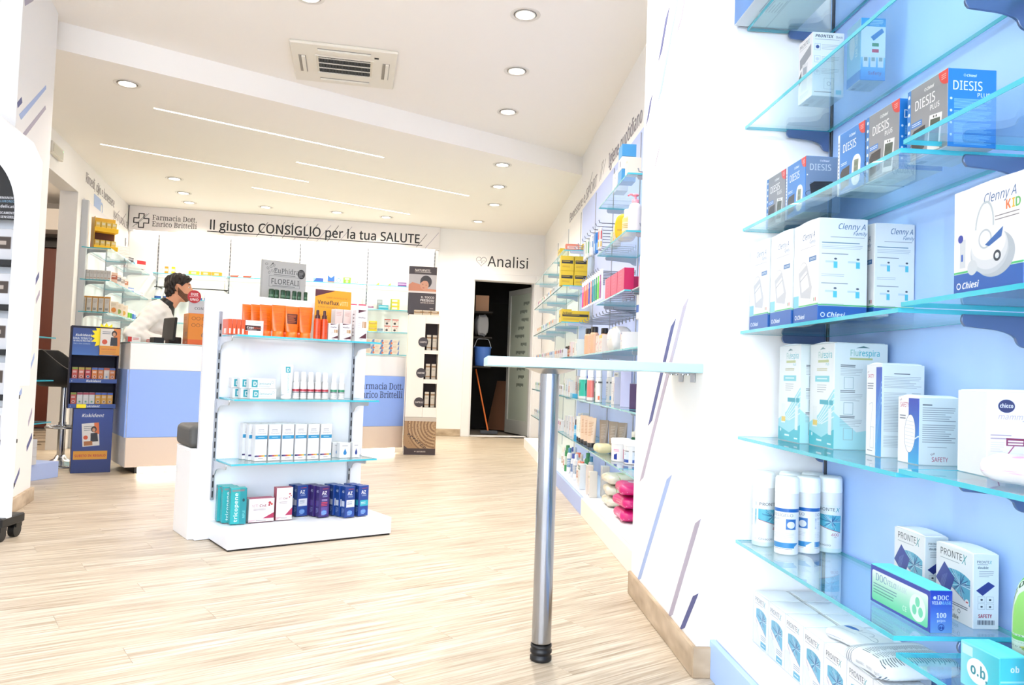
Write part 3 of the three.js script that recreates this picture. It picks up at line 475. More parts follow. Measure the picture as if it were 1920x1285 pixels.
// ---- glass shelves on the side wall
{
  const t = struct('wall_panel_side'); t.position.copy(K); t.rotation.y = rad(102.4);
  [[-2.3, -1.2], [-1.196, -0.02]].forEach(([a, b]) => mesh('panel', block(b - a, 2.42, 0.008, 0.001, (a + b) / 2, 0.105, 0.004), mat('#e8e6ea', 0.5), t));
  mesh('end_post', block(0.05, 2.5, 0.06, 0.003, -2.33, 0.0, 0.03), mat('#bfc3c8', 0.4), t);
  const add = (s, size, x0, x1, y) => { const [g, wd] = letters(s, F_SANS, size); mesh('lettering', g.scale((x1 - x0) / wd, 1, 1).translate(x0, y, 0.001), PALEINK, t); };
  add('Rimedi, cibo e benessere', 0.105, -2.26, -0.9, 2.7); add('NATURALE', 0.085, -0.92, -0.1, 2.585);
  mesh('cup_emblem', merged([plate([[-1.88, 2.66], [-1.56, 2.66], [-1.58, 2.47], [-1.86, 2.47]], 0.002), new THREE.TorusGeometry(0.055, 0.012, 6, 20).scale(1, 1, 0.1).translate(-1.52, 2.57, 0.001)]), mat('#a9c0ea', 0.6), t);
  mesh('vinyl_stroke', merged([bar2(-1.72, 2.68, -1.66, 2.8, 0.006), bar2(-1.7, 2.68, -1.76, 2.78, 0.006), bar2(-0.9, 2.56, -0.6, 2.72, 0.005), bar2(-0.55, 2.56, -0.2, 2.76, 0.005)]), GREYINK, t);
  const up = upright('shelf_upright', 0.2, 2.45, [2.016, 1.69, 1.365, 1.04], 0.2, 0.06, 0.004, false);
  const PL = (d, o) => { const p = pL(d, o); return [p[0], p[1]]; };
  [[2.24, 'beside the opening to the side room'], [1.22, 'in the middle of the side wall'], [0.2, 'by the corner with the back wall']].forEach(([d, w]) => { const [x, z] = PL(d, 0.008); put(up, x, 0, z, 102.4, 'slotted shelf upright on the side wall ' + w, 'shelf upright'); });
  ['topmost, under the yellow display', 'second from above, with small white cartons', 'third from above, with white and orange cartons', 'lowest, behind the denture display'].forEach((w, k) => [[1.225, 2.36, 'by the opening'], [0.03, 1.215, 'by the corner']].forEach(([a, b, p]) => { const [x, z] = PL((a + b) / 2, 0.155); glassShelf('glass_shelf', b - a - 0.006, 0.27, 'side wall glass shelf ' + p + ', ' + w.split(',')[0] + (p === 'by the opening' ? ',' + w.split(',')[1] : ''), 'glass shelves of the side wall', x, [2.025, 1.7, 1.375, 1.05][k], z, 102.4); }));
}
// ---- shelf end seen past the striped wall
{
  const t = thing('shelf_plinth', 'low pale blue plinth showing past the foot of the striped wall', 'plinth', -3.3, 0, -5.95, -16);
  mesh('front_board', block(0.5, 0.12, 0.018, 0.002, 0, 0, 0.24), mat('#9fb5e4', 0.45), t); mesh('deck', block(0.5, 0.118, 0.47, 0.002, 0, 0, 0), mat('#a9bce8', 0.45), t);
  const b = struct('partition', block(0.05, 1.5, 0.9, 0.003), WHITE); b.position.set(-3.62, 0, -5.6);
  [1.046, 0.726, 0.414].forEach((y, i) => glassShelf('glass_shelf', 0.53, 0.3, 'glass shelf corner showing past the striped wall, ' + ['upper', 'middle', 'lower'][i], 'shelf corners past the striped wall', -3.33, y, -5.95, 0));
}
// ---- ceiling air conditioner
{
  const t = thing('ceiling_air_conditioner', 'square cream cassette air conditioner with a dark grille set in the ceiling', 'air conditioner', -0.926, H1, -5.63, 8);
  const CR = mat('#e8e2d4', 0.45);
  mesh('cover_plate', block(0.73, 0.022, 0.71, 0.008, 0, -0.022, 0), CR, t);
  mesh('grille_recess', bx(0.36, 0.003, 0.3, 0, -0.0235, 0.02), mat('#0c0d10', 0.8), t);
  const ribs = []; for (let i = 0; i < 34; i++) ribs.push(bx(0.0045, 0.006, 0.3, -0.172 + i * 0.0104, -0.026, 0.02)); mesh('grille_rib', mergeGeometries(ribs), mat('#3b3d42', 0.5), t);
  for (let i = 0; i < 4; i++) mesh('grille_bar', bx(0.36, 0.006, 0.008, 0, -0.029, -0.12 + i * 0.09), CR, t);
  mesh('grille_frame', merged([bx(0.4, 0.008, 0.012, 0, -0.026, 0.178), bx(0.4, 0.008, 0.012, 0, -0.026, -0.138), bx(0.012, 0.008, 0.31, -0.2, -0.026, 0.02), bx(0.012, 0.008, 0.31, 0.2, -0.026, 0.02)]), CR, t);
  for (const [x, z, w, d] of [[0, 0.27, 0.36, 0.05], [0, -0.27, 0.36, 0.05], [-0.29, 0, 0.05, 0.3], [0.29, 0, 0.05, 0.3]]) { const v = mesh('air_slot', bx(w, 0.003, d, x, -0.0235, z), mat('#9a958c', 0.7), t); mesh('louvre', bx(w > d ? w : 0.024, 0.012, w > d ? 0.024 : d, x + (w > d ? 0 : 0.008), -0.03, z + (w > d ? 0.008 : 0)).rotateX(0), CR, v); }
  mesh('receiver_window', bx(0.03, 0.003, 0.022, 0.22, -0.0236, 0.23), BLACK, t);
}
{
  const [x, z] = pL(3.4, 0.02), t = thing('emergency_light', 'flat pale emergency light with a green lamp above the side room opening', 'emergency light', x, 2.66, z, 102.4);
  mesh('housing', block(0.34, 0.105, 0.035, 0.005), mat('#ddd9cd', 0.5), t); mesh('lens', block(0.3, 0.07, 0.006, 0.002, 0, 0.016, 0.019), mat('#c9c7b8', 0.3), t); mesh('status_lamp', cyl(0.006, 0.006, 0.006, 0, 0, 0, 10).rotateX(Math.PI / 2).translate(0.14, 0.085, 0.02), glow('#30d060', 1.2), t);
}
// ---------------------------------------------------------------- goods in the bay beside the pillar (fronts towards the aisle, sides towards the viewer)
const NP = { page: 'near' };
{
  const chiesi = (c, x, y, s, col) => { Ring(c, x + s * 0.4, y - s * 0.36, s * 0.3, col, s * 0.13); Tx(c, 'Chiesi', x + s * 0.85, y, s, col, { b: 1, i: 1 }); };
  const cuff = (c, x, y, w, h) => { Pg(c, [[x, y + h * 0.2], [x + w * 0.2, y], [x + w, y - h * 0.05], [x + w * 0.95, y + h * 0.85], [x + w * 0.1, y + h]], '#26262b'); for (let i = 0; i < 9; i++) R(c, x + 2, y + 4 + i * h / 10, w * 0.85, 0.7, '#3a3a40'); c.strokeStyle = '#222'; c.lineWidth = 1; c.beginPath(); c.ellipse(x + w * 0.15, y + h * 0.75, w * 0.32, h * 0.22, 0, 0, 7); c.stroke(); };
  const stripe = (c, h) => { R(c, 0, 0, 14, h, '#1f7fd0'); for (let i = 0; i < 7; i++) C(c, 7, 14 + i * 19, 4, '#e8f2fb'); };
  const dFront = (col, plus, phone) => (c, w, h) => {
    R(c, 0, 0, w, h, col); if (plus) stripe(c, h); else { R(c, 0, 0, 12, h, '#dfe6ee'); Bars(c, 3, 20, 6, 12, 9, '#6b7f99', 4); }
    C(c, w, 0, 30, '#e33a2f'); Bars(c, w - 20, 8, 16, 3, 4, '#fbd9d4', 1.2); chiesi(c, w * 0.44, 20, 9, '#fff'); Tx(c, 'DIESIS', 28, 50, 28, '#fff', { sx: 0.92 }); if (plus) Tx(c, 'PLUS', 84, 66, 15, '#fff');
    R(c, 16, 74, 40, 12, plus ? '#2a7bd0' : col); Bars(c, 19, 77, 34, 2, 4, '#fff', 1.4); cuff(c, 16, 92, 52, 52);
    if (phone) { c.save(); c.translate(84, 76); c.rotate(0.12); R(c, 0, 0, 44, 72, '#eceeee'); R(c, 4, 9, 34, 52, '#48584c'); C(c, 15, 4.5, 2.4, '#222'); C(c, 24, 4.5, 2.4, '#222'); for (let i = 0; i < 3; i++) Tx(c, '888', 8, 26 + i * 15, 13, '#2b362e'); c.restore(); }
    else { c.save(); c.translate(84, 70); c.rotate(0.1); c.fillStyle = '#f4f6f7'; c.beginPath(); c.roundRect(0, 0, 46, 74, 20); c.fill(); R(c, 10, 12, 24, 32, '#7f8f7a'); Tx(c, '88', 13, 26, 12, '#38443a'); Tx(c, '88', 13, 40, 12, '#38443a'); C(c, 23, 58, 5, '#dde3e6'); c.restore(); }
    R(c, 20, h - 6, 60, 1.4, '#dfe7ee');
  };
  const dSide = (c, w, h) => { R(c, 0, 0, w, h, '#1b86dd'); chiesi(c, 32, 15, 7, '#e8f6ff'); Tx(c, 'DIESIS', 9, 42, 25, '#fff', { sx: 0.86 }); Tx(c, 'PLUS', 60, 55, 12, '#fff'); for (let b = 0; b < 4; b++) { C(c, 7, 60 + b * 24, 2.6, '#dff2ff'); Bars(c, 13, 60 + b * 24, 78, 8, 2.5, '#9fd4fb', 1.1); } };
  const dBottom = (c, w, h) => { R(c, 0, 0, w, h, '#dfe9f4'); R(c, 10, 12, 24, 16, '#8d9cac'); Bars(c, 45, 14, 60, 5, 3.4, '#8c9bb0', 1); Bars(c, 10, 45, 90, 6, 4, '#9aa8ba', 1); Ln(c, [[0, h * 0.5], [w, h * 0.5]], '#93a6bd', 0.8); };
  const bot = art('near', 144, 100, 1.4, dBottom), ds = art('near', 100, 155, 2.6, dSide);
  const fGrey = art('near', 144, 155, 2.4, dFront('#8f9297', true, true)), fBlue = art('near', 144, 155, 2.4, dFront('#2b84d6', false, false));
  const sGrey = art('near', 100, 155, 2.2, (c, w, h) => { R(c, 0, 0, w, h, '#7f96b8'); chiesi(c, 40, 14, 7, '#eef'); Tx(c, 'DIESIS', 10, 38, 24, '#dfe9f5', { sx: 0.9 }); C(c, 5, 52, 2, '#fff'); cuff(c, 12, 70, 66, 46); });
  const grey = carton('pressure_monitor_carton', 0.138, 0.155, 0.1, { f: fGrey, s: ds, t: bot, b: bot, k: ds }, { ...NP, flap: 0.0015, col: '#c9d3de' }), blue = carton('pressure_monitor_carton', 0.13, 0.155, 0.1, { f: fBlue, s: sGrey, t: bot, b: bot, k: ds }, { ...NP, flap: 0.0015, col: '#2b84d6' });
  const gr = 'blood pressure monitor cartons beside the pillar', y = Y[4];
  put(grey, 0.972, y, -1.511, -90, 'grey and blue blood pressure monitor carton nearest the viewer on the fourth shelf', 'carton', gr);
  put(grey, 0.972, y, -1.68, -90, 'grey blood pressure monitor carton, second from the viewer on the fourth shelf', 'carton', gr);
  put(blue, 0.972, y, -1.822, -90, 'blue monitor carton with white round device, beside the second grey one', 'carton', gr);
  put(blue, 0.968, y, -2.128, -90, 'blue monitor carton further in, its grey side turned to the viewer', 'carton', gr);
  put(grey, 0.968, y, -2.266, -90, 'grey monitor carton deepest in the corner of the fourth shelf', 'carton', gr);
  // white machine cartons with a blue foot
  const foot = (c, w, h, k = 0.165) => { R(c, 0, h * (1 - k) - 5, w, 5, '#dff3e4'); R(c, 0, h * (1 - k) - 4, w, 3, '#3fbf74'); R(c, 0, h * (1 - k), w, h * k, '#1d63b8'); };
  const famF = art('near', 145, 260, 2, (c, w, h) => { R(c, 0, 0, w, h, '#fbfdfe'); foot(c, w, h); Tx(c, 'Clenny A', 50, 44, 21, '#27588f', { i: 1, sx: 0.9 }); Tx(c, 'Family', 92, 58, 12, '#27588f', { i: 1 }); Bars(c, 40, 66, 90, 1, 3, '#7f8fa2'); R(c, 92, 92, 42, 12, '#3d78b4'); Bars(c, 96, 96, 34, 2, 3, '#e5f0fa', 1.2); c.strokeStyle = '#c9ced4'; c.lineWidth = 3; c.beginPath(); c.arc(60, 128, 26, 3.2, 6.1); c.stroke(); Pg(c, [[30, 128], [80, 108], [112, 170], [104, 200], [44, 192]], '#c6ccd3'); Pg(c, [[42, 140], [78, 124], [96, 168], [52, 180]], '#e9edf0'); Ln(c, [[40, 150], [84, 132]], '#8e98a4', 2); R(c, 0, 186, 34, 30, '#7fd0e4'); R(c, 122, 198, 4, 9, '#3f9a55'); R(c, 126, 198, 4, 9, '#eee'); R(c, 130, 198, 4, 9, '#d0413c'); Tx(c, 'Chiesi', 26, h - 12, 15, '#fff', { b: 1, i: 1 }); Ring(c, 17, h - 17, 5, '#fff', 2); });
  const famS = art('near', 126, 260, 2.2, (c, w, h) => { R(c, 0, 0, w, h, '#f4fcfe'); foot(c, w, h, 0.155); Tx(c, 'Clenny A', 48, 26, 20, '#2a5a94', { i: 1, sx: 0.92 }); Tx(c, 'Family', 88, 40, 12, '#2a5a94', { i: 1 }); Bars(c, 30, 46, 90, 1, 3, '#54657a'); Bars(c, 8, 60, 100, 1, 4, '#4c7d9a', 2); Bars(c, 8, 67, 108, 3, 4, '#9fb2c0'); for (const yy of [98, 172]) { Bars(c, 8, yy - 10, 70, 1, 3, '#6d7d8e', 1.6); for (const x of [18, 76]) { R(c, x, yy + 8, 22, 5, '#cfe6ee'); C(c, x + 26, yy + 3, 4, '#4d5a68', 2.4); R(c, x + 21, yy + 10, 10, 16, '#59cfe6'); } Bars(c, 8, yy + 42, 60, 2, 4, '#9aaab8'); } Tx(c, 'Chiesi', 22, h - 13, 16, '#eaf4ff', { b: 1, i: 1 }); Ring(c, 13, h - 18, 5, '#eaf4ff', 2); });
  const wtop = flat('near', '#f2f5f7'), fam = carton('inhaler_machine_carton', 0.142, 0.26, 0.126, { f: famF, s: famS, t: wtop }, { ...NP, flap: 0.004, col: '#f4f6f8' });
  const fg = 'white inhaler machine cartons';
  put(fam, 0.934, Y[3], -1.945, -90, 'tall white inhaler machine carton with blue foot, nearest the viewer of the front three', 'carton', fg);
  put(fam, 0.93, Y[3], -2.092, -90, 'tall white inhaler machine carton with blue foot, middle of the front three', 'carton', fg);
  put(fam, 0.926, Y[3], -2.24, -90, 'tall white inhaler machine carton with blue foot, against the pillar', 'carton', fg);
  put(fam, 1.061, Y[3], -1.935, -90, 'tall white inhaler machine carton set back against the blue boards', 'carton', fg).scale.set(1, 0.965, 0.82);
  const kidF = art('near', 172, 180, 2.2, (c, w, h) => { R(c, 0, 0, w, h, '#fdfdfe'); foot(c, w, h, 0.19); Tx(c, 'Clenny A', 76, 34, 22, '#2a5a94', { i: 1, sx: 0.92 }); ['K', 'I', 'D'].forEach((s, i) => Tx(c, s, 130 + [0, 15, 22][i], 54, 21, ['#e8743a', '#f0b93a', '#63b96a'][i], { b: 1 })); Bars(c, 106, 60, 58, 2, 6, '#7a7a80', 1.6); c.strokeStyle = '#bccad1'; c.lineWidth = 4; c.beginPath(); c.ellipse(80, 76, 22, 44, 0.1, 3.1, 6.2); c.stroke(); C(c, 104, 122, 50, '#b4c0c9', 38); C(c, 92, 116, 47, '#c3ced6', 38); C(c, 92, 110, 45, '#d8e0e5', 36); C(c, 90, 102, 42, '#eef2f4', 28); Ring(c, 82, 94, 15, '#b9c5cd', 3); Pg(c, [[82, 104], [126, 80], [122, 96], [92, 108]], '#2767b2'); Ring(c, 112, 126, 7, '#2b3a4a', 4); R(c, 16, 86, 16, 50, '#cfd8de'); C(c, 18, 84, 7, '#2440a8'); R(c, 20, 112, 5, 12, '#2b5fc0'); C(c, 50, 138, 13, '#ccd6dc'); Ring(c, 14, h - 13, 5, '#fff', 2); Tx(c, 'Chiesi', 22, h - 8, 15, '#fff', { b: 1, i: 1 }); });
  put(carton('inhaler_machine_carton', 0.172, 0.18, 0.14, { f: kidF, s: wtop, t: wtop }, { ...NP, flap: 0.003 }), 0.928, 1.056, -1.232, -90, 'square white carton picturing a round white inhaler machine with a tube handle', 'carton');
  // teal and white respiratory kits
  const fluF = art('near', 152, 275, 1.9, (c, w, h) => { R(c, 0, 0, w, h, '#f6fdfe'); Pg(c, [[0, 215], [60, 190], [152, 120], [152, 275], [0, 275]], '#9fe4ee'); Pg(c, [[0, 235], [80, 250], [152, 225], [152, 275], [0, 275]], '#35bccd'); for (let i = 0; i < 5; i++) Ln(c, [[40 + i * 9, 215], [152, 128 + i * 16]], 'rgba(255,255,255,.75)', 3); Pg(c, [[62, 16], [80, 9], [98, 14], [80, 14]], '#4a7d84'); Tx(c, 'Flui', 52, 38, 24, '#8fc9bd', { sx: 0.8 }); Tx(c, 'respira', 78, 38, 24, '#2cb6c8', { sx: 0.8 }); R(c, 52, 43, 66, 7, '#c4cf8f'); Tx(c, 'PLUS', 100, 58, 9, '#68c3cf'); Bars(c, 45, 66, 66, 2, 4, '#c3c79a', 2); R(c, 34, 86, 90, 16, '#7fdbe6'); Bars(c, 46, 92, 66, 1, 4, '#e8fbfd', 3); Bars(c, 48, 110, 60, 4, 6, '#a8b7bd', 1.6); R(c, 22, 168, 28, 56, '#eef6f6'); R(c, 24, 206, 28, 14, '#f0cf55'); R(c, 66, 150, 54, 12, '#2ab0c4'); R(c, 126, 150, 22, 12, '#2ab0c4'); R(c, 120, 172, 20, 68, '#e6f4f6'); C(c, 18, 245, 5, '#dff6f8'); Bars(c, 48, 256, 34, 1, 3, '#e6fbff', 5); Bars(c, 116, 262, 24, 1, 3, '#e6fbff', 4); });
  const fluS = art('near', 140, 275, 1.9, (c, w, h) => { R(c, 0, 0, w, h, '#eefbfd'); Pg(c, [[0, 180], [60, 230], [140, 215], [140, 275], [0, 275]], '#b4eef4'); Tx(c, 'Flui', 40, 32, 22, '#8fc9bd', { sx: 0.8 }); Tx(c, 'respira', 64, 32, 22, '#2cb6c8', { sx: 0.8 }); R(c, 40, 37, 60, 5, '#c4cf8f'); Pg(c, [[56, 12], [76, 6], [92, 11], [76, 11]], '#4a7d84'); for (let b = 0; b < 3; b++) { Bars(c, 16, 56 + b * 66, 40, 2, 4, '#59636b', 1.8); Bars(c, 16, 66 + b * 66, 60, 5, 4, '#9fadb5'); c.strokeStyle = '#a9c6cc'; c.lineWidth = 1.5; c.strokeRect(26, 88 + b * 66, 24, 30); } });
  const flu = carton('respiratory_kit_carton', 0.152, 0.275, 0.14, { f: fluF, s: fluS, t: wtop }, { ...NP, flap: 0.004, col: '#eaf4f5' }), g2 = 'teal respiratory kit cartons';
  put(flu, 1.032, Y[2], -2.034, -92, 'tall white and teal respiratory kit carton, nearer the viewer', 'carton', g2); put(flu, 1.012, Y[2], -2.195, -91, 'tall white and teal respiratory kit carton, against the pillar', 'carton', g2);
  const safety = (c, x, y, s) => { Tx(c, 'The', x, y - s * 0.8, s * 0.45, '#6b4a58', { r: -0.5 }); Tx(c, 'SAFETY', x + s * 0.1, y, s, '#b3274f', { sx: 0.82 }); };
  const talF = art('near', 82, 218, 2.4, (c, w, h) => { R(c, 0, 0, w, h, '#fbfcfe'); Gr(c, 54, 6, 28, h - 6, '#2a50c0', '#27a7e8'); for (let i = 0; i < 5; i++) Ln(c, [[82, 40 + i * 12], [56, 120 + i * 22]], 'rgba(200,235,255,.6)', 1.4); safety(c, 6, 32, 13); Bars(c, 6, 44, 34, 3, 6, '#7a8190', 2.4); c.strokeStyle = '#c2cad2'; c.lineWidth = 1.4; c.beginPath(); c.moveTo(26, 180); c.bezierCurveTo(20, 110, 60, 80, 16, 96); c.stroke(); c.strokeRect(24, 150, 20, 50); Bars(c, 8, 206, 30, 1, 3, '#8a909a', 2); });
  const talS = art('near', 104, 218, 2.2, (c, w, h) => { R(c, 0, 0, w, h, '#eefafd'); Bars(c, 30, 20, 40, 1, 3, '#5c6670', 2); Bars(c, 6, 28, 92, 8, 3.6, '#8d9aa6'); Bars(c, 6, 66, 56, 26, 3.6, '#9aa7b2'); Bars(c, 74, 66, 22, 5, 7, '#7d8a95'); Bars(c, 6, 168, 80, 8, 3.6, '#9aa7b2'); });
  put(carton('throat_kit_carton', 0.075, 0.218, 0.102, { f: talF, s: talS, t: wtop }, { ...NP, flap: 0.004 }), 1.037, Y[2], -1.812, -93, 'tall narrow white carton with a dark blue stripe, between teal kits and mask carton', 'carton');
  const mskF = art('near', 88, 145, 2.6, (c, w, h) => { R(c, 0, 0, w, h, '#fbfcfe'); Gr(c, 46, 2, 42, h - 2, '#2b45b8', '#2fb0e6'); safety(c, 8, 22, 14); Bars(c, 8, 40, 26, 2, 6, '#7a8190', 2.6); c.fillStyle = '#fff'; c.strokeStyle = '#33507a'; c.lineWidth = 1; c.beginPath(); c.ellipse(52, 80, 23, 42, 0.08, 0, 7); c.fill(); c.stroke(); for (let i = 0; i < 8; i++) Ln(c, [[32, 52 + i * 8], [70, 54 + i * 8]], '#c9d3dc', 1); Ln(c, [[74, 90], [88, 84]], '#dfeefa', 3); });
  const mskS = art('near', 94, 145, 2.4, (c, w, h) => { R(c, 0, 0, w, h, '#ecfbfe'); Bars(c, 8, 14, 22, 1, 3, '#59636d', 2.4); Bars(c, 8, 21, 76, 7, 4.6, '#8896a2', 1.3); Bars(c, 8, 58, 76, 9, 4.6, '#8896a2', 1.3); safety(c, 28, h - 8, 14); Bars(c, 20, 106, 44, 1, 3, '#8896a2'); });
  put(carton('face_mask_carton', 0.082, 0.145, 0.094, { f: mskF, s: mskS, t: wtop }, { ...NP, flap: 0.004 }), 1.03, Y[2], -1.663, -91, 'white carton picturing a moulded face mask on blue, short beside the tall narrow one', 'carton');
  const mam = art('near', 150, 155, 2.2, (c, w, h) => { R(c, 0, 0, w, h, '#fcfafc'); C(c, 34, 26, 15, '#2a2f66', 12); Tx(c, 'chicco', 22, 29, 10, '#fff', { b: 1, sx: 0.8 }); Tx(c, 'mammy', 18, 50, 14, '#b9aab6', { i: 1 }); c.save(); c.beginPath(); c.moveTo(74, 6); c.bezierCurveTo(72, 70, 96, 90, 93, 155); c.lineTo(150, 155); c.lineTo(150, 6); c.clip(); R(c, 60, 0, 90, 155, '#c02a8c'); for (let i = 0; i < 46; i++) { const x = 74 + (i * 37 % 76), y2 = 6 + (i * 53 % 150); for (let k = 0; k < 5; k++) C(c, x + Math.cos(k * 1.26 + i) * 4, y2 + Math.sin(k * 1.26 + i) * 4, 3, '#ee7cc4', 2); } c.restore(); Ln(c, [[92, 155], [88, 108], [78, 70]], '#e58cc8', 4); Bars(c, 6, 78, 38, 2, 6, '#b9a8b4', 2.4); Bars(c, 6, 92, 26, 5, 4, '#cfc4cc'); R(c, 34, 84, 34, 14, '#8d2350'); Bars(c, 37, 88, 28, 2, 5, '#fff', 3); Ln(c, [[48, 98], [26, 128], [20, 150]], '#b3486f', 2); Pg(c, [[28, 128], [70, 132], [70, 142], [48, 155], [36, 155]], '#d6dde3'); });
  put(carton('underwear_carton', 0.15, 0.155, 0.1, { f: mam, s: wtop, t: wtop }, { ...NP, flap: 0.003 }), 1.03, 0.735, -1.4, -6, 'white carton with magenta flower pattern and grey briefs picture', 'carton');
  const soft = art('near', 60, 60, 2, (c) => { R(c, 0, 0, 60, 60, '#f8f4f7'); for (let i = 0; i < 9; i++) C(c, 8 + i * 23 % 48, 10 + i * 17 % 44, 5, '#f2b3d4', 3.4); });
  put(pack('folded_garment_pack', 0.17, 0.05, 0.13, soft, { lump: 0.12 }), 0.955, 0.735, -1.22, -80, 'soft white plastic pack with pink flowers lying before the flowered carton', 'pack');
  // spray cans
  const canA = art('near', 200, 215, 2, (c, w, h) => { R(c, 0, 0, w, h, '#f2fafb'); for (const x of [0, 100]) { Tx(c, 'PRONTE', x + 14, 66, 15, '#2b3540', { sx: 0.95 }); Tx(c, 'X', x + 67, 68, 20, '#2aa3ad', { i: 1 }); c.save(); c.beginPath(); c.moveTo(x + 12, 78); c.lineTo(x + 86, 82); c.lineTo(x + 84, 142); c.lineTo(x + 12, 116); c.clip(); R(c, x, 76, 100, 70, '#5fc0d8'); burst(c, x + 58, 104, 40, 36); c.restore(); Ln(c, [[x + 12, 116], [x + 84, 142]], '#a83246', 1.6); Tx(c, '400', x + 56, 154, 14, '#b03a4d'); Bars(c, x + 64, 158, 8, 1, 2, '#444'); Tx(c, 'Ghiaccio', x + 14, 190, 11, '#5a666e'); R(c, x, 198, 100, 17, '#d9f2f5'); } R(c, 0, 0, w, 46, '#fbfdfd'); });
  const canB = art('near', 200, 215, 2, (c, w, h) => { R(c, 0, 0, w, h, '#fbfdfe'); R(c, 0, 54, w, 12, '#1f6cc2'); for (const x of [0, 100]) { Tx(c, 'OSSIGELO', x + 8, 82, 14, '#7d8791'); Tx(c, 'SPORT', x + 8, 95, 10, '#a5aeb6'); R(c, x + 52, 90, 28, 36, '#2e74c0'); C(c, x + 66, 110, 11, '#f0f4f6', 12); Bars(c, x + 10, 104, 34, 7, 4, '#c3cbd2'); Bars(c, x + 10, 140, 66, 4, 5, '#bcc6ce'); R(c, x + 6, 172, 70, 18, '#3f95d2'); Pg(c, [[x + 76, 172], [x + 92, 172], [x + 70, 190], [x + 60, 190]], '#3f95d2'); Bars(c, x + 6, 193, 66, 1, 2, '#3b4450'); } });
  const prof = [[0, 0], [0.03, 0], [0.0325, 0.003], [0.0325, 0.168], [0.031, 0.171]], cap = [[0.0318, 0.17], [0.0325, 0.172], [0.032, 0.208], [0.029, 0.215], [0, 0.2155]];
  const ca = bottle('spray_can', prof, canA, cap, '#f6fafa', { turns: 1, n: 32 }), cb = bottle('spray_can', prof, canB, cap, '#f6fafa', { turns: 1, n: 32 });
  [[ca, 0.905, -2.272, 20, 'white and teal ice spray can on its own against the pillar', 'teal'], [cb, 0.93, -2.168, 150, 'blue-banded cold spray can foremost of the group', 'b'], [cb, 1.002, -2.19, 100, 'blue-banded cold spray can second behind the foremost one', 'b'], [ca, 1.074, -2.205, 330, 'white and teal ice spray can against the blue boards', 'teal'], [ca, 0.985, -2.275, 60, 'white capped spray can hidden behind the blue-banded pair, nearer the aisle', 'teal'], [ca, 1.058, -2.285, 60, 'white capped spray can hidden behind the blue-banded pair, nearer the boards', 'teal']].forEach(([p, x, z, a, l]) => put(p, x, Y[1], z, a, l, 'spray can', 'cold spray cans by the pillar'));
  // cold pack cartons
  const pro = (c, x, y, s) => { Tx(c, 'PRONTE', x, y, s, '#25303a', { sx: 1.05 }); Tx(c, 'X', x + s * 3.78, y + s * 0.2, s * 1.35, '#1f9aa5', { i: 1, sx: 0.9 }); Bars(c, x + 1, y + s * 0.3, s * 3.4, 1, 2, '#9aa6ae', 1.2); };
  const ice = (c, x, y, w, h) => { c.save(); c.beginPath(); c.moveTo(x, y + h * 0.1); c.quadraticCurveTo(x + w * 0.6, y - h * 0.06, x + w, y + h * 0.2); c.lineTo(x + w, y + h); c.lineTo(x, y + h * 0.45); c.clip(); R(c, x, y - 5, w, h + 10, '#66bcd8'); burst(c, x + w * 0.62, y + h * 0.45, w * 0.6, h * 0.6); c.restore(); Ln(c, [[x, y + h * 0.45], [x + w, y + h]], '#b34a58', 1); };
  const cpF = art('near', 126, 148, 2.6, (c, w, h) => { R(c, 0, 0, w, h, '#f8fbfc'); pro(c, 14, 22, 20); ice(c, 30, 42, 88, 66); Pg(c, [[0, 76], [30, 36], [66, 64], [44, 108]], '#2f479f'); for (let i = 0; i < 5; i++) Ln(c, [[14 + i * 4, 96 - i * 2], [24 + i * 4, 66 - i * 2]], 'rgba(190,205,245,.6)', 1); C(c, 108, 102, 7, '#fff'); Bars(c, 104, 100, 8, 1, 2, '#c33', 2.4); Bars(c, 46, 112, 66, 2, 4, '#68737c', 1.8); Ring(c, 62, 126, 4, '#8796a2', 1); Ring(c, 82, 126, 4, '#56636e', 1.4); Tx(c, 'double', 44, 144, 11, '#33404a', { b: 1 }); });
  const cpS = art('near', 54, 148, 3, (c, w, h) => { R(c, 0, 0, w, h, '#eefafc'); pro(c, 7, 17, 7); Tx(c, 'double', 9, 28, 7, '#4d5f6a', { b: 1 }); Bars(c, 12, 33, 32, 4, 3.4, '#7d8a94'); Pg(c, [[6, 72], [32, 54], [46, 62], [20, 82]], '#27398f'); for (const x of [10, 28]) for (const y2 of [84, 98]) { c.strokeStyle = '#b9c6cc'; c.lineWidth = 0.8; c.strokeRect(x, y2, 15, 11); C(c, x + 8, y2 + 6, 2.6, '#2f3b46', 1.8); } Tx(c, 'SAFETY', 11, 126, 10, '#b0274c', { b: 1, sx: 0.85 }); for (let i = 0; i < 17; i++) R(c, 9 + i * 2.2, 131, (i * 7 % 3) * 0.5 + 0.6, 9, '#22304a'); });
  const topP = art('near', 108, 100, 1.8, (c, w, h) => { R(c, 0, 0, w, h, '#f6fafb'); ice(c, 10, 12, 36, 22); Bars(c, 52, 20, 44, 4, 4, '#8fa0aa'); Tx(c, 'Le caldo', 30, 60, 11, '#3a4650', { i: 1 }); Bars(c, 30, 66, 40, 3, 4, '#a5b3bb'); Ln(c, [[0, 3], [w, 3]], '#c3ccd1', 1); });
  const cp = carton('cold_pack_carton', 0.126, 0.148, 0.054, { f: cpF, s: cpS, t: topP, b: wtop }, { ...NP, flap: 0.004 }), g3 = 'tall cold pack cartons on the lowest glass shelf';
  put(cp, 1.064, Y[1], -1.58, -91, 'white cold pack carton with a dark blue pad, beside the long mask carton', 'carton', g3); put(cp, 1.065, Y[1], -1.745, -91, 'white cold pack carton with a dark blue pad, half hidden behind the long mask carton', 'carton', g3);
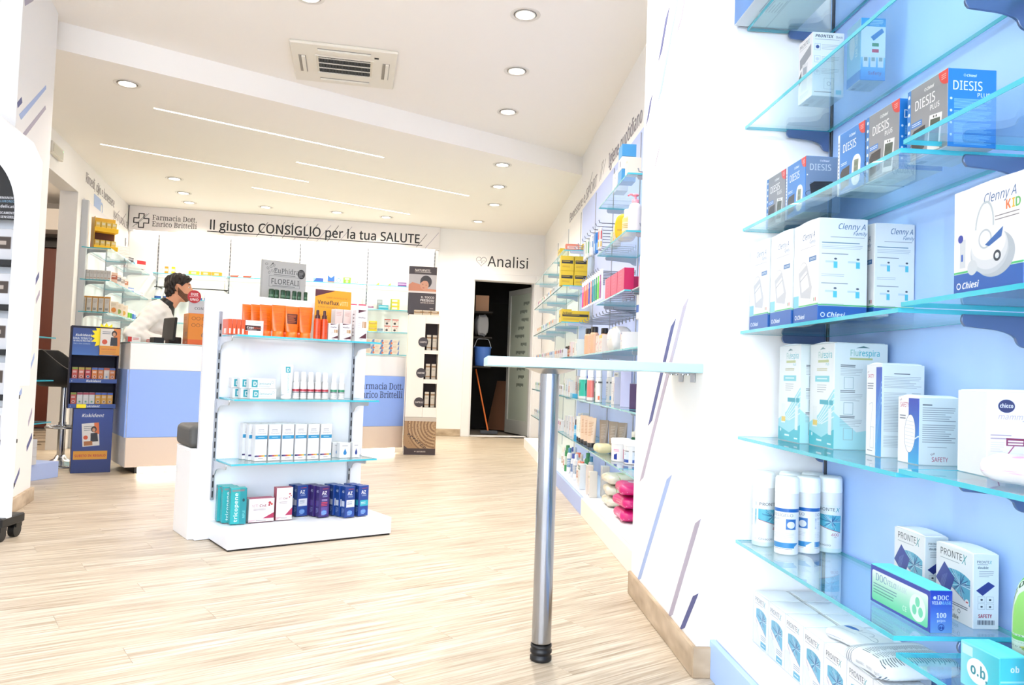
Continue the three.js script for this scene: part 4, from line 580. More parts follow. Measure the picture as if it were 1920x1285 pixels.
  const vF = art('near', 224, 82, 2.6, (c, w, h) => { R(c, 0, 0, w, h, '#1b3fae'); c.save(); c.beginPath(); c.roundRect(6, 10, w - 12, h - 16, 6); c.clip(); Gr(c, 0, 8, w, h, '#f4fbfb', '#35d08f'); c.restore(); Tx(c, 'DOC', 20, 30, 22, '#4f87b4', { f: 'serif' }); Tx(c, 'VELO', 64, 30, 15, '#6c9cc0', { f: 'serif' }); Tx(c, 'MASK', 100, 30, 15, '#b4d4e0', { f: 'serif' }); Bars(c, 12, 38, 96, 2, 6, '#5c8fa0', 2.2); Bars(c, 12, 51, 84, 2, 6, '#3f8f86', 2.2); Tx(c, 'CE', 128, 66, 14, '#dff7ee'); C(c, 182, 46, 28, '#e9faf5', 27); for (const [x, y2] of [[171, 52], [193, 52], [182, 34]]) C(c, x, y2, 8, '#6fdcb4', 10); C(c, 182, 56, 3, '#e9faf5', 12); });
  const vS = art('near', 46, 82, 3.4, (c, w, h) => { Gr(c, 0, 0, w, h, '#1638b8', '#6fa8e8'); C(c, 9, 13, 3.4, '#d5e7fb'); Tx(c, 'DOC', 14, 17, 13, '#e6f2ff', { f: 'serif', b: 1, sx: 0.85 }); Tx(c, 'VELO', 3, 26, 9, '#e6f2ff', { f: 'serif', b: 1, sx: 0.8 }); Tx(c, 'MASK', 22, 26, 9, '#7fc4ea', { f: 'serif', b: 1, sx: 0.8 }); Tx(c, '100', 23, 52, 13, '#eaf4ff', { f: 'serif', b: 1, a: 'center' }); Tx(c, 'pz/pcs', 23, 60, 6, '#eaf4ff', { f: 'serif', a: 'center' }); Ring(c, 23, 71, 6, '#1b3f9c', 1.4); C(c, 21, 72, 2, '#1b3f9c', 3); C(c, 26, 72, 2, '#1b3f9c', 3); });
  const vT = art('near', 224, 46, 1.6, (c, w, h) => { R(c, 0, 0, w, h, '#62d6dd'); C(c, 112, 23, 92, '#4cc7cf', 15); Bars(c, 60, 14, 100, 4, 5, '#d5f6f6', 1.4); });
  put(carton('mask_dispenser_carton', 0.222, 0.082, 0.046, { f: vF, s: vS, t: vT }, { ...NP, flap: 0.002, col: '#63d4db' }), 0.952, Y[1], -1.599, -90, 'long blue and green dispenser carton of a hundred masks', 'carton');
  // cold pack cartons packed on the plinth, two deep
  const plF = art('near', 110, 150, 2.4, (c, w, h) => { R(c, 0, 0, w, h, '#fafcfc'); pro(c, 10, 24, 17); ice(c, 20, 38, 78, 70); Tx(c, 'TERMICO', 14, 76, 7, '#8d6a78', { r: 0.8 }); for (let i = 0; i < 7; i++) Ln(c, [[2 + i * 9, 150], [4 + i * 4, 92]], '#d5e6ea', 1.6); Bars(c, 58, 112, 40, 3, 5, '#7d8c95', 1.6); R(c, 58, 130, 40, 16, '#58b6d2'); Bars(c, 64, 137, 26, 1, 3, '#e6f6fa', 3); });
  const pl = carton('gel_pad_carton', 0.11, 0.15, 0.1, { f: plF, s: art('near', 100, 150, 1.4, (c, w, h) => { R(c, 0, 0, w, h, '#f4fafb'); pro(c, 10, 24, 14); ice(c, 10, 60, 60, 50); Bars(c, 10, 120, 70, 5, 4, '#9babb4'); }), t: topP, b: wtop }, { ...NP, flap: 0.0015 }), g4 = 'gel pad cartons packed on the blue plinth';
  for (let i = 0; i < 7; i++) for (let k = 0; k < 2; k++) {
    if (i > 4 && k === 1) continue;
    put(pl, 0.952 + k * 0.104, Y[0], -2.27 + i * 0.1135, -90, 'white gel pad carton on the plinth, ' + (k ? 'back' : 'front') + ' row, ' + ORD[i] + ' from the pillar', 'carton', g4);
  }
  const bag = art('near', 170, 190, 1.6, (c, w, h) => { R(c, 0, 0, w, h, '#f5fafb'); for (let i = 0; i < 8; i++) R(c, 6 + i * 5, 0, i < 3 ? 3 : 1.4, h, i < 4 ? '#2e63ad' : '#4a5a6a'); for (let b = 0; b < 3; b++) Bars(c, 58 + b * 36, 10, 30, 30, 5.6, b === 1 ? '#56646f' : '#33404c', 1.6); });
  put(pack('support_bandage_pack', 0.15, 0.05, 0.2, bag), 0.985, 0.2665, -1.68, -82, 'flat white paper pack with dark blue lines lying on the gel pad cartons', 'pack');
  const foil = art('near', 150, 110, 1.6, (c, w, h) => { R(c, 0, 0, w, h, '#fbfdfd'); C(c, 44, 50, 24, '#2a6ec0', 9); c.strokeStyle = '#6c7f8a'; c.lineWidth = 1.2; c.beginPath(); c.moveTo(80, 52); c.bezierCurveTo(90, 20, 120, 40, 110, 60); c.bezierCurveTo(120, 40, 150, 60, 130, 70); c.lineTo(84, 66); c.stroke(); R(c, 70, 40, 2, 16, '#333'); Bars(c, 30, 80, 60, 2, 4, '#a8b5bc'); });
  put(pack('shaped_pad_pack', 0.15, 0.03, 0.1, foil), 0.985, 0.2665, -1.86, -75, 'thin white pack with a blue oval lying on the gel pad cartons', 'pack');
  // thermometers on the fifth shelf, and the large carton above
  const baF = art('near', 88, 178, 2, (c, w, h) => { R(c, 0, 0, w, h, '#f6f7fa'); pro(c, 6, 20, 14); Pg(c, [[8, 50], [80, 30], [80, 60], [10, 80]], '#8d949d'); c.save(); c.translate(26, 70); c.rotate(0.1); R(c, 0, 0, 36, 76, '#e0e4ea'); R(c, 6, 10, 24, 20, '#9aa5b2'); c.restore(); Pg(c, [[4, 100], [20, 84], [20, 116], [4, 124]], '#3b3f48'); Bars(c, 10, 156, 60, 3, 4, '#8892a0'); });
  const baS = art('near', 90, 178, 2.4, (c, w, h) => { R(c, 0, 0, w, h, '#eef8fd'); Tx(c, 'PRONTEX', 6, 14, 12, '#2b3642', { b: 1, i: 1, sx: 0.95 }); Tx(c, 'Basic', 66, 14, 9, '#4b5a68'); Bars(c, 6, 19, 72, 1, 3, '#6c7c88'); for (let i = 0; i < 3; i++) { c.strokeStyle = '#aac3d3'; c.lineWidth = 1; c.strokeRect(6, 32 + i * 34, 16, 18); C(c, 14, 41 + i * 34, 5, ['#2f4a8c', '#cfdbe4', '#cfdbe4'][i]); Bars(c, 26, 34 + i * 34, 52, 4, 4, '#8fa1ae'); } c.strokeRect(34, 128, 28, 30); Ring(c, 48, 143, 5, '#7d93a4', 1.5); Bars(c, 6, 166, 50, 1, 3, '#3d4b57', 2); R(c, 68, 160, 16, 12, '#8fd8e8'); });
  put(carton('thermometer_carton', 0.088, 0.178, 0.09, { f: baF, s: baS, t: wtop, b: bot }, { ...NP, flap: 0.002 }), 0.97, Y[5], -2.094, -90, 'white and grey thermometer carton on the fifth shelf, nearer the aisle', 'carton');
  const eaS = art('near', 66, 164, 2.6, (c, w, h) => { R(c, 0, 0, w, h, '#dff1fb'); R(c, 0, 0, w, 22, '#3aa0e0'); Gr(c, 0, h - 60, w, 60, '#8fd0f2', '#1c86dd'); Bars(c, 24, 5, 36, 4, 4, '#c8ecff', 1.6); Pg(c, [[26, 50], [56, 26], [62, 36], [34, 60]], '#2f7fc4'); R(c, 30, 66, 18, 9, '#4c9a5c'); R(c, 30, 82, 18, 9, '#d0344c'); for (let i = 0; i < 3; i++) { R(c, 6 + i * 20, 100, 15, 30, '#dfe8ee'); R(c, 9 + i * 20, 104, 9, 10, '#8a9a8c'); } Tx(c, 'Safety', 20, 150, 12, '#7a3470', { b: 1 }); });
  const eaF = art('near', 78, 164, 2, (c, w, h) => { R(c, 0, 0, w, h, '#8fccf0'); Tx(c, 'EAR THERM', 62, 96, 19, '#eafaff', { r: -1.57, sx: 0.72 }); C(c, 30, 60, 16, '#cfe6f4', 34); R(c, 0, h - 26, w, 26, '#1c7cd0'); });
  put(carton('thermometer_carton', 0.078, 0.164, 0.066, { f: eaF, s: eaS, t: wtop, b: bot }, { ...NP, flap: 0.002, col: '#3aa0e0' }), 1.03, Y[5], -1.962, -92, 'light blue ear thermometer carton on the fifth shelf, nearer the boards', 'carton');
  const bigF = art('near', 400, 150, 0.9, (c, w, h) => { R(c, 0, 0, w, h, '#2d7fd0'); Pg(c, [[60, 0], [150, 0], [110, 60], [60, 90]], '#1b3f86'); Tx(c, 'HI', 330, 90, 90, '#dff0ff', { b: 1 }); });
  const bigB = art('near', 400, 200, 0.9, (c, w, h) => { R(c, 0, 0, w, h, '#e8f1f9'); R(c, 200, 70, 40, 30, '#8d9cae'); Bars(c, 90, 40, 70, 7, 9, '#9fb0c4', 2.4); Ln(c, [[0, 100], [w, 100]], '#a9bccf', 2); });
  put(carton('large_device_carton', 0.44, 0.16, 0.2, { f: bigF, s: bigF, t: bigB, b: bigB }, { ...NP, flap: 0.003, col: '#2d7fd0' }), 0.9, Y[6], -2.105, -90, 'large blue and white carton on the topmost shelf, seen from below', 'carton');
  // nearest the viewer, low: tampons and pads
  const obF = art('near', 94, 74, 3, (c, w, h) => { Gr(c, 0, 0, w, h, '#8fe6ee', '#2fc4d8', true); R(c, 4, 4, 26, 16, '#bff2f4'); C(c, 42, 40, 26, '#f4feff', 21); c.save(); Tx(c, 'o.b', 24, 47, 26, '#1f8fa0', { b: 1 }); c.restore(); C(c, 64, 50, 2.4, '#1f8fa0'); Tx(c, 'Comfort', 46, 70, 11, '#e6fbff', { i: 1 }); });
  const obS = art('near', 52, 74, 2.6, (c, w, h) => { R(c, 0, 0, w, h, '#46d0e2'); Tx(c, 'ob', 18, 22, 14, '#dffaff', { b: 1 }); for (let i = 0; i < 4; i++) R(c, 0, 36 + i * 9, w, 3, '#9aeaf2'); });
  put(carton('tampon_carton', 0.094, 0.074, 0.052, { f: obF, s: obS, t: art('near', 94, 52, 2, (c, w, h) => { R(c, 0, 0, w, h, '#5fd8e6'); Bars(c, 30, 14, 50, 2, 6, '#c8f6fa', 2); }) }, { ...NP, flap: 0.002, col: '#5fd8e6' }), 0.905, 0.386, -1.27, -88, 'small turquoise tampon carton with a white oval', 'carton');
  const teA = art('near', 90, 230, 2, (c, w, h) => { R(c, 0, 0, w, h, '#cfe9d6'); C(c, 60, 60, 40, '#d9dc62', 34); C(c, 44, 40, 22, '#9fcf6c', 30); C(c, 70, 80, 20, '#e6e08a', 30); R(c, 58, 40, 32, 40, '#d6336a'); Ring(c, 20, 54, 17, '#5a9f90', 1.6); Tx(c, 'TENA', 6, 59, 13, '#3a5560', { b: 1, sx: 0.85 }); C(c, 58, 124, 18, '#d83a74', 22); Tx(c, 'lady', 6, 120, 13, '#6fae92'); R(c, 0, 140, 40, 52, '#62c456'); Tx(c, '20', 6, 208, 16, '#33503c', { b: 1 }); R(c, 0, 215, w, 15, '#8ed06c'); });
  put(pack('pad_pack', 0.09, 0.2, 0.07, teA), 0.99, 0.386, -1.262, -60, 'green and yellow lady pad pack standing behind the tampon carton', 'pack');
  const teB = art('near', 90, 170, 2, (c, w, h) => { Gr(c, 0, 0, w, h, '#8e3a94', '#f08fb0'); for (let i = 0; i < 6; i++) Ln(c, [[10 + i * 12, h], [40 + i * 10, 60]], 'rgba(255,220,235,.5)', 3); Tx(c, 'TENA', 78, 160, 18, '#4a2f55', { b: 1, r: -1.57 }); });
  put(carton('pad_carton', 0.1, 0.16, 0.07, { f: teB, s: teB, t: flat('near', '#b55aa0') }, { ...NP, flap: 0.003, col: '#a5489a' }), 0.955, 0.386, -1.135, -60, 'purple and pink pad carton at the end towards the viewer of the lowest shelf', 'carton');
}
// ---------------------------------------------------------------- goods on the gondola (a along its front from the bench end, b towards the viewer)
const GP = { page: 'gond', c: 0.001 };
const onG = (o, a, b, y, deg, label, cat, group) => { const [x, z] = G(a, b); return put(o, x, y, z, 33.34 + deg, label, cat, group); };
{
  const gw = flat('gond', '#f4f5f7');
  // base deck
  const teal = art('gond', 77, 178, 1.4, (c, w, h) => { R(c, 0, 0, w, h, '#1fb9bd'); Tx(c, 'tricopene', 34, 168, 25, '#e9fdfd', { b: 1, r: -1.57, sx: 1.25 }); R(c, 44, 0, 33, h, '#159ba6'); Tx(c, 'MPLE', 70, 150, 16, '#8fe2e2', { r: -1.57 }); C(c, 62, 60, 6, '#0f4a52', 8); Bars(c, 6, 8, 60, 2, 5, '#d55', 2); });
  const tealS = art('gond', 50, 178, 1.2, (c, w, h) => { R(c, 0, 0, w, h, '#17a6ae'); Bars(c, 8, 16, 34, 2, 6, '#e76d6d', 3); Bars(c, 8, 40, 34, 16, 8, '#7fdadb', 2); });
  const tc = carton('hair_serum_carton', 0.077, 0.178, 0.05, { f: teal, s: tealS, l: tealS, t: flat('gond', '#23c2c4') }, GP);
  [[0.094, -0.165, 'foremost'], [0.072, -0.222, 'middle'], [0.064, -0.275, 'rearmost']].forEach(([a, b, w]) => onG(tc, a, b, 0.1, -6, 'turquoise carton on the gondola base, ' + w + ' of three', 'carton', 'turquoise cartons'));
  const vit = (w, h) => art('gond', w, h, 1.8, (c) => { R(c, 0, 0, w, h, '#fbfafa'); Tx(c, 'VITI', w * 0.12, h * 0.36, w * 0.15, '#c78a94', { sx: 0.9 }); Tx(c, 'Cist', w * 0.41, h * 0.36, w * 0.15, '#8d2438', { b: 1 }); Bars(c, w * 0.18, h * 0.44, w * 0.5, 2, 5, '#7a5560', 1.6); C(c, w * 0.82, h * 0.2, w * 0.055, '#c73a4e'); C(c, w * 0.9, h * 0.26, w * 0.045, '#d85a4e'); C(c, w * 0.8, h * 0.3, w * 0.04, '#b32c44'); Pg(c, [[w * 0.55, h * 0.86], [w, h * 0.62], [w, h * 0.86]], '#c12e5e'); Pg(c, [[0, h * 0.9], [w * 0.4, h * 0.9], [0, h]], '#e6c3cb'); Bars(c, w * 0.3, h * 0.93, w * 0.4, 1, 2, '#6d5560', 2); });
  onG(carton('supplement_carton', 0.128, 0.118, 0.06, { f: vit(128, 118), s: gw, t: flat('gond', '#c12e5e') }, GP), 0.212, -0.178, 0.1, -2, 'wide white supplement carton with red berries and a crimson corner', 'carton');
  onG(carton('supplement_carton', 0.084, 0.166, 0.05, { f: vit(84, 166), s: flat('gond', '#c0264c'), l: flat('gond', '#c0264c'), t: flat('gond', '#c0264c') }, GP), 0.33, -0.172, 0.1, -3, 'tall white supplement carton with crimson sides', 'carton');
  const az = (col, band, txt) => art('gond', 60, 166, 1.9, (c, w, h) => { R(c, 0, 0, w, h, col); Bars(c, 18, 12, 34, 1, 3, '#c9463f', 3); Tx(c, 'AZ', 14, 44, 26, '#fff', { b: 1, sx: 0.95 }); Bars(c, 18, 50, 30, 2, 5, '#bcd0f5', 2); band(c, w, h); C(c, 30, 142, 16, '#4d8fe0', 14); Bars(c, 14, 136, 30, 4, 6, '#d6e6fb', 1.4); });
  const azW = az('#16469f', (c, w) => { R(c, 8, 72, w - 10, 40, '#f2f5fb'); Bars(c, 14, 82, 30, 3, 6, '#6f86b4', 2); }), azP = az('#3a2478', (c) => { Bars(c, 14, 70, 34, 2, 6, '#c9bdf0', 3); Bars(c, 12, 86, 38, 3, 8, '#e0455e', 4); R(c, 12, 112, 38, 40, '#6a55a8'); }), azT = az('#1b4aa6', (c, w) => { R(c, 8, 80, w - 10, 32, '#35c4d8'); Bars(c, 14, 90, 30, 2, 8, '#e6fbfd', 3); });
  const azS = (col, txt) => art('gond', 38, 166, 1.2, (c, w, h) => { R(c, 0, 0, w, h, col); Tx(c, 'AZ', 6, 34, 18, '#e6edfb', { b: 1, sx: 0.9 }); R(c, 5, 78, 26, 30, txt); Bars(c, 6, 120, 26, 4, 7, '#b9caf0', 2); });
  const mk = (f, col, tx) => carton('toothpaste_carton', 0.06, 0.162, 0.038, { f, s: azS(col, tx), l: azS(col, tx), t: flat('gond', col) }, GP);
  const cW = mk(azW, '#14408f', '#dfe6f4'), cP = mk(azP, '#35206d', '#584494'), cT = mk(azT, '#17439b', '#35b4cc');
  const rows = [[cW, 0.448, -0.228, 2, 'blue and white toothpaste carton, upright, nearest the supplement cartons'], [cP, 0.538, -0.15, 4, 'purple toothpaste carton'], [cW, 0.655, -0.086, 4, 'blue and white toothpaste carton, upright, at the front corner'], [cT, 0.738, -0.094, 3, 'blue and turquoise toothpaste carton']];
  for (const [p, a, b, n, l] of rows) for (let k = 0; k < n; k++) { if (b - k * 0.046 < -0.285) continue; onG(p, a - k * 0.014, b - k * 0.044, 0.1, 6, l + ', ' + ORD[k] + ' counting from the front', 'carton', 'upright toothpaste cartons'); }
  // lowest glass shelf
  const sh = art('gond', 62, 184, 1.7, (c, w, h) => { R(c, 0, 0, w, h, '#fafbfc'); Bars(c, 14, 24, 30, 1, 3, '#a3a8b0', 3); Tx(c, 'Doccia', 12, 36, 11, '#9aa0aa'); Tx(c, 'Shampoo', 8, 48, 11, '#9aa0aa'); R(c, 0, 56, w, 18, '#1f9ad0'); Bars(c, 14, 64, 34, 1, 3, '#bfe8fa', 3); ['#2a2f66', '#6d3f8a', '#c94a4a', '#e8953a', '#e9c93f', '#4f9ac0'].forEach((k, i) => R(c, i * w / 6, 156, w / 6 + 1, 8, k)); Bars(c, 18, 172, 26, 1, 3, '#7d858f', 2.4); });
  const shc = carton('shampoo_carton', 0.062, 0.184, 0.045, { f: sh, s: gw, t: gw }, { ...GP });
  for (let r = 0; r < 3; r++) for (let k = 0; k < 6; k++) { if (r > 0 && k > 3) continue; onG(shc, 0.19 + k * 0.0685 - r * 0.016, -0.165 - r * 0.048 + (r === 0 ? k * 0.003 : 0), 0.408, 3, 'white shampoo carton with a blue band, ' + ['front', 'middle', 'back'][r] + ' row, ' + ORD[k] + ' from the bench end', 'carton', 'white shampoo cartons'); }
  const dr = (col) => art('gond', 64, 80, 1.7, (c, w, h) => { R(c, 0, 0, w, h, '#fafafb'); Bars(c, 14, 14, 34, 1, 3, '#8d939c', 2.6); C(c, 32, 54, 10, col, 11); Pg(c, [[22.6, 50], [32, 30], [41.4, 50]], col); });
  const d1 = carton('drops_carton', 0.064, 0.08, 0.035, { f: dr('#2f8fd8'), s: gw, t: gw }, GP), d2 = carton('drops_carton', 0.044, 0.082, 0.035, { f: dr('#1f3f9a'), s: gw, t: gw }, GP);
  onG(d1, 0.648, -0.155, 0.408, 3, 'small white carton with a light blue drop, front', 'carton'); onG(d1, 0.625, -0.2, 0.408, 3, 'small white carton with a light blue drop, half hidden behind the other', 'carton'); onG(d2, 0.712, -0.152, 0.408, 3, 'small white carton with a dark blue drop', 'carton');
  // middle glass shelf
  const tp = art('gond', 134, 50, 1.8, (c, w, h) => { R(c, 0, 0, w, h, '#f8fafa'); R(c, 12, 6, 30, 38, '#2aa7b5'); Tx(c, 'D', 18, 36, 30, '#f4fbfb', { b: 1 }); Tx(c, 'Dentosana', 46, 30, 15, '#35909d', { sx: 0.9 }); Bars(c, 46, 36, 60, 2, 5, '#9fb6bc', 1.6); Ring(c, 118, 18, 6, '#8fb8c0', 1.4); });
  const tpc = carton('toothpaste_carton', 0.134, 0.05, 0.045, { f: tp, s: gw, t: gw }, GP);
  [[0.185, -0.15, 0.7225, 'lower, foremost'], [0.178, -0.15, 0.7735, 'upper, foremost'], [0.155, -0.2, 0.7225, 'lower, second row'], [0.148, -0.2, 0.7735, 'upper, second row'], [0.13, -0.25, 0.7225, 'lower, rear row'], [0.122, -0.25, 0.7735, 'upper, rear row']].forEach(([a, b, y, w]) => onG(tpc, a, b, y, 0, 'white and teal toothpaste carton lying in the stack, ' + w, 'carton', 'lying toothpaste cartons'));
  const tt = art('gond', 70, 150, 1.7, (c, w, h) => { R(c, 0, 0, w, h, '#fafcfc'); R(c, 26, 10, 26, 30, '#2aa7b5'); Tx(c, 'D', 30, 35, 26, '#eafafa', { b: 1 }); Tx(c, 'Dentosana', 44, 140, 20, '#8fd0d6', { r: -1.57 }); });
  onG(squeeze('toothpaste_tube', 0.068, 0.176, tt, '#f3f5f6', { cap: 0.022 }), 0.314, -0.16, 0.7225, 0, 'white and teal toothpaste tube standing on its cap', 'tube');
  const spr = (col) => art('gond', 90, 100, 1.3, (c, w, h) => { R(c, 0, 0, w, h, '#f8f7f7'); R(c, 0, 46, w, 12, col); R(c, 0, 60, w, 5, '#4a4f58'); Bars(c, 4, 70, 80, 4, 6, '#b9bfc6', 2); });
  const sprof = [[0, 0], [0.016, 0], [0.018, 0.003], [0.018, 0.078], [0.014, 0.09], [0.009, 0.094]], scap = [[0.0095, 0.092], [0.0125, 0.094], [0.0125, 0.125], [0.009, 0.14], [0, 0.1405]];
  const sR = bottle('small_spray_bottle', sprof, spr('#c23a4a'), scap, '#f6f4f4', { turns: 3 }), sGn = bottle('small_spray_bottle', sprof, spr('#2f9468'), scap, '#f6f6f4', { turns: 3 });
  for (let k = 0; k < 5; k++) onG(sR, 0.37 + k * 0.0405, -0.17, 0.7225, 20 * k, 'small white spray bottle with a red band, front row, ' + ORD[k] + ' from the toothpaste', 'spray bottle', 'small white sprays');
  for (let k = 0; k < 5; k++) onG(sR, 0.385 + k * 0.0405, -0.215, 0.7225, 20 * k + 9, 'small white spray bottle with a red band, second row, ' + ORD[k] + ' from the toothpaste', 'spray bottle', 'small white sprays');
  for (let k = 0; k < 2; k++) onG(sGn, 0.582 + k * 0.046, -0.17 - k * 0.004, 0.7225, 15 * k, 'small white spray bottle with a green band, ' + ['nearer the red-banded ones', 'at the end of the row'][k], 'spray bottle', 'small white sprays');
  // upper glass shelf
  const orB = art('gond', 90, 76, 1.8, (c, w, h) => { R(c, 0, 0, w, h, '#fbfafa'); R(c, 0, 26, w * 0.86, 26, '#3b1412'); Tx(c, 'Cupe', 6, 42, 15, '#fff', { b: 1 }); Tx(c, 'melanin', 38, 42, 13, '#e8552a', { b: 1, sx: 0.85 }); Bars(c, 8, 47, 50, 1, 3, '#d9c3c0', 2); Bars(c, 44, 12, 36, 1, 3, '#9aa', 2); R(c, 0, 54, 14, 22, '#ef5a28'); });
  const orS = art('gond', 22, 76, 1.4, (c, w, h) => { R(c, 0, 0, w, h, '#f0571f'); R(c, 6, 46, 9, 26, '#fbeee8'); });
  const orc = carton('capsule_carton', 0.09, 0.076, 0.02, { f: orB, s: orS, l: orS, t: flat('gond', '#f2602a') }, GP);
  onG(orc, 0.121, -0.13, 1.0385, 0, 'white and orange capsule carton facing the viewer, with a dark brown band', 'carton', 'capsule cartons');
  for (let k = 0; k < 4; k++) onG(orc, 0.001 + k * 0.0213, -0.165, 1.0385, 90, 'orange spine of a capsule carton set edge on, ' + ORD[k] + ' from the bench end', 'carton', 'capsule cartons');
  const sun = (dark) => art('gond', 76, 150, 1.7, (c, w, h) => { R(c, 0, 0, w, h, '#f5720f'); R(c, 0, 34, w, 1.4, '#b8480a'); Bars(c, 14, 14, 46, 1, 3, '#c9560c', 2); if (dark) { R(c, 10, 44, 56, 58, '#4a1810'); Bars(c, 14, 50, 46, 8, 6, '#d06a30', 2.4); } else { Bars(c, 14, 46, 44, 8, 8, '#c2500c', 2.4); } Bars(c, 14, 118, 40, 3, 7, '#c9560c', 2); });
  const sunA = squeeze('sun_cream_tube', 0.074, 0.165, sun(false), '#ef6510', { cap: 0.03, fat: 0.2 }), sunB = squeeze('sun_cream_tube', 0.076, 0.163, sun(true), '#ef6510', { cap: 0.03, fat: 0.2 }), g = 'orange sun cream tubes';
  [[sunA, 0.252, -0.15, 'tall orange sun cream tube at the front, nearest the capsule cartons'], [sunB, 0.322, -0.145, 'orange sun cream tube with a dark brown panel, at the front'], [sunA, 0.394, -0.14, 'orange sun cream tube at the front, beside the two sprays'], [sunA, 0.205, -0.196, 'orange sun cream tube behind, first from the tall one'], [sunA, 0.172, -0.234, 'orange sun cream tube behind, second from the tall one'], [sunA, 0.14, -0.27, 'orange sun cream tube behind, third from the tall one'], [sunB, 0.298, -0.205, 'orange sun cream tube hidden behind the brown-panelled one'], [sunA, 0.37, -0.205, 'orange sun cream tube hidden behind the one beside the sprays']].forEach(([p, a, b, l]) => onG(p, a, b, 1.0385, 0, l, 'tube', g));
  const so = art('gond', 120, 120, 1.2, (c, w, h) => { R(c, 0, 0, w, h, '#f04f12'); for (const x of [0, 60]) Bars(c, x + 8, 20, 42, 9, 9, '#c83c0c', 2.4); });
  const sunS = bottle('sun_spray_bottle', [[0, 0], [0.0165, 0], [0.0185, 0.003], [0.0185, 0.1], [0.013, 0.108]], so, [[0.0125, 0.106], [0.013, 0.108], [0.013, 0.124], [0.008, 0.128], [0.0075, 0.15], [0.006, 0.153], [0, 0.153]], '#3a120c', {});
  onG(sunS, 0.447, -0.11, 1.0385, 0, 'orange sun spray bottle with a brown pump, nearer the tubes', 'spray bottle', 'orange sun sprays'); onG(sunS, 0.4858, -0.112, 1.0385, 30, 'orange sun spray bottle with a brown pump, nearer the leg cream cartons', 'spray bottle', 'orange sun sprays');
  const ven = (w, h) => art('gond', w, h, 1.8, (c) => { R(c, 0, 0, w, h, '#fbfafa'); Pg(c, [[w * 0.2, 0], [w, 0], [w * 0.2, h * 0.1]], '#5a2233'); Tx(c, 'Venaflux', w * 0.2, h * 0.26, w * 0.17, '#3b2430', { b: 1, sx: 0.9 }); R(c, w * 0.6, h * 0.36, w * 0.36, h * 0.2, '#c99e72'); R(c, w * 0.7, h * 0.36, w * 0.06, h * 0.2, '#f4e3cf'); Bars(c, w * 0.2, h * 0.42, w * 0.36, 4, h * 0.07, '#b7a9b0', 1.6); Pg(c, [[w * 0.3, h * 0.9], [w, h * 0.72], [w, h * 0.9]], '#5a2233'); Bars(c, w * 0.4, h * 0.94, w * 0.3, 1, 2, '#4a3040', 2); });
  const vs = art('gond', 40, 90, 1.2, (c, w, h) => { R(c, 0, 0, w, h, '#f3efef'); Bars(c, 8, 12, 14, 7, 10, '#6b5560', 3); });
  onG(carton('leg_cream_carton', 0.056, 0.088, 0.04, { f: ven(56, 88), s: vs, l: vs, t: gw }, GP), 0.535, -0.125, 1.0385, 2, 'small white leg cream carton beside the orange sprays', 'carton');
  onG(carton('leg_cream_carton', 0.064, 0.092, 0.04, { f: ven(64, 92), s: vs, l: vs, t: gw }, GP), 0.606, -0.125, 1.0385, 2, 'small white leg cream carton in front of the pink ones', 'carton');
  onG(carton('leg_cream_carton', 0.066, 0.172, 0.045, { f: ven(66, 172), s: vs, l: vs, t: flat('gond', '#5a2233') }, GP), 0.696, -0.128, 1.0385, 2, 'tall white leg cream carton at the end of the upper shelf', 'carton');
  const pk = carton('leg_cream_carton', 0.045, 0.172, 0.05, { f: art('gond', 45, 172, 1, (c, w, h) => { R(c, 0, 0, w, h, '#f0d4cc'); Bars(c, 6, 16, 30, 3, 8, '#c9a79e', 3); }), s: gw, t: gw }, GP);
  onG(pk, 0.596, -0.2, 1.0385, 2, 'tall pale pink carton behind the small leg cream cartons, nearer the card', 'carton', 'pale pink cartons'); onG(pk, 0.645, -0.2, 1.0385, 2, 'tall pale pink carton behind the small leg cream cartons, nearer the shelf end', 'carton', 'pale pink cartons');
  const vc = art('gond', 212, 280, 1.5, (c, w, h) => { R(c, 0, 0, w, h, '#f2a818'); Pg(c, [[0, 0], [120, 0], [0, 40]], '#5a2233'); Tx(c, 'GAMBE IN DIFFICOLTÀ?', 62, 46, 12, '#b06a1a', { sx: 1 }); Tx(c, 'Venaflux', 14, 80, 30, '#3b1f2a', { b: 1, sx: 0.98 }); Tx(c, 'VITI', 142, 80, 30, '#f8e2b0', { sx: 0.98 }); Tx(c, 'RITROVI LEGGEREZZA', 16, 100, 12, '#9a6a2a'); Bars(c, 20, 140, 60, 5, 9, '#a86a22', 2); });
  const card = chamfer(0.212, 0.28, 0.004, 0.001, (f, s, t) => at(vc, s, t)), cm = new THREE.Mesh(card, vc.p.board); cm.name = 'display_card';
  onG(cm, 0.598, -0.262, 1.0385, 0, 'yellow advertising card with a dark red corner behind the leg cream cartons', 'card');
}
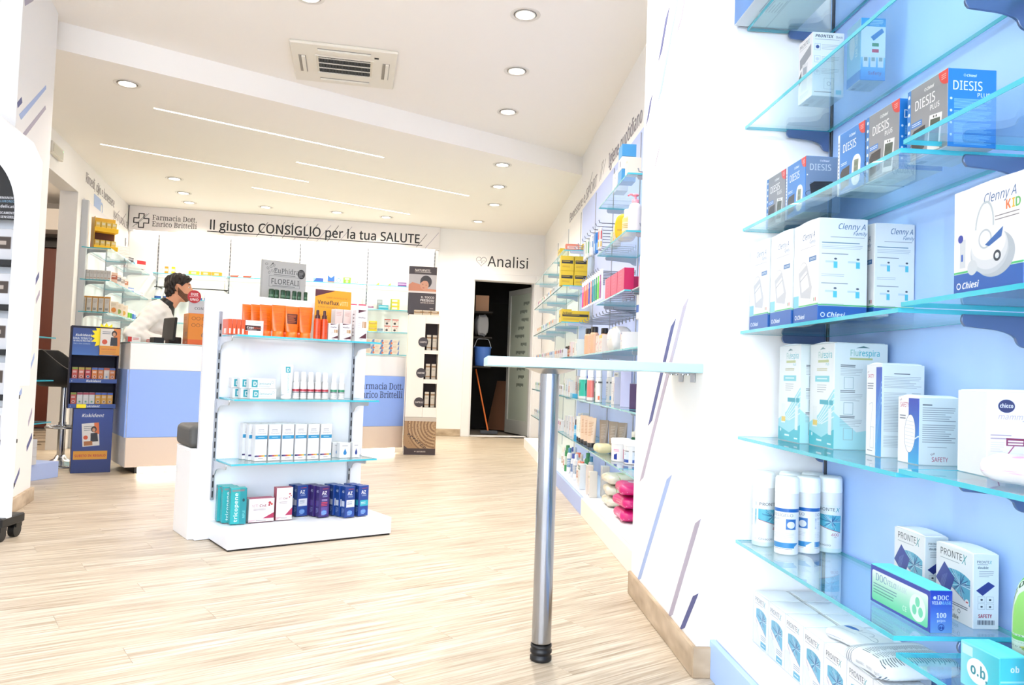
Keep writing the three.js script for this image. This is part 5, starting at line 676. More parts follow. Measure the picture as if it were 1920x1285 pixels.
// ---------------------------------------------------------------- goods on the long wall shelving (x: distance towards the boards, z: along the wall)
{
  const P = 'wall', WP = { page: P, c: 0.0012 }, w0 = flat(P, '#f3f3f2');
  const onW = (o, x, z, k, deg, label, cat, group) => put(o, x, typeof k === 'number' && k < 7 && Number.isInteger(k) ? Y[k] + 0.0005 : k, z, -90 + deg, label, cat, group);
  const face = (w, h, base, fn) => art(P, w, h, 1, (c) => { R(c, 0, 0, w, h, base); fn && fn(c, w, h); });
  const box = (name, w, h, d, base, fn, side) => carton(name, w, h, d, { f: face(w * 1000, h * 1000, base, fn), s: flat(P, side ?? base), l: flat(P, side ?? base), t: flat(P, side ?? base) }, WP);
  const btl = (name, r, h, base, fn, capH, capCol, o = {}) => bottle(name, [[0, 0], [r * 0.92, 0], [r, r * 0.1], [r, (h - capH) * 0.88], [r * 0.8, (h - capH) * 0.96], [r * 0.45, h - capH]], art(P, 120, 120, 0.6, (c, w, hh) => { R(c, 0, 0, w, hh, base); fn && fn(c, w, hh); }), [[r * (o.cw ?? 0.5), h - capH - 0.003], [r * (o.cw ?? 0.5), h - 0.004], [r * (o.cw ?? 0.5) * 0.85, h], [0, h]], capCol, { turns: 2, ...o });
  const lbl = (c1, c2) => (c, w, h) => { R(c, w * 0.1, h * 0.3, w * 0.8, h * 0.4, c1); Bars(c, w * 0.2, h * 0.38, w * 0.55, 3, h * 0.08, c2, h * 0.03); };
  // plinth: pink packs, flowered packs, cartons, bottles
  const pink = art(P, 220, 130, 0.9, (c, w, h) => { R(c, 0, 0, w, h, '#e8237f'); for (let i = 0; i < 40; i++) C(c, i * 61 % w, i * 37 % h, 1.6 + i % 3, i % 2 ? '#f48dbb' : '#f9bfd9'); C(c, w / 2, h / 2, 34, '#faf2f5', 20); Bars(c, w / 2 - 20, h / 2 - 8, 40, 3, 6, '#c98aa6', 2); });
  const pinkP = pack('wipes_pack', 0.25, 0.066, 0.16, pink, { lump: 0.08 }), gp = 'bright pink wipes packs';
  [[0.115, 0, 'bottom'], [0.185, 6, 'middle'], [0.255, -5, 'top']].forEach(([y, a, w]) => onW(pinkP, 0.955, -4.26, y + 0.0003, a, 'bright pink wipes pack, ' + w + ' of the heap', 'wipes pack', gp));
  const flow = art(P, 200, 130, 0.9, (c, w, h) => { R(c, 0, 0, w, h, '#f3ecd9'); for (let i = 0; i < 26; i++) C(c, i * 71 % w, i * 43 % h, 4 + i % 4, ['#cfdba6', '#e9d7b0', '#b8cc8e', '#f2b8b0'][i % 4], 3); Pg(c, [[60, 50], [140, 40], [150, 60], [80, 74]], '#8fb44c'); });
  const flowP = pack('wipes_pack', 0.22, 0.062, 0.17, flow, { lump: 0.08 });
  [[0.115, 0, 'bottom'], [0.181, -6, 'middle'], [0.247, 4, 'top']].forEach(([y, a, w]) => onW(flowP, 0.975, -4.72, y + 0.0003, a, 'cream flowered wipes pack, ' + w + ' of the heap behind the pink ones', 'wipes pack', 'cream flowered wipes packs'));
  onW(box('lotion_carton', 0.052, 0.165, 0.05, '#f3ede2', (c, w, h) => { R(c, w * 0.15, h * 0.18, w * 0.4, h * 0.08, '#8a9a5a'); Bars(c, 8, h * 0.4, 30, 8, 9, '#b3aca0', 2); Bars(c, 8, h * 0.9, 30, 2, 4, '#444', 2); }), 0.872, -5.04, 0, 2, 'cream lotion carton with a small olive label, foremost on the blue plinth', 'carton');
  onW(box('lotion_carton', 0.05, 0.19, 0.045, '#f5e4d4', (c, w, h) => Bars(c, 8, h * 0.3, 30, 10, 9, '#c9b4a2', 2)), 0.87, -5.16, 0, -4, 'tall peach lotion carton behind the cream one', 'carton');
  onW(box('lotion_carton', 0.052, 0.2, 0.05, '#f4efe6', (c, w, h) => Bars(c, 8, h * 0.2, 30, 12, 9, '#c3bbb0', 2)), 0.955, -5.06, 0, 0, 'tall cream lotion carton set back towards the boards', 'carton');
  onW(box('cleanser_carton', 0.085, 0.17, 0.055, '#f4f8f7', (c, w, h) => { R(c, 0, 8, w, 30, '#1f6b50'); Tx(c, 'SAUBER', 6, 30, 18, '#f0f6f2', { b: 1, sx: 0.95 }); Bars(c, 10, 56, 56, 8, 9, '#a9bcc4', 2); }, '#eef3f2'), 0.862, -5.4, 0, 0, 'white cleanser carton with a dark green header', 'carton');
  const low = [['#f7f4ee', '#d98c7a', 0.02, 0.17, '#e0745c'], ['#f5f5f5', '#7fa6c9', 0.022, 0.2, '#3f7f9c'], ['#f6efe6', '#c98f70', 0.021, 0.16, '#e9a58c'], ['#3d9a5e', '#e9f4ec', 0.026, 0.21, '#2f7f4c'], ['#f5f6f7', '#9aa9b8', 0.024, 0.19, '#c9cfd6'], ['#f1f1ee', '#c97f6a', 0.02, 0.15, '#f0f0f0'], ['#e9eef5', '#5f7fb0', 0.022, 0.18, '#3b4fa0'], ['#f7f4f0', '#c9b59a', 0.02, 0.17, '#e6d9c6']];
  const lowName = ['cream bottle with a coral cap', 'white bottle with a steel blue cap', 'cream bottle with a peach cap', 'dark green bottle', 'white bottle with a grey cap', 'small white bottle', 'pale bottle with an indigo cap', 'cream bottle with a beige cap'];
  low.forEach(([b, l, r, h, k, ], i) => { const p = btl('lotion_bottle', r, h, b, lbl(l, '#fff'), 0.035, k, { cw: 0.6 }); onW(p, 0.885 + (i % 2) * 0.075, -5.56 - i * 0.075, 0, 20 * i, lowName[i] + ' on the blue plinth, beyond the green-headed carton', 'bottle', 'bottles on the blue plinth'); onW(p, 0.96 - (i % 2) * 0.07, -6.2 - i * 0.06, 0, 30 * i, lowName[i] + ' at the far end of the blue plinth', 'bottle', 'bottles on the blue plinth'); });
  onW(box('lotion_carton', 0.09, 0.14, 0.05, '#5a74b8', (c, w, h) => Bars(c, 14, 30, 50, 4, 12, '#c3cfec', 3)), 1.02, -5.0, 0, 0, 'dark blue carton at the back of the plinth behind the lotion cartons', 'carton');
  // lowest glass shelf: tubs, soap, tubes, nozzle bottles
  const tubA = art(P, 240, 128, 0.9, (c, w, h) => { R(c, 0, 0, w, h, '#fafafb'); for (const x of [0, 120]) { R(c, x + 8, 40, 9, 66, '#e0407a'); Bars(c, x + 46, 44, 50, 2, 9, '#ee8fc0', 4); Pg(c, [[x + 50, 80], [x + 80, 70], [x + 80, 112], [x + 50, 112]], '#1f3fa8'); } });
  const tubB = art(P, 240, 128, 0.9, (c, w, h) => { R(c, 0, 0, w, h, '#fafafb'); for (const x of [0, 120]) { R(c, x + 20, 38, 90, 4, '#333a44'); R(c, x + 20, 44, 90, 66, '#e3effc'); Bars(c, x + 34, 52, 50, 2, 9, '#9fb4cc', 4); R(c, x + 20, 96, 90, 20, '#2a56b8'); } });
  const tub = (cell) => bottle('cream_tub', [[0, 0], [0.052, 0], [0.055, 0.004], [0.056, 0.1], [0.056, 0.104]], cell, [[0.055, 0.1], [0.059, 0.101], [0.059, 0.126], [0.054, 0.129], [0, 0.129]], '#f7f7f8', { n: 32 });
  onW(tub(tubA), 0.93, -4.46, 1, 40, 'large white cream tub with pink and blue print', 'tub'); onW(tub(tubB), 0.975, -4.33, 1, 190, 'large white cream tub with a light blue label, nearest the pillar', 'tub');
  onW(pack('soap_pack', 0.12, 0.06, 0.1, art(P, 60, 60, 0.5, (c) => { R(c, 0, 0, 60, 60, '#f6e9b8'); }), { lump: 0.05 }), 0.905, -4.9, 1, 4, 'pale yellow soap pack before the large tubs', 'soap');
  const tb = (col, txt) => art(P, 60, 170, 0.9, (c, w, h) => { R(c, 0, 0, w, h, col); Bars(c, 14, 30, 30, 10, 10, txt, 3); });
  const tA = squeeze('body_cream_tube', 0.07, 0.2, tb('#f0d3b6', '#b98a66'), '#17171a', { cap: 0.03, fat: 0.3 }), tB = squeeze('body_cream_tube', 0.066, 0.195, tb('#a89684', '#d8cabb'), '#17171a', { cap: 0.03, fat: 0.3 }), tC = squeeze('body_cream_tube', 0.064, 0.18, tb('#f2f5ec', '#9db08a'), '#17171a', { cap: 0.03, fat: 0.3 });
  [[tC, 0.89, -5.68, 'white and green'], [tA, 0.89, -5.56, 'peach'], [tA, 0.892, -5.42, 'peach'], [tA, 0.895, -5.28, 'peach'], [tB, 0.95, -5.12, 'taupe'], [tB, 0.985, -4.98, 'taupe'], [tB, 1.02, -4.87, 'taupe'], [tC, 0.895, -5.8, 'white and green']].forEach(([p, x, z, n], i) => onW(p, x, z, 1, 55, n + ' body cream tube, ' + ORD[i] + ' from the far end of the row', 'tube', 'body cream tubes'));
  const noz = bottle('nozzle_bottle', [[0, 0], [0.03, 0], [0.032, 0.004], [0.032, 0.12], [0.026, 0.13]], art(P, 120, 120, 0.6, (c, w, h) => { R(c, 0, 0, w, h, '#f4f5f3'); R(c, 0, 0, w, 22, '#1f6b48'); }), [[0.027, 0.128], [0.03, 0.13], [0.03, 0.158], [0.012, 0.163], [0.003, 0.23], [0, 0.232]], '#dcd5c8', { n: 24 });
  onW(noz, 1.05, -4.6, 1, 0, 'nozzle bottle with a green band and pointed tip, behind the tubs', 'bottle', 'nozzle bottles'); onW(noz, 1.06, -4.48, 1, 0, 'nozzle bottle with a green band and pointed tip, nearer the pillar', 'bottle', 'nozzle bottles');
  onW(btl('serum_bottle', 0.021, 0.15, '#2f9fd8', lbl('#8fd0ee', '#fff'), 0.04, '#141418', { cw: 0.6 }), 0.89, -5.93, 1, 0, 'bright blue serum bottle with a black cap', 'bottle');
  const sq = [['#f5f2ee', '#c8a088', 0.17, '#c06a4a'], ['#f6f6f6', '#9aa6b4', 0.19, '#e8e8ea'], ['#f8f4f2', '#d8a8a0', 0.16, '#4c7fc0'], ['#f3f3f0', '#8a8f98', 0.18, '#222226']], sqN = ['cream carton with a tan label', 'white carton with a grey label', 'white carton with a rose label', 'pale carton with a slate label'];
  sq.forEach(([b, l, h], i) => { onW(box('cream_carton', 0.06, h, 0.05, b, lbl(l, '#fff')), 0.9 + (i % 2) * 0.08, -6.02 - i * 0.085, 1, 0, sqN[i] + ' at the far end of the tube shelf', 'carton', 'cartons on the tube shelf'); onW(box('cream_carton', 0.055, h * 0.8, 0.045, b, lbl(l, '#fff')), 0.98 - (i % 2) * 0.07, -6.36 - i * 0.08, 1, 0, sqN[i] + ' last on the tube shelf, by the white boards', 'carton', 'cartons on the tube shelf'); });
  // second glass shelf: shampoo bottles and cartons
  const big = (r, h, base, capCol, fn, o) => btl('shampoo_bottle', r, h, base, fn, 0.045, capCol, { cw: 0.75, flat: 0.6, ...o });
  onW(big(0.044, 0.212, '#3cc7ae', '#f4f7f5', (c, w, h) => { R(c, 0, 0, w, h * 0.16, '#f2f7f5'); R(c, 0, h * 0.86, w, h * 0.14, '#f2f7f5'); Pg(c, [[20, 40], [34, 30], [30, 70], [22, 78]], '#1c6a5c'); Pg(c, [[80, 40], [94, 30], [90, 70], [82, 78]], '#1c6a5c'); }), 0.9, -5.74, 2, 20, 'turquoise shampoo bottle with a white cap', 'bottle');
  onW(big(0.04, 0.21, '#f2867e', '#f7f1ee', (c, w, h) => { R(c, 0, 0, w, h * 0.16, '#f7f1ee'); R(c, 0, h * 0.84, w, h * 0.16, '#f7f1ee'); }), 0.893, -5.36, 2, 10, 'salmon pink shampoo bottle with a white cap', 'bottle');
  const whiteB = (n) => big(0.037, 0.213, '#f6f6f4', '#f2f1ee', (c, w, h) => { R(c, 10, h * 0.2, 40, 7, '#444'); Bars(c, 10, h * 0.4, 36, 5, 9, '#aab2ba', 2.4); R(c, 70, h * 0.2, 40, 7, '#444'); R(c, 10, h * 0.74, 20, 18, ['#f0784a', '#3b9fe0'][n]); R(c, 70, h * 0.74, 20, 18, ['#f0784a', '#3b9fe0'][n]); });
  onW(whiteB(0), 0.9, -5.08, 2, 0, 'white shampoo bottle with an orange mark, beside the salmon one', 'bottle'); onW(whiteB(1), 0.98, -5.12, 2, 10, 'white shampoo bottle with a blue mark, set back', 'bottle');
  onW(box('insect_spray_carton', 0.07, 0.2, 0.05, '#f7f7f6', (c, w, h) => { Tx(c, 'after', 8, 22, 20, '#2c2c30', { b: 1 }); R(c, 0, 44, w, 18, '#e0402c'); R(c, 14, 70, 14, 100, '#2f9a4c'); R(c, 40, 70, 12, 100, '#4aa65e'); }), 1.02, -5.0, 2, 12, 'white carton with a red band and green stripes', 'carton');
  onW(box('cream_carton', 0.09, 0.17, 0.06, '#f8f6f5', (c, w, h) => { Bars(c, 20, 30, 46, 8, 10, '#b9bcc6', 2.4); R(c, w - 14, 40, 10, 50, '#c23a4a'); R(c, w - 14, 90, 10, 60, '#3c4a90'); }, '#d9d6e6'), 0.96, -4.76, 2, 0, 'white cream carton with a red and blue edge', 'carton');
  onW(box('cream_carton', 0.066, 0.214, 0.06, '#d9d6f0', (c, w, h) => { Bars(c, 10, 16, 40, 4, 9, '#b3aede', 2.4); R(c, 30, 78, 30, 46, '#6fc22f'); Bars(c, 34, 86, 20, 4, 9, '#e8f7da', 3); R(c, 30, 176, 16, 16, '#6fc22f'); }, '#c9c9ec'), 0.945, -4.43, 2, -20, 'tall lilac carton with green squares', 'carton');
  onW(box('cream_carton', 0.05, 0.136, 0.045, '#4b1d63', (c, w, h) => { Bars(c, 8, 14, 30, 6, 8, '#b99ad0', 2.4); C(c, 26, 76, 12, '#e6dcee'); Bars(c, 8, 98, 30, 4, 8, '#b99ad0', 2.4); }, '#40195a'), 0.93, -4.14, 2, -30, 'dark purple carton nearest the pillar', 'carton');
  onW(btl('ointment_bottle', 0.034, 0.175, '#f5f6f7', lbl('#e3e8ee', '#9aa'), 0.04, '#2456c8', { cw: 0.8 }), 0.98, -6.2, 2, 0, 'white round bottle with a bright blue cap', 'bottle');
  onW(box('salve_carton', 0.12, 0.032, 0.04, '#3fb4de', (c, w, h) => Bars(c, 14, 8, 80, 2, 10, '#d5f0fa', 4)), 0.865, -5.96, 2, 0, 'small flat sky blue carton lying at the shelf front', 'carton');
  onW(box('salve_carton', 0.13, 0.05, 0.05, '#f7f7f7', (c, w, h) => Bars(c, 14, 10, 80, 3, 10, '#b9c6d4', 4)), 0.94, -6.02, 2, 0, 'small flat white carton behind the sky blue one', 'carton');
  onW(box('green_carton', 0.07, 0.12, 0.05, '#3c7f4c', (c, w, h) => C(c, 34, 50, 18, '#e9f0e0')), 1.03, -5.84, 2, 0, 'dark green carton behind the turquoise bottle', 'carton');
  for (let i = 0; i < 5; i++) onW(box('mixed_carton', 0.06, 0.12 + (i * 13 % 5) * 0.012, 0.05, ['#f4efe8', '#f7f4f0', '#e9f0f4', '#f6e9e2', '#eef3ea'][i], lbl(['#c0674c', '#e09a4a', '#6f9fc4', '#c94a4a', '#6fa05c'][i], '#fff')), 0.9 + (i % 2) * 0.09, -6.32 - i * 0.075, 2, 0, ['tan-labelled', 'orange-labelled', 'blue-labelled', 'red-labelled', 'green-labelled'][i] + ' pale carton past the blue-capped bottle', 'carton', 'pale cartons past the blue-capped bottle');
  // third glass shelf: peach bottles, white packs
  const peach = btl('body_oil_bottle', 0.045, 0.19, '#f2bf9c', (c, w, h) => Bars(c, 20, 24, 20, 6, 12, '#c98f6a', 4), 0.035, '#101012', { cw: 0.8, flat: 0.7 });
  onW(peach, 0.9, -5.55, 3, 0, 'peach coloured body oil bottle with a black cap, nearer the back door', 'bottle', 'peach bottles'); onW(peach, 0.903, -5.33, 3, 0, 'peach coloured body oil bottle with a black cap, nearer the pillar', 'bottle', 'peach bottles');
  onW(peach, 0.99, -5.42, 3, 0, 'peach coloured body oil bottle with a black cap, set back behind the other two', 'bottle', 'peach bottles');
  onW(box('gauze_carton', 0.13, 0.13, 0.06, '#eef6ee', (c, w, h) => { R(c, 0, 0, 6, h, '#8fc49a'); R(c, 16, 16, 98, 96, '#fbfdfc'); R(c, 84, 30, 26, 60, '#a8d8ea'); Bars(c, 20, 30, 56, 6, 10, '#c9d6d0', 3); }), 0.9, -5.98, 3, 0, 'pale green and white gauze carton beside the peach bottles', 'carton');
  const baby = (i) => box('baby_cream_carton', 0.1, 0.115, 0.06, '#f8ede4', (c, w, h) => { R(c, 0, 0, w, 22, i ? '#f6d65a' : '#f3e3d4'); C(c, 30, 54, 9, '#e07a9c'); C(c, 70, 80, 9, '#f0a8bc'); C(c, 66, 44, 7, '#d9566c'); Bars(c, 14, 100, 70, 1, 6, '#c9a890', 4); });
  onW(baby(0), 0.905, -5.06, 3, 0, 'cream carton with pink dots, next to the peach bottles', 'carton', 'pink-dotted cartons'); onW(baby(1), 0.905, -4.93, 3, 0, 'cream carton with pink dots and a yellow top', 'carton', 'pink-dotted cartons');
  const nap = art(P, 120, 100, 0.8, (c, w, h) => { R(c, 0, 0, w, h, '#f9f7f4'); Tx(c, 'natura', 40, 54, 12, '#e0a070'); R(c, 10, 80, 40, 8, '#4a8fd0'); R(c, 70, 78, 24, 14, '#f0c84a'); });
  onW(pack('nappy_pack', 0.2, 0.15, 0.12, nap, { lump: 0.06 }), 0.94, -4.66, 3, 0, 'large soft white pack in the middle of the peach bottle shelf', 'pack');
  onW(box('nappy_carton', 0.14, 0.1, 0.1, '#fbf8f6', (c, w, h) => { R(c, 0, 0, 26, 40, '#f0742a'); R(c, 40, 4, 90, 8, '#3a6fc0'); for (let i = 0; i < 5; i++) C(c, 50 + i * 17, 50, 4, '#4a74c0'); Bars(c, 30, 74, 90, 2, 8, '#b8c2d0', 3); }), 0.93, -4.3, 3, -8, 'white carton with an orange corner and blue dots', 'carton');
  onW(pack('nappy_pack', 0.14, 0.13, 0.1, art(P, 80, 80, 0.6, (c) => { R(c, 0, 0, 80, 80, '#f4f1ee'); }), { lump: 0.15 }), 0.96, -3.8, 3, 0, 'crumpled clear white pack nearest the pillar', 'pack');
  for (let i = 0; i < 4; i++) onW(box('mixed_carton', 0.07, 0.1 + i * 0.012, 0.05, ['#f6f2ec', '#e9f2f6', '#f8e8e2', '#f0f0f0'][i], lbl(['#c0674c', '#5f9fc4', '#e0564c', '#8a6fb0'][i], '#fff')), 0.9 + (i % 2) * 0.08, -6.14 - i * 0.1, 3, 0, ['brown', 'blue', 'coral', 'violet'][i] + '-labelled pale carton past the gauze carton', 'carton', 'pale cartons past the gauze');
  // fourth glass shelf: bright pink cartons
  const mag = (k) => box('toiletry_carton', 0.185, 0.13, 0.055, '#e2196b', (c, w, h) => { if (k) { R(c, 0, 0, 16, h, '#f6e6ee'); } Bars(c, 60, 20, 60, 5, 18, '#ee5f9c', 4); Ln(c, [[w - 1, 0], [w - 1, h]], '#b30f52', 3); }, '#d81264');
  const mA = mag(0), mB = mag(1); [[mB, -4.66], [mA, -4.465], [mA, -4.272], [mB, -3.985], [mA, -3.79]].forEach(([p, z], i) => onW(p, i < 3 ? 0.888 : 0.945, z, i < 3 ? 4 : 1.362, 0, 'bright magenta carton, ' + (i < 3 ? ORD[i] + ' from the hooks' : i === 3 ? 'hanging display beside the pillar, outer' : 'hanging display beside the pillar, inner'), 'carton', 'bright magenta cartons'));
  onW(box('toiletry_carton', 0.18, 0.13, 0.08, '#e2196b', null, '#d81264'), 1.0, -4.62, 4, 0, 'bright magenta carton in the second row behind', 'carton', 'bright magenta cartons');
  for (const z of [-3.79, -3.985]) put(new THREE.Mesh(merged([bx(0.188, 0.006, 0.22, 0, 0, 0), bx(0.188, 0.12, 0.006, 0, 0.06, -0.11)]), STEEL), 0.99, 1.3565, z, -90, 'small metal tray shelf hung on the wall beside the pillar, ' + (z > -3.9 ? 'inner' : 'outer'), 'tray').name = numbered('display_tray');
  // fifth: pump bottle and yellow goods
  const pump = bottle('pump_bottle', [[0, 0], [0.034, 0], [0.037, 0.004], [0.037, 0.12], [0.03, 0.145], [0.016, 0.155]], art(P, 120, 120, 0.6, (c, w, h) => { R(c, 0, 0, w, h, '#f8f6f5'); Bars(c, 20, 60, 26, 3, 10, '#c9c4c8', 3); }), [[0.018, 0.15], [0.019, 0.152], [0.019, 0.172], [0.006, 0.175], [0.006, 0.192], [0.017, 0.194], [0.017, 0.203], [0, 0.205]], '#ee8f9c', { n: 28 });
  { const nz = new THREE.Mesh(tube([[0, 0.199, 0], [0, 0.2, 0.03], [0, 0.192, 0.042]], 0.0055), mat('#ee8f9c', 0.35)); nz.name = 'spout'; pump.add(nz); }
  onW(pump, 0.9, -4.13, 5, 10, 'white pump bottle with a pink pump head', 'bottle');
  onW(btl('dark_bottle', 0.026, 0.175, '#22232c', lbl('#3c3e4a', '#889'), 0.04, '#15151a', { cw: 0.8 }), 1.0, -4.16, 5, 0, 'black bottle behind the pump bottle', 'bottle');
  onW(btl('yellow_bottle', 0.03, 0.16, '#f3d98a', lbl('#f7ecc6', '#c9a040'), 0.04, '#f6ead0', { cw: 0.7 }), 0.9, -4.32, 5, 0, 'pale yellow bottle with a cream cap', 'bottle');
  onW(pack('yellow_pouch', 0.13, 0.165, 0.05, art(P, 70, 70, 0.7, (c) => { R(c, 0, 0, 70, 70, '#f5c60f'); Bars(c, 12, 12, 40, 4, 8, '#8a6a10', 3); R(c, 44, 48, 16, 16, '#1a2c6a'); })), 0.92, -4.46, 5, 62, 'bright yellow pouch with a navy corner', 'pouch');
  onW(box('slim_carton', 0.04, 0.12, 0.04, '#f3e7c6', lbl('#e0a83a', '#fff')), 0.9, -4.62, 5, 0, 'slim cream carton beside the yellow pouch', 'carton'); onW(box('slim_carton', 0.05, 0.1, 0.04, '#cfe2d0', lbl('#4f9a6a', '#fff')), 0.9, -4.7, 5, 0, 'slim pale green carton beside the yellow pouch', 'carton');
  // topmost
  onW(box('cotton_carton', 0.09, 0.085, 0.07, '#f7f1e2', (c) => R(c, 34, 12, 22, 10, '#c9b98a')), 0.885, -4.14, 6, 0, 'small cream carton on the topmost shelf', 'carton');
  const st = box('stacked_carton', 0.1, 0.07, 0.08, '#4aa8e6', null), sw = box('stacked_carton', 0.1, 0.07, 0.08, '#f6f7f8', (c) => R(c, 34, 18, 36, 34, '#9a9fb0'));
  onW(st, 0.89, -4.33, 6, 0, 'sky blue carton, bottom of the stack on the topmost shelf', 'carton'); onW(sw, 0.89, -4.33, Y[6] + 0.0715, 0, 'white carton in the middle of the sky blue stack', 'carton'); onW(st, 0.89, -4.33, Y[6] + 0.1425, 0, 'sky blue carton, top of the stack on the topmost shelf', 'carton');
  onW(box('cotton_carton', 0.12, 0.12, 0.07, '#f4f6f8', (c) => { c.strokeStyle = '#2c2f3a'; c.lineWidth = 5; c.beginPath(); c.arc(80, 26, 12, 1.5, 5); c.stroke(); Bars(c, 16, 60, 80, 4, 10, '#c2c8d2', 3); }), 0.9, -4.56, 6, 0, 'white carton with a dark swirl on the topmost shelf', 'carton');
  // hooks: three banks of straight rods, and hanging goods
  const rod = new THREE.Mesh(merged([tube([[0, 0, 0.004], [0, 0, 0.235], [0, 0.006, 0.246], [0, 0.02, 0.252]], 0.0034, 5, 14), bx(0.018, 0.03, 0.004, 0, 0, 0.002)]), mat('#8a8e96', 0.35, { metalness: 0.9 })); rod.name = 'display_hook';
  const bank = [['upper', 1.905], ['middle', 1.6], ['lower', 1.285]];
  bank.forEach(([n, y], b) => { const k = b === 1 ? 11 : 7; for (let i = 0; i < k; i++) put(rod, 1.115, b === 1 ? y - 0.012 : y, b === 1 ? -5.06 - i * 0.0736 : -5.06 - i * 0.12, -90, 'straight steel display hook, ' + n + ' bank, ' + ORD[i] + ' from the pink cartons', 'hook', 'display hooks on the blue boards'); });
  [[-5.98, 1.905], [-6.07, 1.905], [-6.16, 1.905]].forEach(([z, y], i) => put(rod, 1.115, y, z, -90, 'straight steel display hook towards the yellow cartons, ' + 'upper bank, ' + ORD[i % 3], 'hook', 'display hooks on the blue boards'));
  const low3 = put(rod, 1.115, 1.285, -4.5, -90, 'steel hook below the pink carton shelf, first from the pillar', 'hook', 'hooks below the pink cartons'); for (let i = 1; i < 5; i++) { const o = low3.clone(); o.name = numbered('display_hook'); o.position.z = -4.5 - i * 0.11; o.userData = { ...low3.userData, label: 'steel hook below the pink carton shelf, ' + ORD[i] + ' from the pillar' }; scene.add(o); }
  const brush = (col) => { const g = new THREE.Group(); g.name = 'toothbrush_pack'; const card = new THREE.Mesh(block(0.036, 0.2, 0.002, 0.0005), mat('#f4f4f6', 0.4)); card.name = 'backing_card'; const handle = new THREE.Mesh(merged([rb(0.013, 0.115, 0.008, 0.004, 0, 0.065, 0.007), rb(0.008, 0.05, 0.006, 0.003, 0, 0.145, 0.007)]), mat(col, 0.35)); handle.name = 'brush_handle'; const head = new THREE.Mesh(rb(0.012, 0.026, 0.014, 0.003, 0, 0.175, 0.009), mat('#eef2f6', 0.5)); head.name = 'brush_head'; g.add(card, handle, head); return g; };
  const bc = [['#d63a8a', 'pink'], ['#f07a4a', 'orange'], ['#e2564a', 'red'], ['#f0784e', 'coral'], ['#4a4fa8', 'indigo'], ['#f08a7a', 'salmon'], ['#2f7f9a', 'petrol'], ['#2a9a8a', 'teal'], ['#3a8f6a', 'green'], ['#6fce4a', 'lime'], ['#a86a9a', 'mauve']];
  bc.forEach(([c, n], i) => put(brush(c), 0.89, 1.4, -5.796 + i * 0.0736, -62, n + ' toothbrush in a clear pack hanging in the row', 'toothbrush', 'toothbrushes hanging in a row'));
  const hang = (w, h, base, fn) => { const g = new THREE.Mesh(chamfer(w, h, 0.022, 0.006, (f, s, t) => at(base, s, t)), base.p.plastic); g.name = 'hanging_pack'; return g; };
  const hb = (base, fn) => art(P, 60, 100, 0.8, (c, w, h) => { R(c, 0, 0, w, h, base); C(c, 30, 8, 4, '#8a8f98'); fn(c, w, h); });
  [[hb('#3a86d8', (c) => R(c, 10, 50, 40, 36, '#bcdcf6')), 1.745, -5.36, 'blue'], [hb('#f2f4f4', (c) => R(c, 10, 30, 40, 30, '#7fb0d8')), 1.76, -5.55, 'white and blue'], [hb('#f4f2ee', (c) => { R(c, 8, 14, 44, 40, '#d8323a'); R(c, 8, 64, 44, 26, '#f0c03a'); }), 1.75, -5.2, 'red and yellow'], [hb('#e9f0ea', (c) => R(c, 10, 18, 40, 60, '#5fae6a')), 1.77, -5.73, 'green and white'], [hb('#eceef2', (c) => R(c, 10, 18, 40, 60, '#9aa8c0')), 1.765, -5.83, 'grey blister']].forEach(([b, y, z, n]) => put(hang(0.07, 0.15, b), 0.9, y, z, -90, n + ' pack hanging on the upper hooks', 'hanging pack', 'packs on the upper hooks'));
  [[0.94, 1.86, -3.92, 0.13, 0.2, hb('#f2eee4', (c) => Bars(c, 10, 30, 40, 9, 7, '#b9b2a4', 2)), 'cream printed pack hanging highest beside the pillar'], [0.97, 1.52, -3.84, 0.13, 0.22, hb('#eaf1ec', (c) => { R(c, 0, 55, 60, 45, '#f0602a'); C(c, 40, 80, 14, '#f88a1a'); Ln(c, [[4, 0], [4, 100]], '#d8404a', 5); }), 'white and orange pack hanging beside the pillar'], [0.93, 1.2, -4.0, 0.15, 0.14, hb('#f4f7fa', (c) => { R(c, 0, 44, 60, 30, '#1f66c4'); }), 'white and blue pack hanging below the magenta cartons']].forEach(([x, y, z, w, h, b, n]) => put(hang(w, h, b), x, y, z, -80, n, 'hanging pack'));
  [[1.95, -3.92], [1.65, -3.84], [1.33, -4.0]].forEach(([y, z], i) => put(rod, 1.115, y, z, -90, 'steel hook beside the pillar, ' + ['highest', 'middle', 'lowest'][i], 'hook', 'hooks beside the pillar'));
  // the bay of the yellow cartons
  const ye = (w, h, t) => box('remedy_carton', w, h, 0.09, '#f4d018', (c, W, Hh) => { R(c, 8, Hh * 0.3, W - 16, Hh * 0.22, '#16161a'); Bars(c, 14, Hh * 0.36, W * 0.6, 1, 5, '#f4d018', 4); Bars(c, 14, Hh * 0.68, W * 0.6, 2, 9, '#b98a10', 3); if (t) Tx(c, t, 10, Hh * 0.28, Hh * 0.24, '#1a1a1e', { b: 1 }); });
  const y1 = ye(0.18, 0.13), gy = 'yellow and black remedy cartons';
  const y3 = ye(0.115, 0.13);
  [0.885, 1.005].forEach((x, i) => { for (const u of [0, 1]) onW(y3, x, -6.79, u ? Y[5] + 0.1315 : 5, 90, 'yellow remedy carton with a black band, ' + (u ? 'upper' : 'lower') + ' layer, ' + (i ? 'nearer the boards' : 'at the shelf edge'), 'carton', gy); });
  onW(y1, 0.92, -7.03, 5, 0, 'yellow remedy carton set edge on behind the stacked pair', 'carton', gy); onW(ye(0.1, 0.06), 1.06, -6.77, 6, 90, 'small yellow carton beside the upright on the topmost shelf', 'carton', gy);
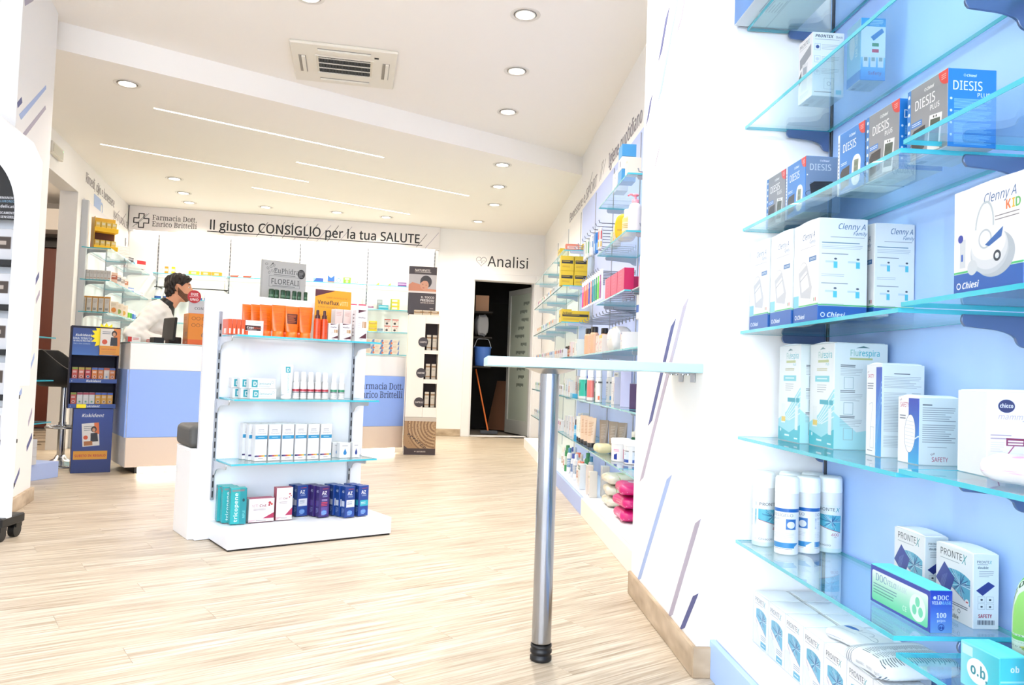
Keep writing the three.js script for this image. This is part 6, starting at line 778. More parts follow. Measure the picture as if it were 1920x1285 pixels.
  onW(ye(0.245, 0.1, 'Friliver'), 0.97, -6.79, 4, 90, 'long yellow carton with dark lettering below the stacked yellow ones', 'carton', gy); onW(y1, 0.92, -7.05, 4, 0, 'yellow carton set edge on behind the long yellow one', 'carton', gy);
  onW(ye(0.15, 0.07), 0.9, -7.15, 6, 0, 'small yellow carton on the topmost shelf of its bay', 'carton', gy); onW(box('remedy_carton', 0.12, 0.06, 0.07, '#f08a6a', lbl('#fbe2d8', '#d0503a')), 0.93, -6.8, 6, 90, 'coral carton on the topmost shelf beside the small yellow one', 'carton');
  const smallKinds = [['#f6f4f0', '#c0574a', 'brick red'], ['#e9f1f8', '#3f6fc0', 'blue'], ['#fbf1e6', '#f0913a', 'orange'], ['#eef6ee', '#4f9f5a', 'green'], ['#f6eef4', '#b0509a', 'magenta'], ['#f3f3f3', '#7a6a5a', 'brown']].map(([b, l, n]) => [box('medicine_carton', 0.075, 0.085, 0.04, b, (c, w, h) => { R(c, 0, h * 0.12, w, h * 0.3, l); Bars(c, 10, h * 0.55, w * 0.6, 3, 9, '#a9aeb6', 3); }), n]);
  const bayN = ['in the yellow carton bay', 'on the first white bay', 'on the last white bay'];
  let sk = 3; for (const [b, za, zb, ks] of [[0, -6.78, -7.45, [1, 2, 3]], [1, -7.6, -8.35, [1, 2, 3, 4, 5]], [2, -8.5, -9.3, [1, 2, 3, 4, 5]]]) for (const k of ks) { const n = 5; for (let i = 0; i < n; i++) { sk = (sk * 5 + 3 + i) % 97; const [p, nm] = smallKinds[sk % 6]; onW(p, 0.895, za + (zb - za) * (i + 0.3) / n, k, 0, 'small white carton, ' + nm + ' band, ' + bayN[b] + ', shelf ' + ['', 'lowest', 'second', 'third', 'fourth', 'fifth'][k] + ', ' + ORD[i] + ' place', 'carton', 'small banded cartons near the back door'); } }
  for (const [z, l] of [[-7.02, 'first'], [-7.2, 'second']]) onW(btl('vitamin_jar', 0.034, 0.12, '#f3c7a6', lbl('#e0865a', '#fff'), 0.03, '#3a2a24', { cw: 0.85 }), 0.98, z, 3, 0, 'peach jar with a dark lid among the small cartons, ' + l, 'jar', 'peach jars');
}
// ---------------------------------------------------------------- goods on the back wall, the side wall and the counters; floor displays
{
  const P = 'stands', SP = { page: P, c: 0.0012 };
  const face = (w, h, base, fn, ppm = 0.9) => art(P, w, h, ppm, (c) => { R(c, 0, 0, w, h, base); fn && fn(c, w, h); });
  const box = (name, w, h, d, base, fn, side) => carton(name, w, h, d, { f: face(w * 1000, h * 1000, base, fn), s: flat(P, side ?? base), l: flat(P, side ?? base), t: flat(P, side ?? base) }, SP);
  const band = (col, y0 = 0.25, hh = 0.35) => (c, w, h) => { R(c, 0, h * y0, w, h * hh, col); Bars(c, w * 0.15, h * (y0 + 0.08), w * 0.6, 1, 5, '#fff', h * 0.06); };
  const onB = (o, a, y, label, cat, group, off = 0.17) => { const [x, z] = FX(a, off); return put(o, x, y + 0.0005, z, 7.7, label, cat, group); };
  const T = 2.025, g1 = 'cartons on the top back wall shelf';
  [[box('medicine_carton', 0.035, 0.09, 0.03, '#f6f6f4', band('#cfd6dc')), 0.47, 'slim white'], [box('medicine_carton', 0.042, 0.095, 0.03, '#e89a1c', (c, w, h) => R(c, 0, h * 0.3, w, h * 0.35, '#fbf1dc')), 0.53, 'upright orange'], [box('medicine_carton', 0.042, 0.095, 0.03, '#f2d21a', (c, w, h) => R(c, 0, h * 0.3, w, h * 0.35, '#fbf6dc')), 0.612, 'upright yellow'], [box('medicine_carton', 0.12, 0.042, 0.05, '#fbf2f2', (c, w, h) => { C(c, 10, 34, 6, '#c2305c'); Bars(c, 24, 16, 70, 2, 8, '#e0a0ae', 3); }), 0.722, 'flat white and pink'], [box('medicine_carton', 0.13, 0.055, 0.05, '#f0e01c', (c, w, h) => R(c, 34, 12, 60, 26, '#f8f4c8')), 0.866, 'flat lemon yellow'], [box('medicine_carton', 0.125, 0.055, 0.05, '#f0a51c', (c, w, h) => R(c, 34, 14, 54, 24, '#fbe9c4')), 1.012, 'flat orange, nearer the yellow one,'], [box('medicine_carton', 0.125, 0.055, 0.05, '#f0a51c', (c, w, h) => R(c, 34, 14, 54, 24, '#fbe9c4')), 1.146, 'flat orange, nearer the upright post,'],
    [box('medicine_carton', 0.11, 0.055, 0.05, '#fbf6f4', (c, w, h) => { Pg(c, [[0, h], [0, h * 0.55], [w * 0.8, h * 0.5], [w, h * 0.3], [w * 0.8, h]], '#e04a22'); }), 1.37, 'white and red, nearer the upright post,'], [box('medicine_carton', 0.11, 0.055, 0.05, '#fbf6f4', (c, w, h) => { Pg(c, [[0, h], [0, h * 0.55], [w * 0.8, h * 0.5], [w, h * 0.3], [w * 0.8, h]], '#e04a22'); }), 1.53, 'white and red, second from the upright post,'], [box('medicine_carton', 0.15, 0.06, 0.05, '#fbf9e8', (c, w, h) => { Pg(c, [[w * 0.6, h], [w, h * 0.2], [w, h]], '#f0d81c'); }), 1.72, 'white and yellow, last before the flower poster,'],
    [box('medicine_carton', 0.06, 0.06, 0.04, '#f2f6fa', band('#b9d2ea')), 2.3, 'pale blue, first past the flower poster,'], [box('medicine_carton', 0.13, 0.055, 0.05, '#2f62c4', (c, w, h) => Pg(c, [[0, 0], [40, 0], [0, h]], '#8fc4f0')), 2.43, 'flat royal blue'], [box('medicine_carton', 0.088, 0.1, 0.05, '#2f76d0', (c, w, h) => { Pg(c, [[0, 0], [w, 0], [w / 2, h * 0.35]], '#e3eefa'); R(c, 0, h * 0.82, w, h * 0.18, '#f08a2a'); }), 2.595, 'blue with an orange foot'], [box('medicine_carton', 0.08, 0.08, 0.05, '#f4f8fc', (c, w, h) => Ring(c, w / 2, h / 2, 24, '#6fb0e6', 8)), 2.695, 'white with a blue ring'], [box('medicine_carton', 0.1, 0.085, 0.05, '#8fd02a', (c, w, h) => { R(c, 20, 12, w - 40, 20, '#f4fae6'); C(c, w / 2, 55, 18, '#d9f0a8'); }), 2.805, 'lime green'], [box('medicine_carton', 0.1, 0.075, 0.05, '#f6f8f2', (c, w, h) => { c.strokeStyle = '#7a6a4a'; c.lineWidth = 5; c.beginPath(); c.arc(w / 2, 26, 26, 0.6, 2.6); c.stroke(); }), 2.93, 'white with a curved brown line'],
    [box('medicine_carton', 0.14, 0.052, 0.05, '#f8f8e9', (c, w, h) => Pg(c, [[20, h], [70, 12], [70, h]], '#dbe03a')), 3.23, 'white and lemon, nearer the upright post,'], [box('medicine_carton', 0.14, 0.052, 0.05, '#f8f8e9', (c, w, h) => Pg(c, [[20, h], [70, 12], [70, h]], '#dbe03a')), 3.385, 'white and lemon, nearer the dark poster,'], [box('medicine_carton', 0.12, 0.06, 0.05, '#7a3f9a', band('#c9a8dc')), 3.54, 'purple'],
  ].forEach(([o, a, n]) => onB(o, a, T, 'small ' + n + ' carton on the top back wall shelf', 'carton', g1));
  // row of white and blue cleaner bottles under the black rail
  const rail = thing('hanging_rail', 'thin black rail on the back wall above the white and blue bottles', 'rail'); { const [x, z] = FX(0.85, 0.2); rail.position.set(x, 0, z); rail.rotation.y = rad(7.7); }
  mesh('rod', bx(0.9, 0.012, 0.012, 0, 1.85, 0), BLACK, rail); mesh('arm', bx(0.012, 0.012, 0.19, -0.4, 1.85, -0.095), BLACK, rail); mesh('arm', bx(0.012, 0.012, 0.19, 0.4, 1.85, -0.095), BLACK, rail);
  const clean = bottle('saline_bottle', [[0, 0], [0.036, 0], [0.04, 0.004], [0.04, 0.06], [0.03, 0.1], [0.014, 0.13]], art(P, 120, 120, 0.5, (c, w, h) => { R(c, 0, 0, w, h, '#f5f8fb'); R(c, 0, h * 0.72, w, h * 0.28, '#2f62b0'); }), [[0.013, 0.126], [0.013, 0.138], [0.007, 0.142], [0, 0.142]], '#eef3f8', { flat: 0.6 });
  for (let i = 0; i < 8; i++) onB(clean, 0.44 + i * 0.1, 1.7, 'white saline bottle with a blue foot, ' + ORD[i] + ' from the corner', 'bottle', 'white and blue saline bottles');
  const yb = box('medicine_carton', 0.075, 0.07, 0.05, '#f3d21c', (c, w, h) => R(c, 0, 0, w, 14, '#8a6a2a')); onB(yb, 1.47, 1.7, 'yellow carton with a brown top on the second back wall shelf, nearer the pharmacist', 'carton', 'brown-topped yellow cartons'); onB(yb, 1.56, 1.7, 'yellow carton with a brown top on the second back wall shelf, nearer the poster', 'carton', 'brown-topped yellow cartons');
  onB(box('medicine_carton', 0.1, 0.06, 0.05, '#8d8f96', band('#c9cbd0')), 1.36, 1.7, 'grey flat carton beside the brown-topped yellow ones', 'carton');
  const mg = box('medicine_carton', 0.1, 0.06, 0.05, '#fbf6f8', (c, w, h) => R(c, 0, 0, w, 18, '#d9306a'));
  [[2.76, 'nearest the yellow card'], [2.9, 'second'], [3.02, 'third']].forEach(([a, n]) => onB(mg, a, 1.7, 'white carton with a crimson top on the second back wall shelf, ' + n, 'carton', 'crimson-topped white cartons'));
  onB(box('medicine_carton', 0.1, 0.05, 0.05, '#f4ecec', band('#8a3a7a')), 3.12, 1.7, 'white carton with a plum band on the second back wall shelf', 'carton');
  onB(box('medicine_carton', 0.07, 0.14, 0.04, '#9aa0a2', (c, w, h) => { R(c, 8, 12, w - 16, 40, '#c9cdcf'); Bars(c, 10, 70, 40, 4, 12, '#dfe3e4', 3); }), 3.25, 1.7, 'upright grey carton on the second back wall shelf', 'carton', undefined, 0.12);
  onB(box('medicine_carton', 0.13, 0.06, 0.05, '#27b3cc', band('#8fe0ea')), 3.3, 1.7, 'turquoise flat carton before the upright grey one', 'carton', undefined, 0.22);
  const gy = box('medicine_carton', 0.12, 0.05, 0.05, '#f4e23a', (c, w, h) => { R(c, 20, 10, 70, 26, '#f6f6f0'); R(c, 0, 0, 12, h, '#7fb83a'); }); [[0, 'bottom'], [0.051, 'middle'], [0.102, 'top']].forEach(([y, n]) => onB(gy, 3.455, 1.7 + y, 'yellow and white carton, ' + n + ' of the stack beside the dark poster', 'carton', 'stacked yellow and white cartons'));
  const y3 = box('medicine_carton', 0.11, 0.07, 0.06, '#f5e012', band('#e0b90c')); onB(y3, 3.17, 1.4, 'yellow carton, lower of two on the third back wall shelf', 'carton', 'paired yellow cartons'); onB(y3, 3.17, 1.471, 'yellow carton, upper of two on the third back wall shelf', 'carton', 'paired yellow cartons');
  onB(box('medicine_carton', 0.07, 0.05, 0.05, '#b9c9d2', band('#6f8a9a')), 3.27, 1.4, 'grey blue carton beside the two yellow ones', 'carton');
  const pg = box('infant_carton', 0.085, 0.088, 0.05, '#f6efe9', (c, w, h) => { R(c, 0, 0, w, 14, '#e05a4a'); C(c, 34, 60, 16, '#1c1c20', 14); C(c, 38, 40, 9, '#f0c4b0'); C(c, 60, 30, 8, '#e9a898'); }); [[3.365, 0], [3.47, 0], [3.365, 0.089], [3.47, 0.089]].forEach(([a, y], i) => onB(pg, a, 1.4 + y, 'white carton with black and pink dots, ' + (y ? 'upper' : 'lower') + ' layer, ' + (i % 2 ? 'nearer the dark poster' : 'nearer the yellow pair'), 'carton', 'black and pink dotted cartons'));
  const ob = box('patch_carton', 0.115, 0.065, 0.05, '#f6ead9', (c, w, h) => { Pg(c, [[0, 0], [22, 0], [10, h], [0, h]], '#5f86d0'); C(c, 14, h * 0.7, 14, '#ee7a4a'); Pg(c, [[w, 0], [w - 24, h], [w, h]], '#5f86d0'); Bars(c, 34, 16, 46, 3, 10, '#e0a080', 3); });
  for (let r = 0; r < 3; r++) for (let i = 0; i < 4; i++) onB(ob, 3.12 + i * 0.118, 1.1 + r * 0.066, 'cream, orange and blue plaster carton, ' + ['bottom', 'middle', 'top'][r] + ' layer, ' + ORD[i] + ' from the counter lettering', 'carton', 'orange and blue plaster cartons');
  // ---- side wall
  const onL = (o, d, off, y, deg, label, cat, group) => { const p = pL(d, off); return put(o, p[0], y + 0.0005, p[1], 102.4 + deg, label, cat, group); };
  {
    const p = pL(2.1, 0.17), HA = 38, t = thing('honey_display', 'two-tier yellow card display of small packs on the topmost side shelf', 'display', p[0], 2.0255, p[1], HA);
    const bee = art(P, 240, 250, 0.6, (c, w, h) => { R(c, 0, 0, w, h, '#f3bf1c'); C(c, 40, 210, 36, '#e0742a', 26); C(c, 24, 60, 12, '#c9641c'); for (let i = 0; i < 9; i++) C(c, 20 + i * 24, 120 + (i * 53 % 90), 9, '#e9902a'); });
    const M2 = bee.p.board, q = (g) => { return g; }, yb2 = mat('#f2c01e', 0.5), br = mat('#5a2f1c', 0.6);
    mesh('back_card', chamfer(0.23, 0.35, 0.006, 0.001, (f, s, u) => at(bee, s, u)).translate(0, 0, -0.07), M2, t); mesh('side_card', chamfer(0.005, 0.34, 0.14, 0.001, (f, s, u) => at(bee, s, u)).translate(-0.113, 0, 0), M2, t);
    mesh('lower_tray', block(0.23, 0.045, 0.15, 0.002, 0, 0, 0.005), yb2, t); mesh('upper_tray', block(0.23, 0.045, 0.13, 0.002, 0, 0.19, 0), yb2, t); mesh('dark_recess', block(0.21, 0.09, 0.01, 0.001, 0, 0.1, -0.055), br, t);
    for (let r = 0; r < 2; r++) for (let i = 0; i < 4; i++) put(box('honey_pack', 0.045, 0.06, 0.03, '#f7dc6a', (c, w, h) => R(c, 8, 12, w - 16, 22, '#fbf3cf')), p[0] + Math.cos(rad(HA)) * (-0.078 + i * 0.052) + Math.sin(rad(HA)) * 0.03, 2.0255 + (r ? 0.2355 : 0.0455), p[1] - Math.sin(rad(HA)) * (-0.078 + i * 0.052) + Math.cos(rad(HA)) * 0.03, HA, 'pale yellow pack in the ' + (r ? 'upper' : 'lower') + ' tray of the honey display, ' + ORD[i], 'pack', 'packs in the honey display');
  }
  const wt = box('tea_carton', 0.2, 0.035, 0.1, '#f1f0ec', band('#d0d0cc')); for (let i = 0; i < 4; i++) onL(wt, 1.52, 0.19, 2.025 + i * 0.036, -45, 'white flat carton, ' + ORD[i] + ' from below, stacked beside the honey display', 'carton', 'stacked white flat cartons');
  onL(box('tea_carton', 0.13, 0.05, 0.08, '#3a3c44', band('#8a8c94')), 1.28, 0.24, 2.025, -30, 'dark grey flat carton on the topmost side shelf', 'carton');
  onL(box('tea_carton', 0.16, 0.06, 0.1, '#dfe8f2', (c, w, h) => { Pg(c, [[0, h], [50, 0], [70, h]], '#d0404a'); Pg(c, [[80, h], [110, 20], [140, h]], '#3aa0c4'); }), 1.0, 0.21, 2.025, -30, 'white carton with red and blue peaks on the topmost side shelf', 'carton');
  onL(box('tea_carton', 0.24, 0.1, 0.14, '#d0202a', (c, w, h) => R(c, 0, 44, w, h, '#f0d8cf'), '#d0202a'), 0.6, 0.19, 2.025, -45, 'bright red topped carton on the topmost side shelf, nearest the corner', 'carton');
  const swc = box('drops_carton', 0.031, 0.1, 0.045, '#f4f1ee', (c, w, h) => { Bars(c, 5, 16, 20, 3, 8, '#b9aea6', 3); R(c, 5, 74, 20, 6, '#d9a080'); });
  for (let i = 0; i < 8; i++) onL(swc, 2.28, 0.045 + i * 0.0325, 1.7, -86, 'small white upright carton in the row across the second side shelf, ' + ORD[i] + ' from the wall', 'carton', 'small white upright cartons');
  [['#f3cdb6', '#c0674c', 'peach'], ['#f5f2ee', '#8a8f98', 'white'], ['#f6f4f2', '#b9aea6', 'ivory'], ['#f2e9e2', '#c98a6a', 'cream']].forEach(([b, l, n], i) => onL(box('drops_carton', 0.07, 0.12, 0.05, b, band(l)), 1.95 - i * 0.2, 0.24, 1.7, -50, n + ' taller carton on the second side shelf', 'carton'));
  [['#6f8fd0', 'blue'], ['#f0e8e0', 'cream'], ['#d8dff0', 'pale blue'], ['#e9c4c4', 'rose']].forEach(([b, n], i) => onL(box('drops_carton', 0.1, 0.05, 0.05, b, band('#fff')), 1.0 - i * 0.2, 0.23, 1.7, -35, 'small flat ' + n + ' carton on the second side shelf by the corner', 'carton'));
  const woc = box('syrup_carton', 0.052, 0.16, 0.05, '#f4f0ea', (c, w, h) => { R(c, 0, 0, w, 18, '#f0a83a'); Bars(c, 7, 34, 34, 4, 10, '#b9b2a8', 3); R(c, w - 8, 20, 8, h, '#f2b65a'); Bars(c, 7, 120, 26, 3, 8, '#4a4a50', 4); });
  for (let i = 0; i < 5; i++) onL(woc, 2.27, 0.05 + i * 0.055, 1.375, -86, 'white syrup carton with an orange top across the third side shelf, ' + ORD[i] + ' from the wall', 'carton', 'orange-topped syrup cartons');
  for (let i = 0; i < 3; i++) onL(box('syrup_carton', 0.1, 0.14, 0.06, '#f6e9d6', (c, w, h) => { C(c, 50, 90, 26, ['#f0943a', '#8fb04a', '#e9b44a'][i]); Bars(c, 14, 20, 60, 3, 10, '#b9a890', 3); }), 1.9 - i * 0.26, 0.24, 1.375, -50, 'cream carton with an ' + ['orange', 'olive green', 'amber'][i] + ' disc on the third side shelf', 'carton');
  [['#7fc43a', 'lime'], ['#3f9f5a', 'green'], ['#3a6fc4', 'blue'], ['#6f9fd8', 'light blue']].forEach(([b, n], i) => onL(bottle('tonic_bottle', [[0, 0], [0.024, 0], [0.026, 0.003], [0.026, 0.075], [0.012, 0.095]], art(P, 60, 60, 0.5, (c) => { R(c, 0, 0, 60, 60, '#eef2f0'); R(c, 0, 12, 60, 34, b); }), [[0.013, 0.092], [0.013, 0.118], [0, 0.12]], '#e9edf0', {}), 1.05 - i * 0.12, 0.24, 1.375, -40, n + ' labelled tonic bottle on the third side shelf', 'bottle', 'tonic bottles'));
  onL(box('drops_carton', 0.18, 0.06, 0.06, '#23262e', (c, w, h) => { R(c, 14, 14, 60, 30, '#5f7fb0'); R(c, 90, 14, 60, 30, '#c9cdd4'); }), 0.4, 0.22, 1.375, -35, 'black flat carton with pale panels on the third side shelf, nearest the corner', 'carton');
  // ---- denture display stand
  {
    const KX = -2.992, KZ = -6.314, kr = 28.1, kt = [Math.cos(rad(kr)), -Math.sin(rad(kr))], kn = [Math.sin(rad(kr)), Math.cos(rad(kr))], KP = (s, o) => [KX + kt[0] * s + kn[0] * o, KZ + kt[1] * s + kn[1] * o];
    const [cx, cz] = KP(0.125, -0.095), t = thing('denture_display_stand', 'tall dark blue card display stand of denture products beside the counter', 'display stand', cx, 0, cz, kr);
    const NB = mat('#15275f', 0.5), DK = mat('#0e1433', 0.6);
    const man = (c, x, y, s) => { C(c, x, y - s * 0.62, s * 0.22, '#2a1a14', s * 0.26); C(c, x, y - s * 0.56, s * 0.13, '#d9a480', s * 0.17); Pg(c, [[x - s * 0.3, y + s * 0.45], [x - s * 0.26, y - s * 0.3], [x + s * 0.26, y - s * 0.3], [x + s * 0.3, y + s * 0.45]], '#1c1f2a'); Pg(c, [[x - s * 0.3, y - s * 0.1], [x - s * 0.05, y - s * 0.3], [x, y - s * 0.16]], '#2b2f3d'); };
    const low = art(P, 280, 500, 1.0, (c, w, h) => { Gr(c, 0, 0, w, h, '#1f49a8', '#16357f'); Tx(c, 'Kukident', w / 2 - 6, 66, 36, '#f2f6fc', { b: 1, i: 1, a: 'center' }); c.save(); c.translate(60, 118); c.rotate(-0.08); R(c, 0, 0, 120, 180, '#f4f2ee'); R(c, 88, 0, 34, 90, '#ef7a3a'); Bars(c, 14, 24, 60, 3, 14, '#5a6a7a', 4); C(c, 24, 110, 16, '#e2562a'); man(c, 84, 106, 90); R(c, 10, 140, 60, 34, '#b9743a'); c.restore(); R(c, 12, 330, w - 40, 66, '#f0a92a'); Tx(c, 'SUBITO IN REGALO', w / 2 - 8, 376, 28, '#c0392b', { b: 1, a: 'center', sx: 0.86 }); });
    const ls = art(P, 190, 500, 0.5, (c, w, h) => { R(c, 0, 0, w, h, '#12204e'); C(c, 90, 120, 60, '#3a2f3a', 90); C(c, 90, 330, 70, '#6a4a3a', 80); R(c, 30, 400, 120, 50, '#a06a2a'); });
    mesh('base_column', chamfer(0.278, 0.505, 0.185, 0.002, (f, s, u) => (f === 0 ? at(low, s, u) : f === 3 ? at(ls, s, u) : at(flat(P, '#15275f'), s, u))), low.p.board, t);
    mesh('side_panel', block(0.012, 0.64, 0.2, 0.002, -0.18, 0.505, 0), DK, t); mesh('side_panel', block(0.012, 0.64, 0.2, 0.002, 0.15, 0.505, 0), DK, t); mesh('back_panel', block(0.33, 0.64, 0.01, 0.001, -0.015, 0.505, -0.095), DK, t); mesh('top_panel', block(0.342, 0.012, 0.2, 0.002, -0.015, 1.14, 0), DK, t);
    const lip = art(P, 330, 34, 1.2, (c, w, h) => { R(c, 0, 0, w, h, '#2350a6'); Tx(c, 'Kukident', 112, 25, 24, '#f2f6fc', { b: 1, i: 1 }); Tx(c, '€', 12, 24, 14, '#dfe6f4'); });
    for (const y of [0.507, 0.705]) { const tr = mesh('tray', block(0.318, 0.012, 0.19, 0.001, -0.015, y, 0.0), NB, t); mesh('tray_lip', chamfer(0.33, 0.034, 0.006, 0.001, (f, s, u) => at(lip, s, u)).translate(-0.015, y, 0.1), lip.p.board, tr); }
    const pt = mesh('price_tag', block(0.066, 0.03, 0.003, 0.0005, -0.09, 0.5085, 0.1045), mat('#f2e21e', 0.5), t);
    const head = art(P, 330, 222, 1.1, (c, w, h) => { Gr(c, 0, 0, w, h, '#1d3f92', '#3f78d0'); R(c, 0, 0, w, 8, '#0e1433'); Tx(c, 'Kukident', 22, 72, 26, '#f2f6fc', { b: 1, i: 1 }); Tx(c, 'UNA TENUTA', 8, 98, 25, '#dbe6f8', { b: 1, sx: 0.85 }); Tx(c, '10 VOLTE PIÙ FORTE', 10, 116, 17, '#f2f6fc', { b: 1, sx: 0.82 }); Tx(c, 'SINO A FINE GIORNATA', 12, 136, 13, '#c9d9f4', { sx: 0.85 }); });
    mesh('header_panel', chamfer(0.33, 0.222, 0.01, 0.001, (f, s, u) => at(head, s, u)).translate(-0.015, 0.922, 0.09), head.p.board, t);
    const star = []; for (let i = 0; i < 32; i++) { const a = i / 32 * 6.2832, r = i % 2 ? 0.083 : 0.112; star.push([0.055 + Math.cos(a) * r * 0.95, 1.075 + Math.sin(a) * r]); }
    mesh('price_burst', plate(star, 0.003).translate(0, 0, 0.0965), mat('#f4e01c', 0.5), t);
    const lf = art(P, 150, 215, 1.2, (c, w, h) => { R(c, 0, 0, w, h, '#f6f3ee'); R(c, 100, 0, 50, h, '#ef8a3a'); R(c, 0, 140, w, 75, '#f0a22c'); Bars(c, 14, 24, 64, 2, 14, '#6a7a8a', 5); C(c, 34, 108, 20, '#e2562a'); man(c, 104, 96, 92); Tx(c, 'SUBITO IN REGALO', 12, 172, 15, '#c9562a', { b: 1, sx: 0.8 }); Bars(c, 14, 184, 110, 3, 8, '#c98a2a', 3); });
    mesh('leaflet_box', chamfer(0.142, 0.212, 0.02, 0.002, (f, s, u) => at(lf, s, u)).translate(0.085, 0.928, 0.112), lf.p.board, t);
    const pk2 = (b, m, tcol) => box('denture_carton', 0.04, 0.11, 0.03, b, (c, w, h) => { R(c, 0, 0, w, 18, tcol); C(c, w / 2, h * 0.66, 11, '#f2ece4'); C(c, w / 2, h * 0.66, 7, m); Bars(c, 6, 30, 26, 2, 8, '#fff', 4); });
    const kinds = { coral: pk2('#d9584a', '#b03a3a', '#8fae3a'), salmon: pk2('#e27a62', '#c94a3a', '#b9b03a'), redblue: pk2('#c93a44', '#2a3f9a', '#a8a03a'), orange: pk2('#ee8a3a', '#c9562a', '#3a6fd0'), white: pk2('#f0f2f2', '#5fae9a', '#b03a5a'), gold: pk2('#f0b03a', '#8a5a1a', '#2f5fd0'), pale: pk2('#f3e6dc', '#3a8fd8', '#d05a4a') };
    [['coral', -0.135], ['salmon', -0.089], ['redblue', -0.043], ['orange', 0.003], ['orange', 0.046], ['pale', 0.088], ['orange', 0.129]].forEach(([k, s], i) => { const p = KP(0.125 + s - 0.01, -0.05); put(kinds[k], p[0], 0.7175, p[1], kr, k + ' denture carton in the upper tray of the blue stand, ' + ORD[i] + ' from the bar stool', 'carton', 'denture cartons in the upper tray'); });
    [['coral', -0.135], ['white', -0.091], ['white', -0.049], ['white', -0.007], ['gold', 0.037], ['gold', 0.079], ['gold', 0.121]].forEach(([k, s], i) => { const p = KP(0.125 + s - 0.01, -0.05); put(kinds[k], p[0], 0.5195, p[1], kr, k + ' denture carton in the lower tray of the blue stand, ' + ORD[i] + ' from the bar stool', 'carton', 'denture cartons in the lower tray'); });
  }
  // ---- brown and cream cosmetics stand
  {
    const nx = -0.428, nz = -8.36, t = thing('cosmetics_display_stand', 'tall cream card display stand with dark poster on top, beside the counter end', 'display stand', nx, 0, nz - 0.1, 6.6);
    const CRM = mat('#efe6da', 0.55), BRN = mat('#33201c', 0.6), W = 0.335;
    const foot = art(P, 335, 400, 0.9, (c, w, h) => { R(c, 0, 0, w, h, '#b98f5e'); for (let i = 0; i < 16; i++) { c.strokeStyle = i % 2 ? '#7d5733' : '#dcb988'; c.lineWidth = 7; c.beginPath(); c.arc(330, 90, 40 + i * 17, 1.6, 4.4); c.stroke(); } for (let i = 0; i < 60; i++) C(c, i * 83 % w, 60 + i * 47 % 240, 6, i % 2 ? '#8a6238' : '#e0bf90', 4); for (let i = 0; i < 7; i++) { c.strokeStyle = '#3a2416'; c.lineWidth = 8; c.beginPath(); c.arc(50 + i * 28, 190 + i * 22, 12, 3, 6.4); c.stroke(); } R(c, 0, 330, w, 70, '#3a221c'); Pg(c, [[0, 300], [40, 330], [0, 340]], '#3a221c'); C(c, 120, 362, 8, '#e9dccb', 5); Tx(c, 'NATURVITI', 136, 370, 20, '#e9dccb', { b: 1, sx: 0.9 }); R(c, 0, 0, w, 42, '#e6d8c6'); });
    mesh('foot_panel', chamfer(W, 0.4, 0.2, 0.002, (f, s, u) => at(foot, s, u)), foot.p.board, t);
    mesh('side_panel', block(0.012, 1.09, 0.2, 0.002, -W / 2 + 0.006, 0.4, 0), CRM, t); mesh('side_panel', block(0.01, 1.09, 0.2, 0.002, W / 2 - 0.005, 0.4, 0), CRM, t); mesh('back_panel', block(W - 0.02, 1.09, 0.008, 0.001, 0, 0.4, -0.095), BRN, t);
    mesh('front_panel', block(0.178, 1.09, 0.012, 0.002, -0.076, 0.4, 0.092), CRM, t); mesh('top_panel', block(W, 0.012, 0.2, 0.002, 0, 1.478, 0), CRM, t);
    [0.4, 0.505, 0.76, 0.805, 1.075, 1.115, 1.4].forEach((y, i) => { if ([0, 2, 4, 6].includes(i)) { const y1 = [0.505, 0, 0.805, 0, 1.115, 0, 1.478][i]; mesh('front_panel', block(0.152, y1 - y, 0.012, 0.001, 0.09, y, 0.092), CRM, t); } });
    [0.495, 0.795, 1.105].forEach((y) => mesh('compartment_floor', block(0.15, 0.01, 0.18, 0.001, 0.09, y, 0), BRN, t));
    [['CAPELLI', 0.56, 0.01], ['IGIENE', 0.87, 0.02], ['CORPO', 1.2, 0.03]].forEach(([s, y, x]) => { const cc = art(P, 100, 100, 0.8, (c) => { R(c, 0, 0, 100, 100, '#33201c'); Tx(c, s, 50, 58, 24, '#f0e6da', { b: 1, a: 'center', sx: 0.84 }); }); const g = cyl(0.052, 0.052, 0.004, 0, 0, 0, 28).rotateX(Math.PI / 2), p = g.attributes.position, uv = g.attributes.uv; for (let i = 0; i < p.count; i++) uv.setXY(i, ...at(cc, 0.5 + p.getX(i) / 0.106, 0.5 + p.getY(i) / 0.106)); mesh('round_label', g.translate(x - 0.035, y, 0.101), cc.p.board, t); });
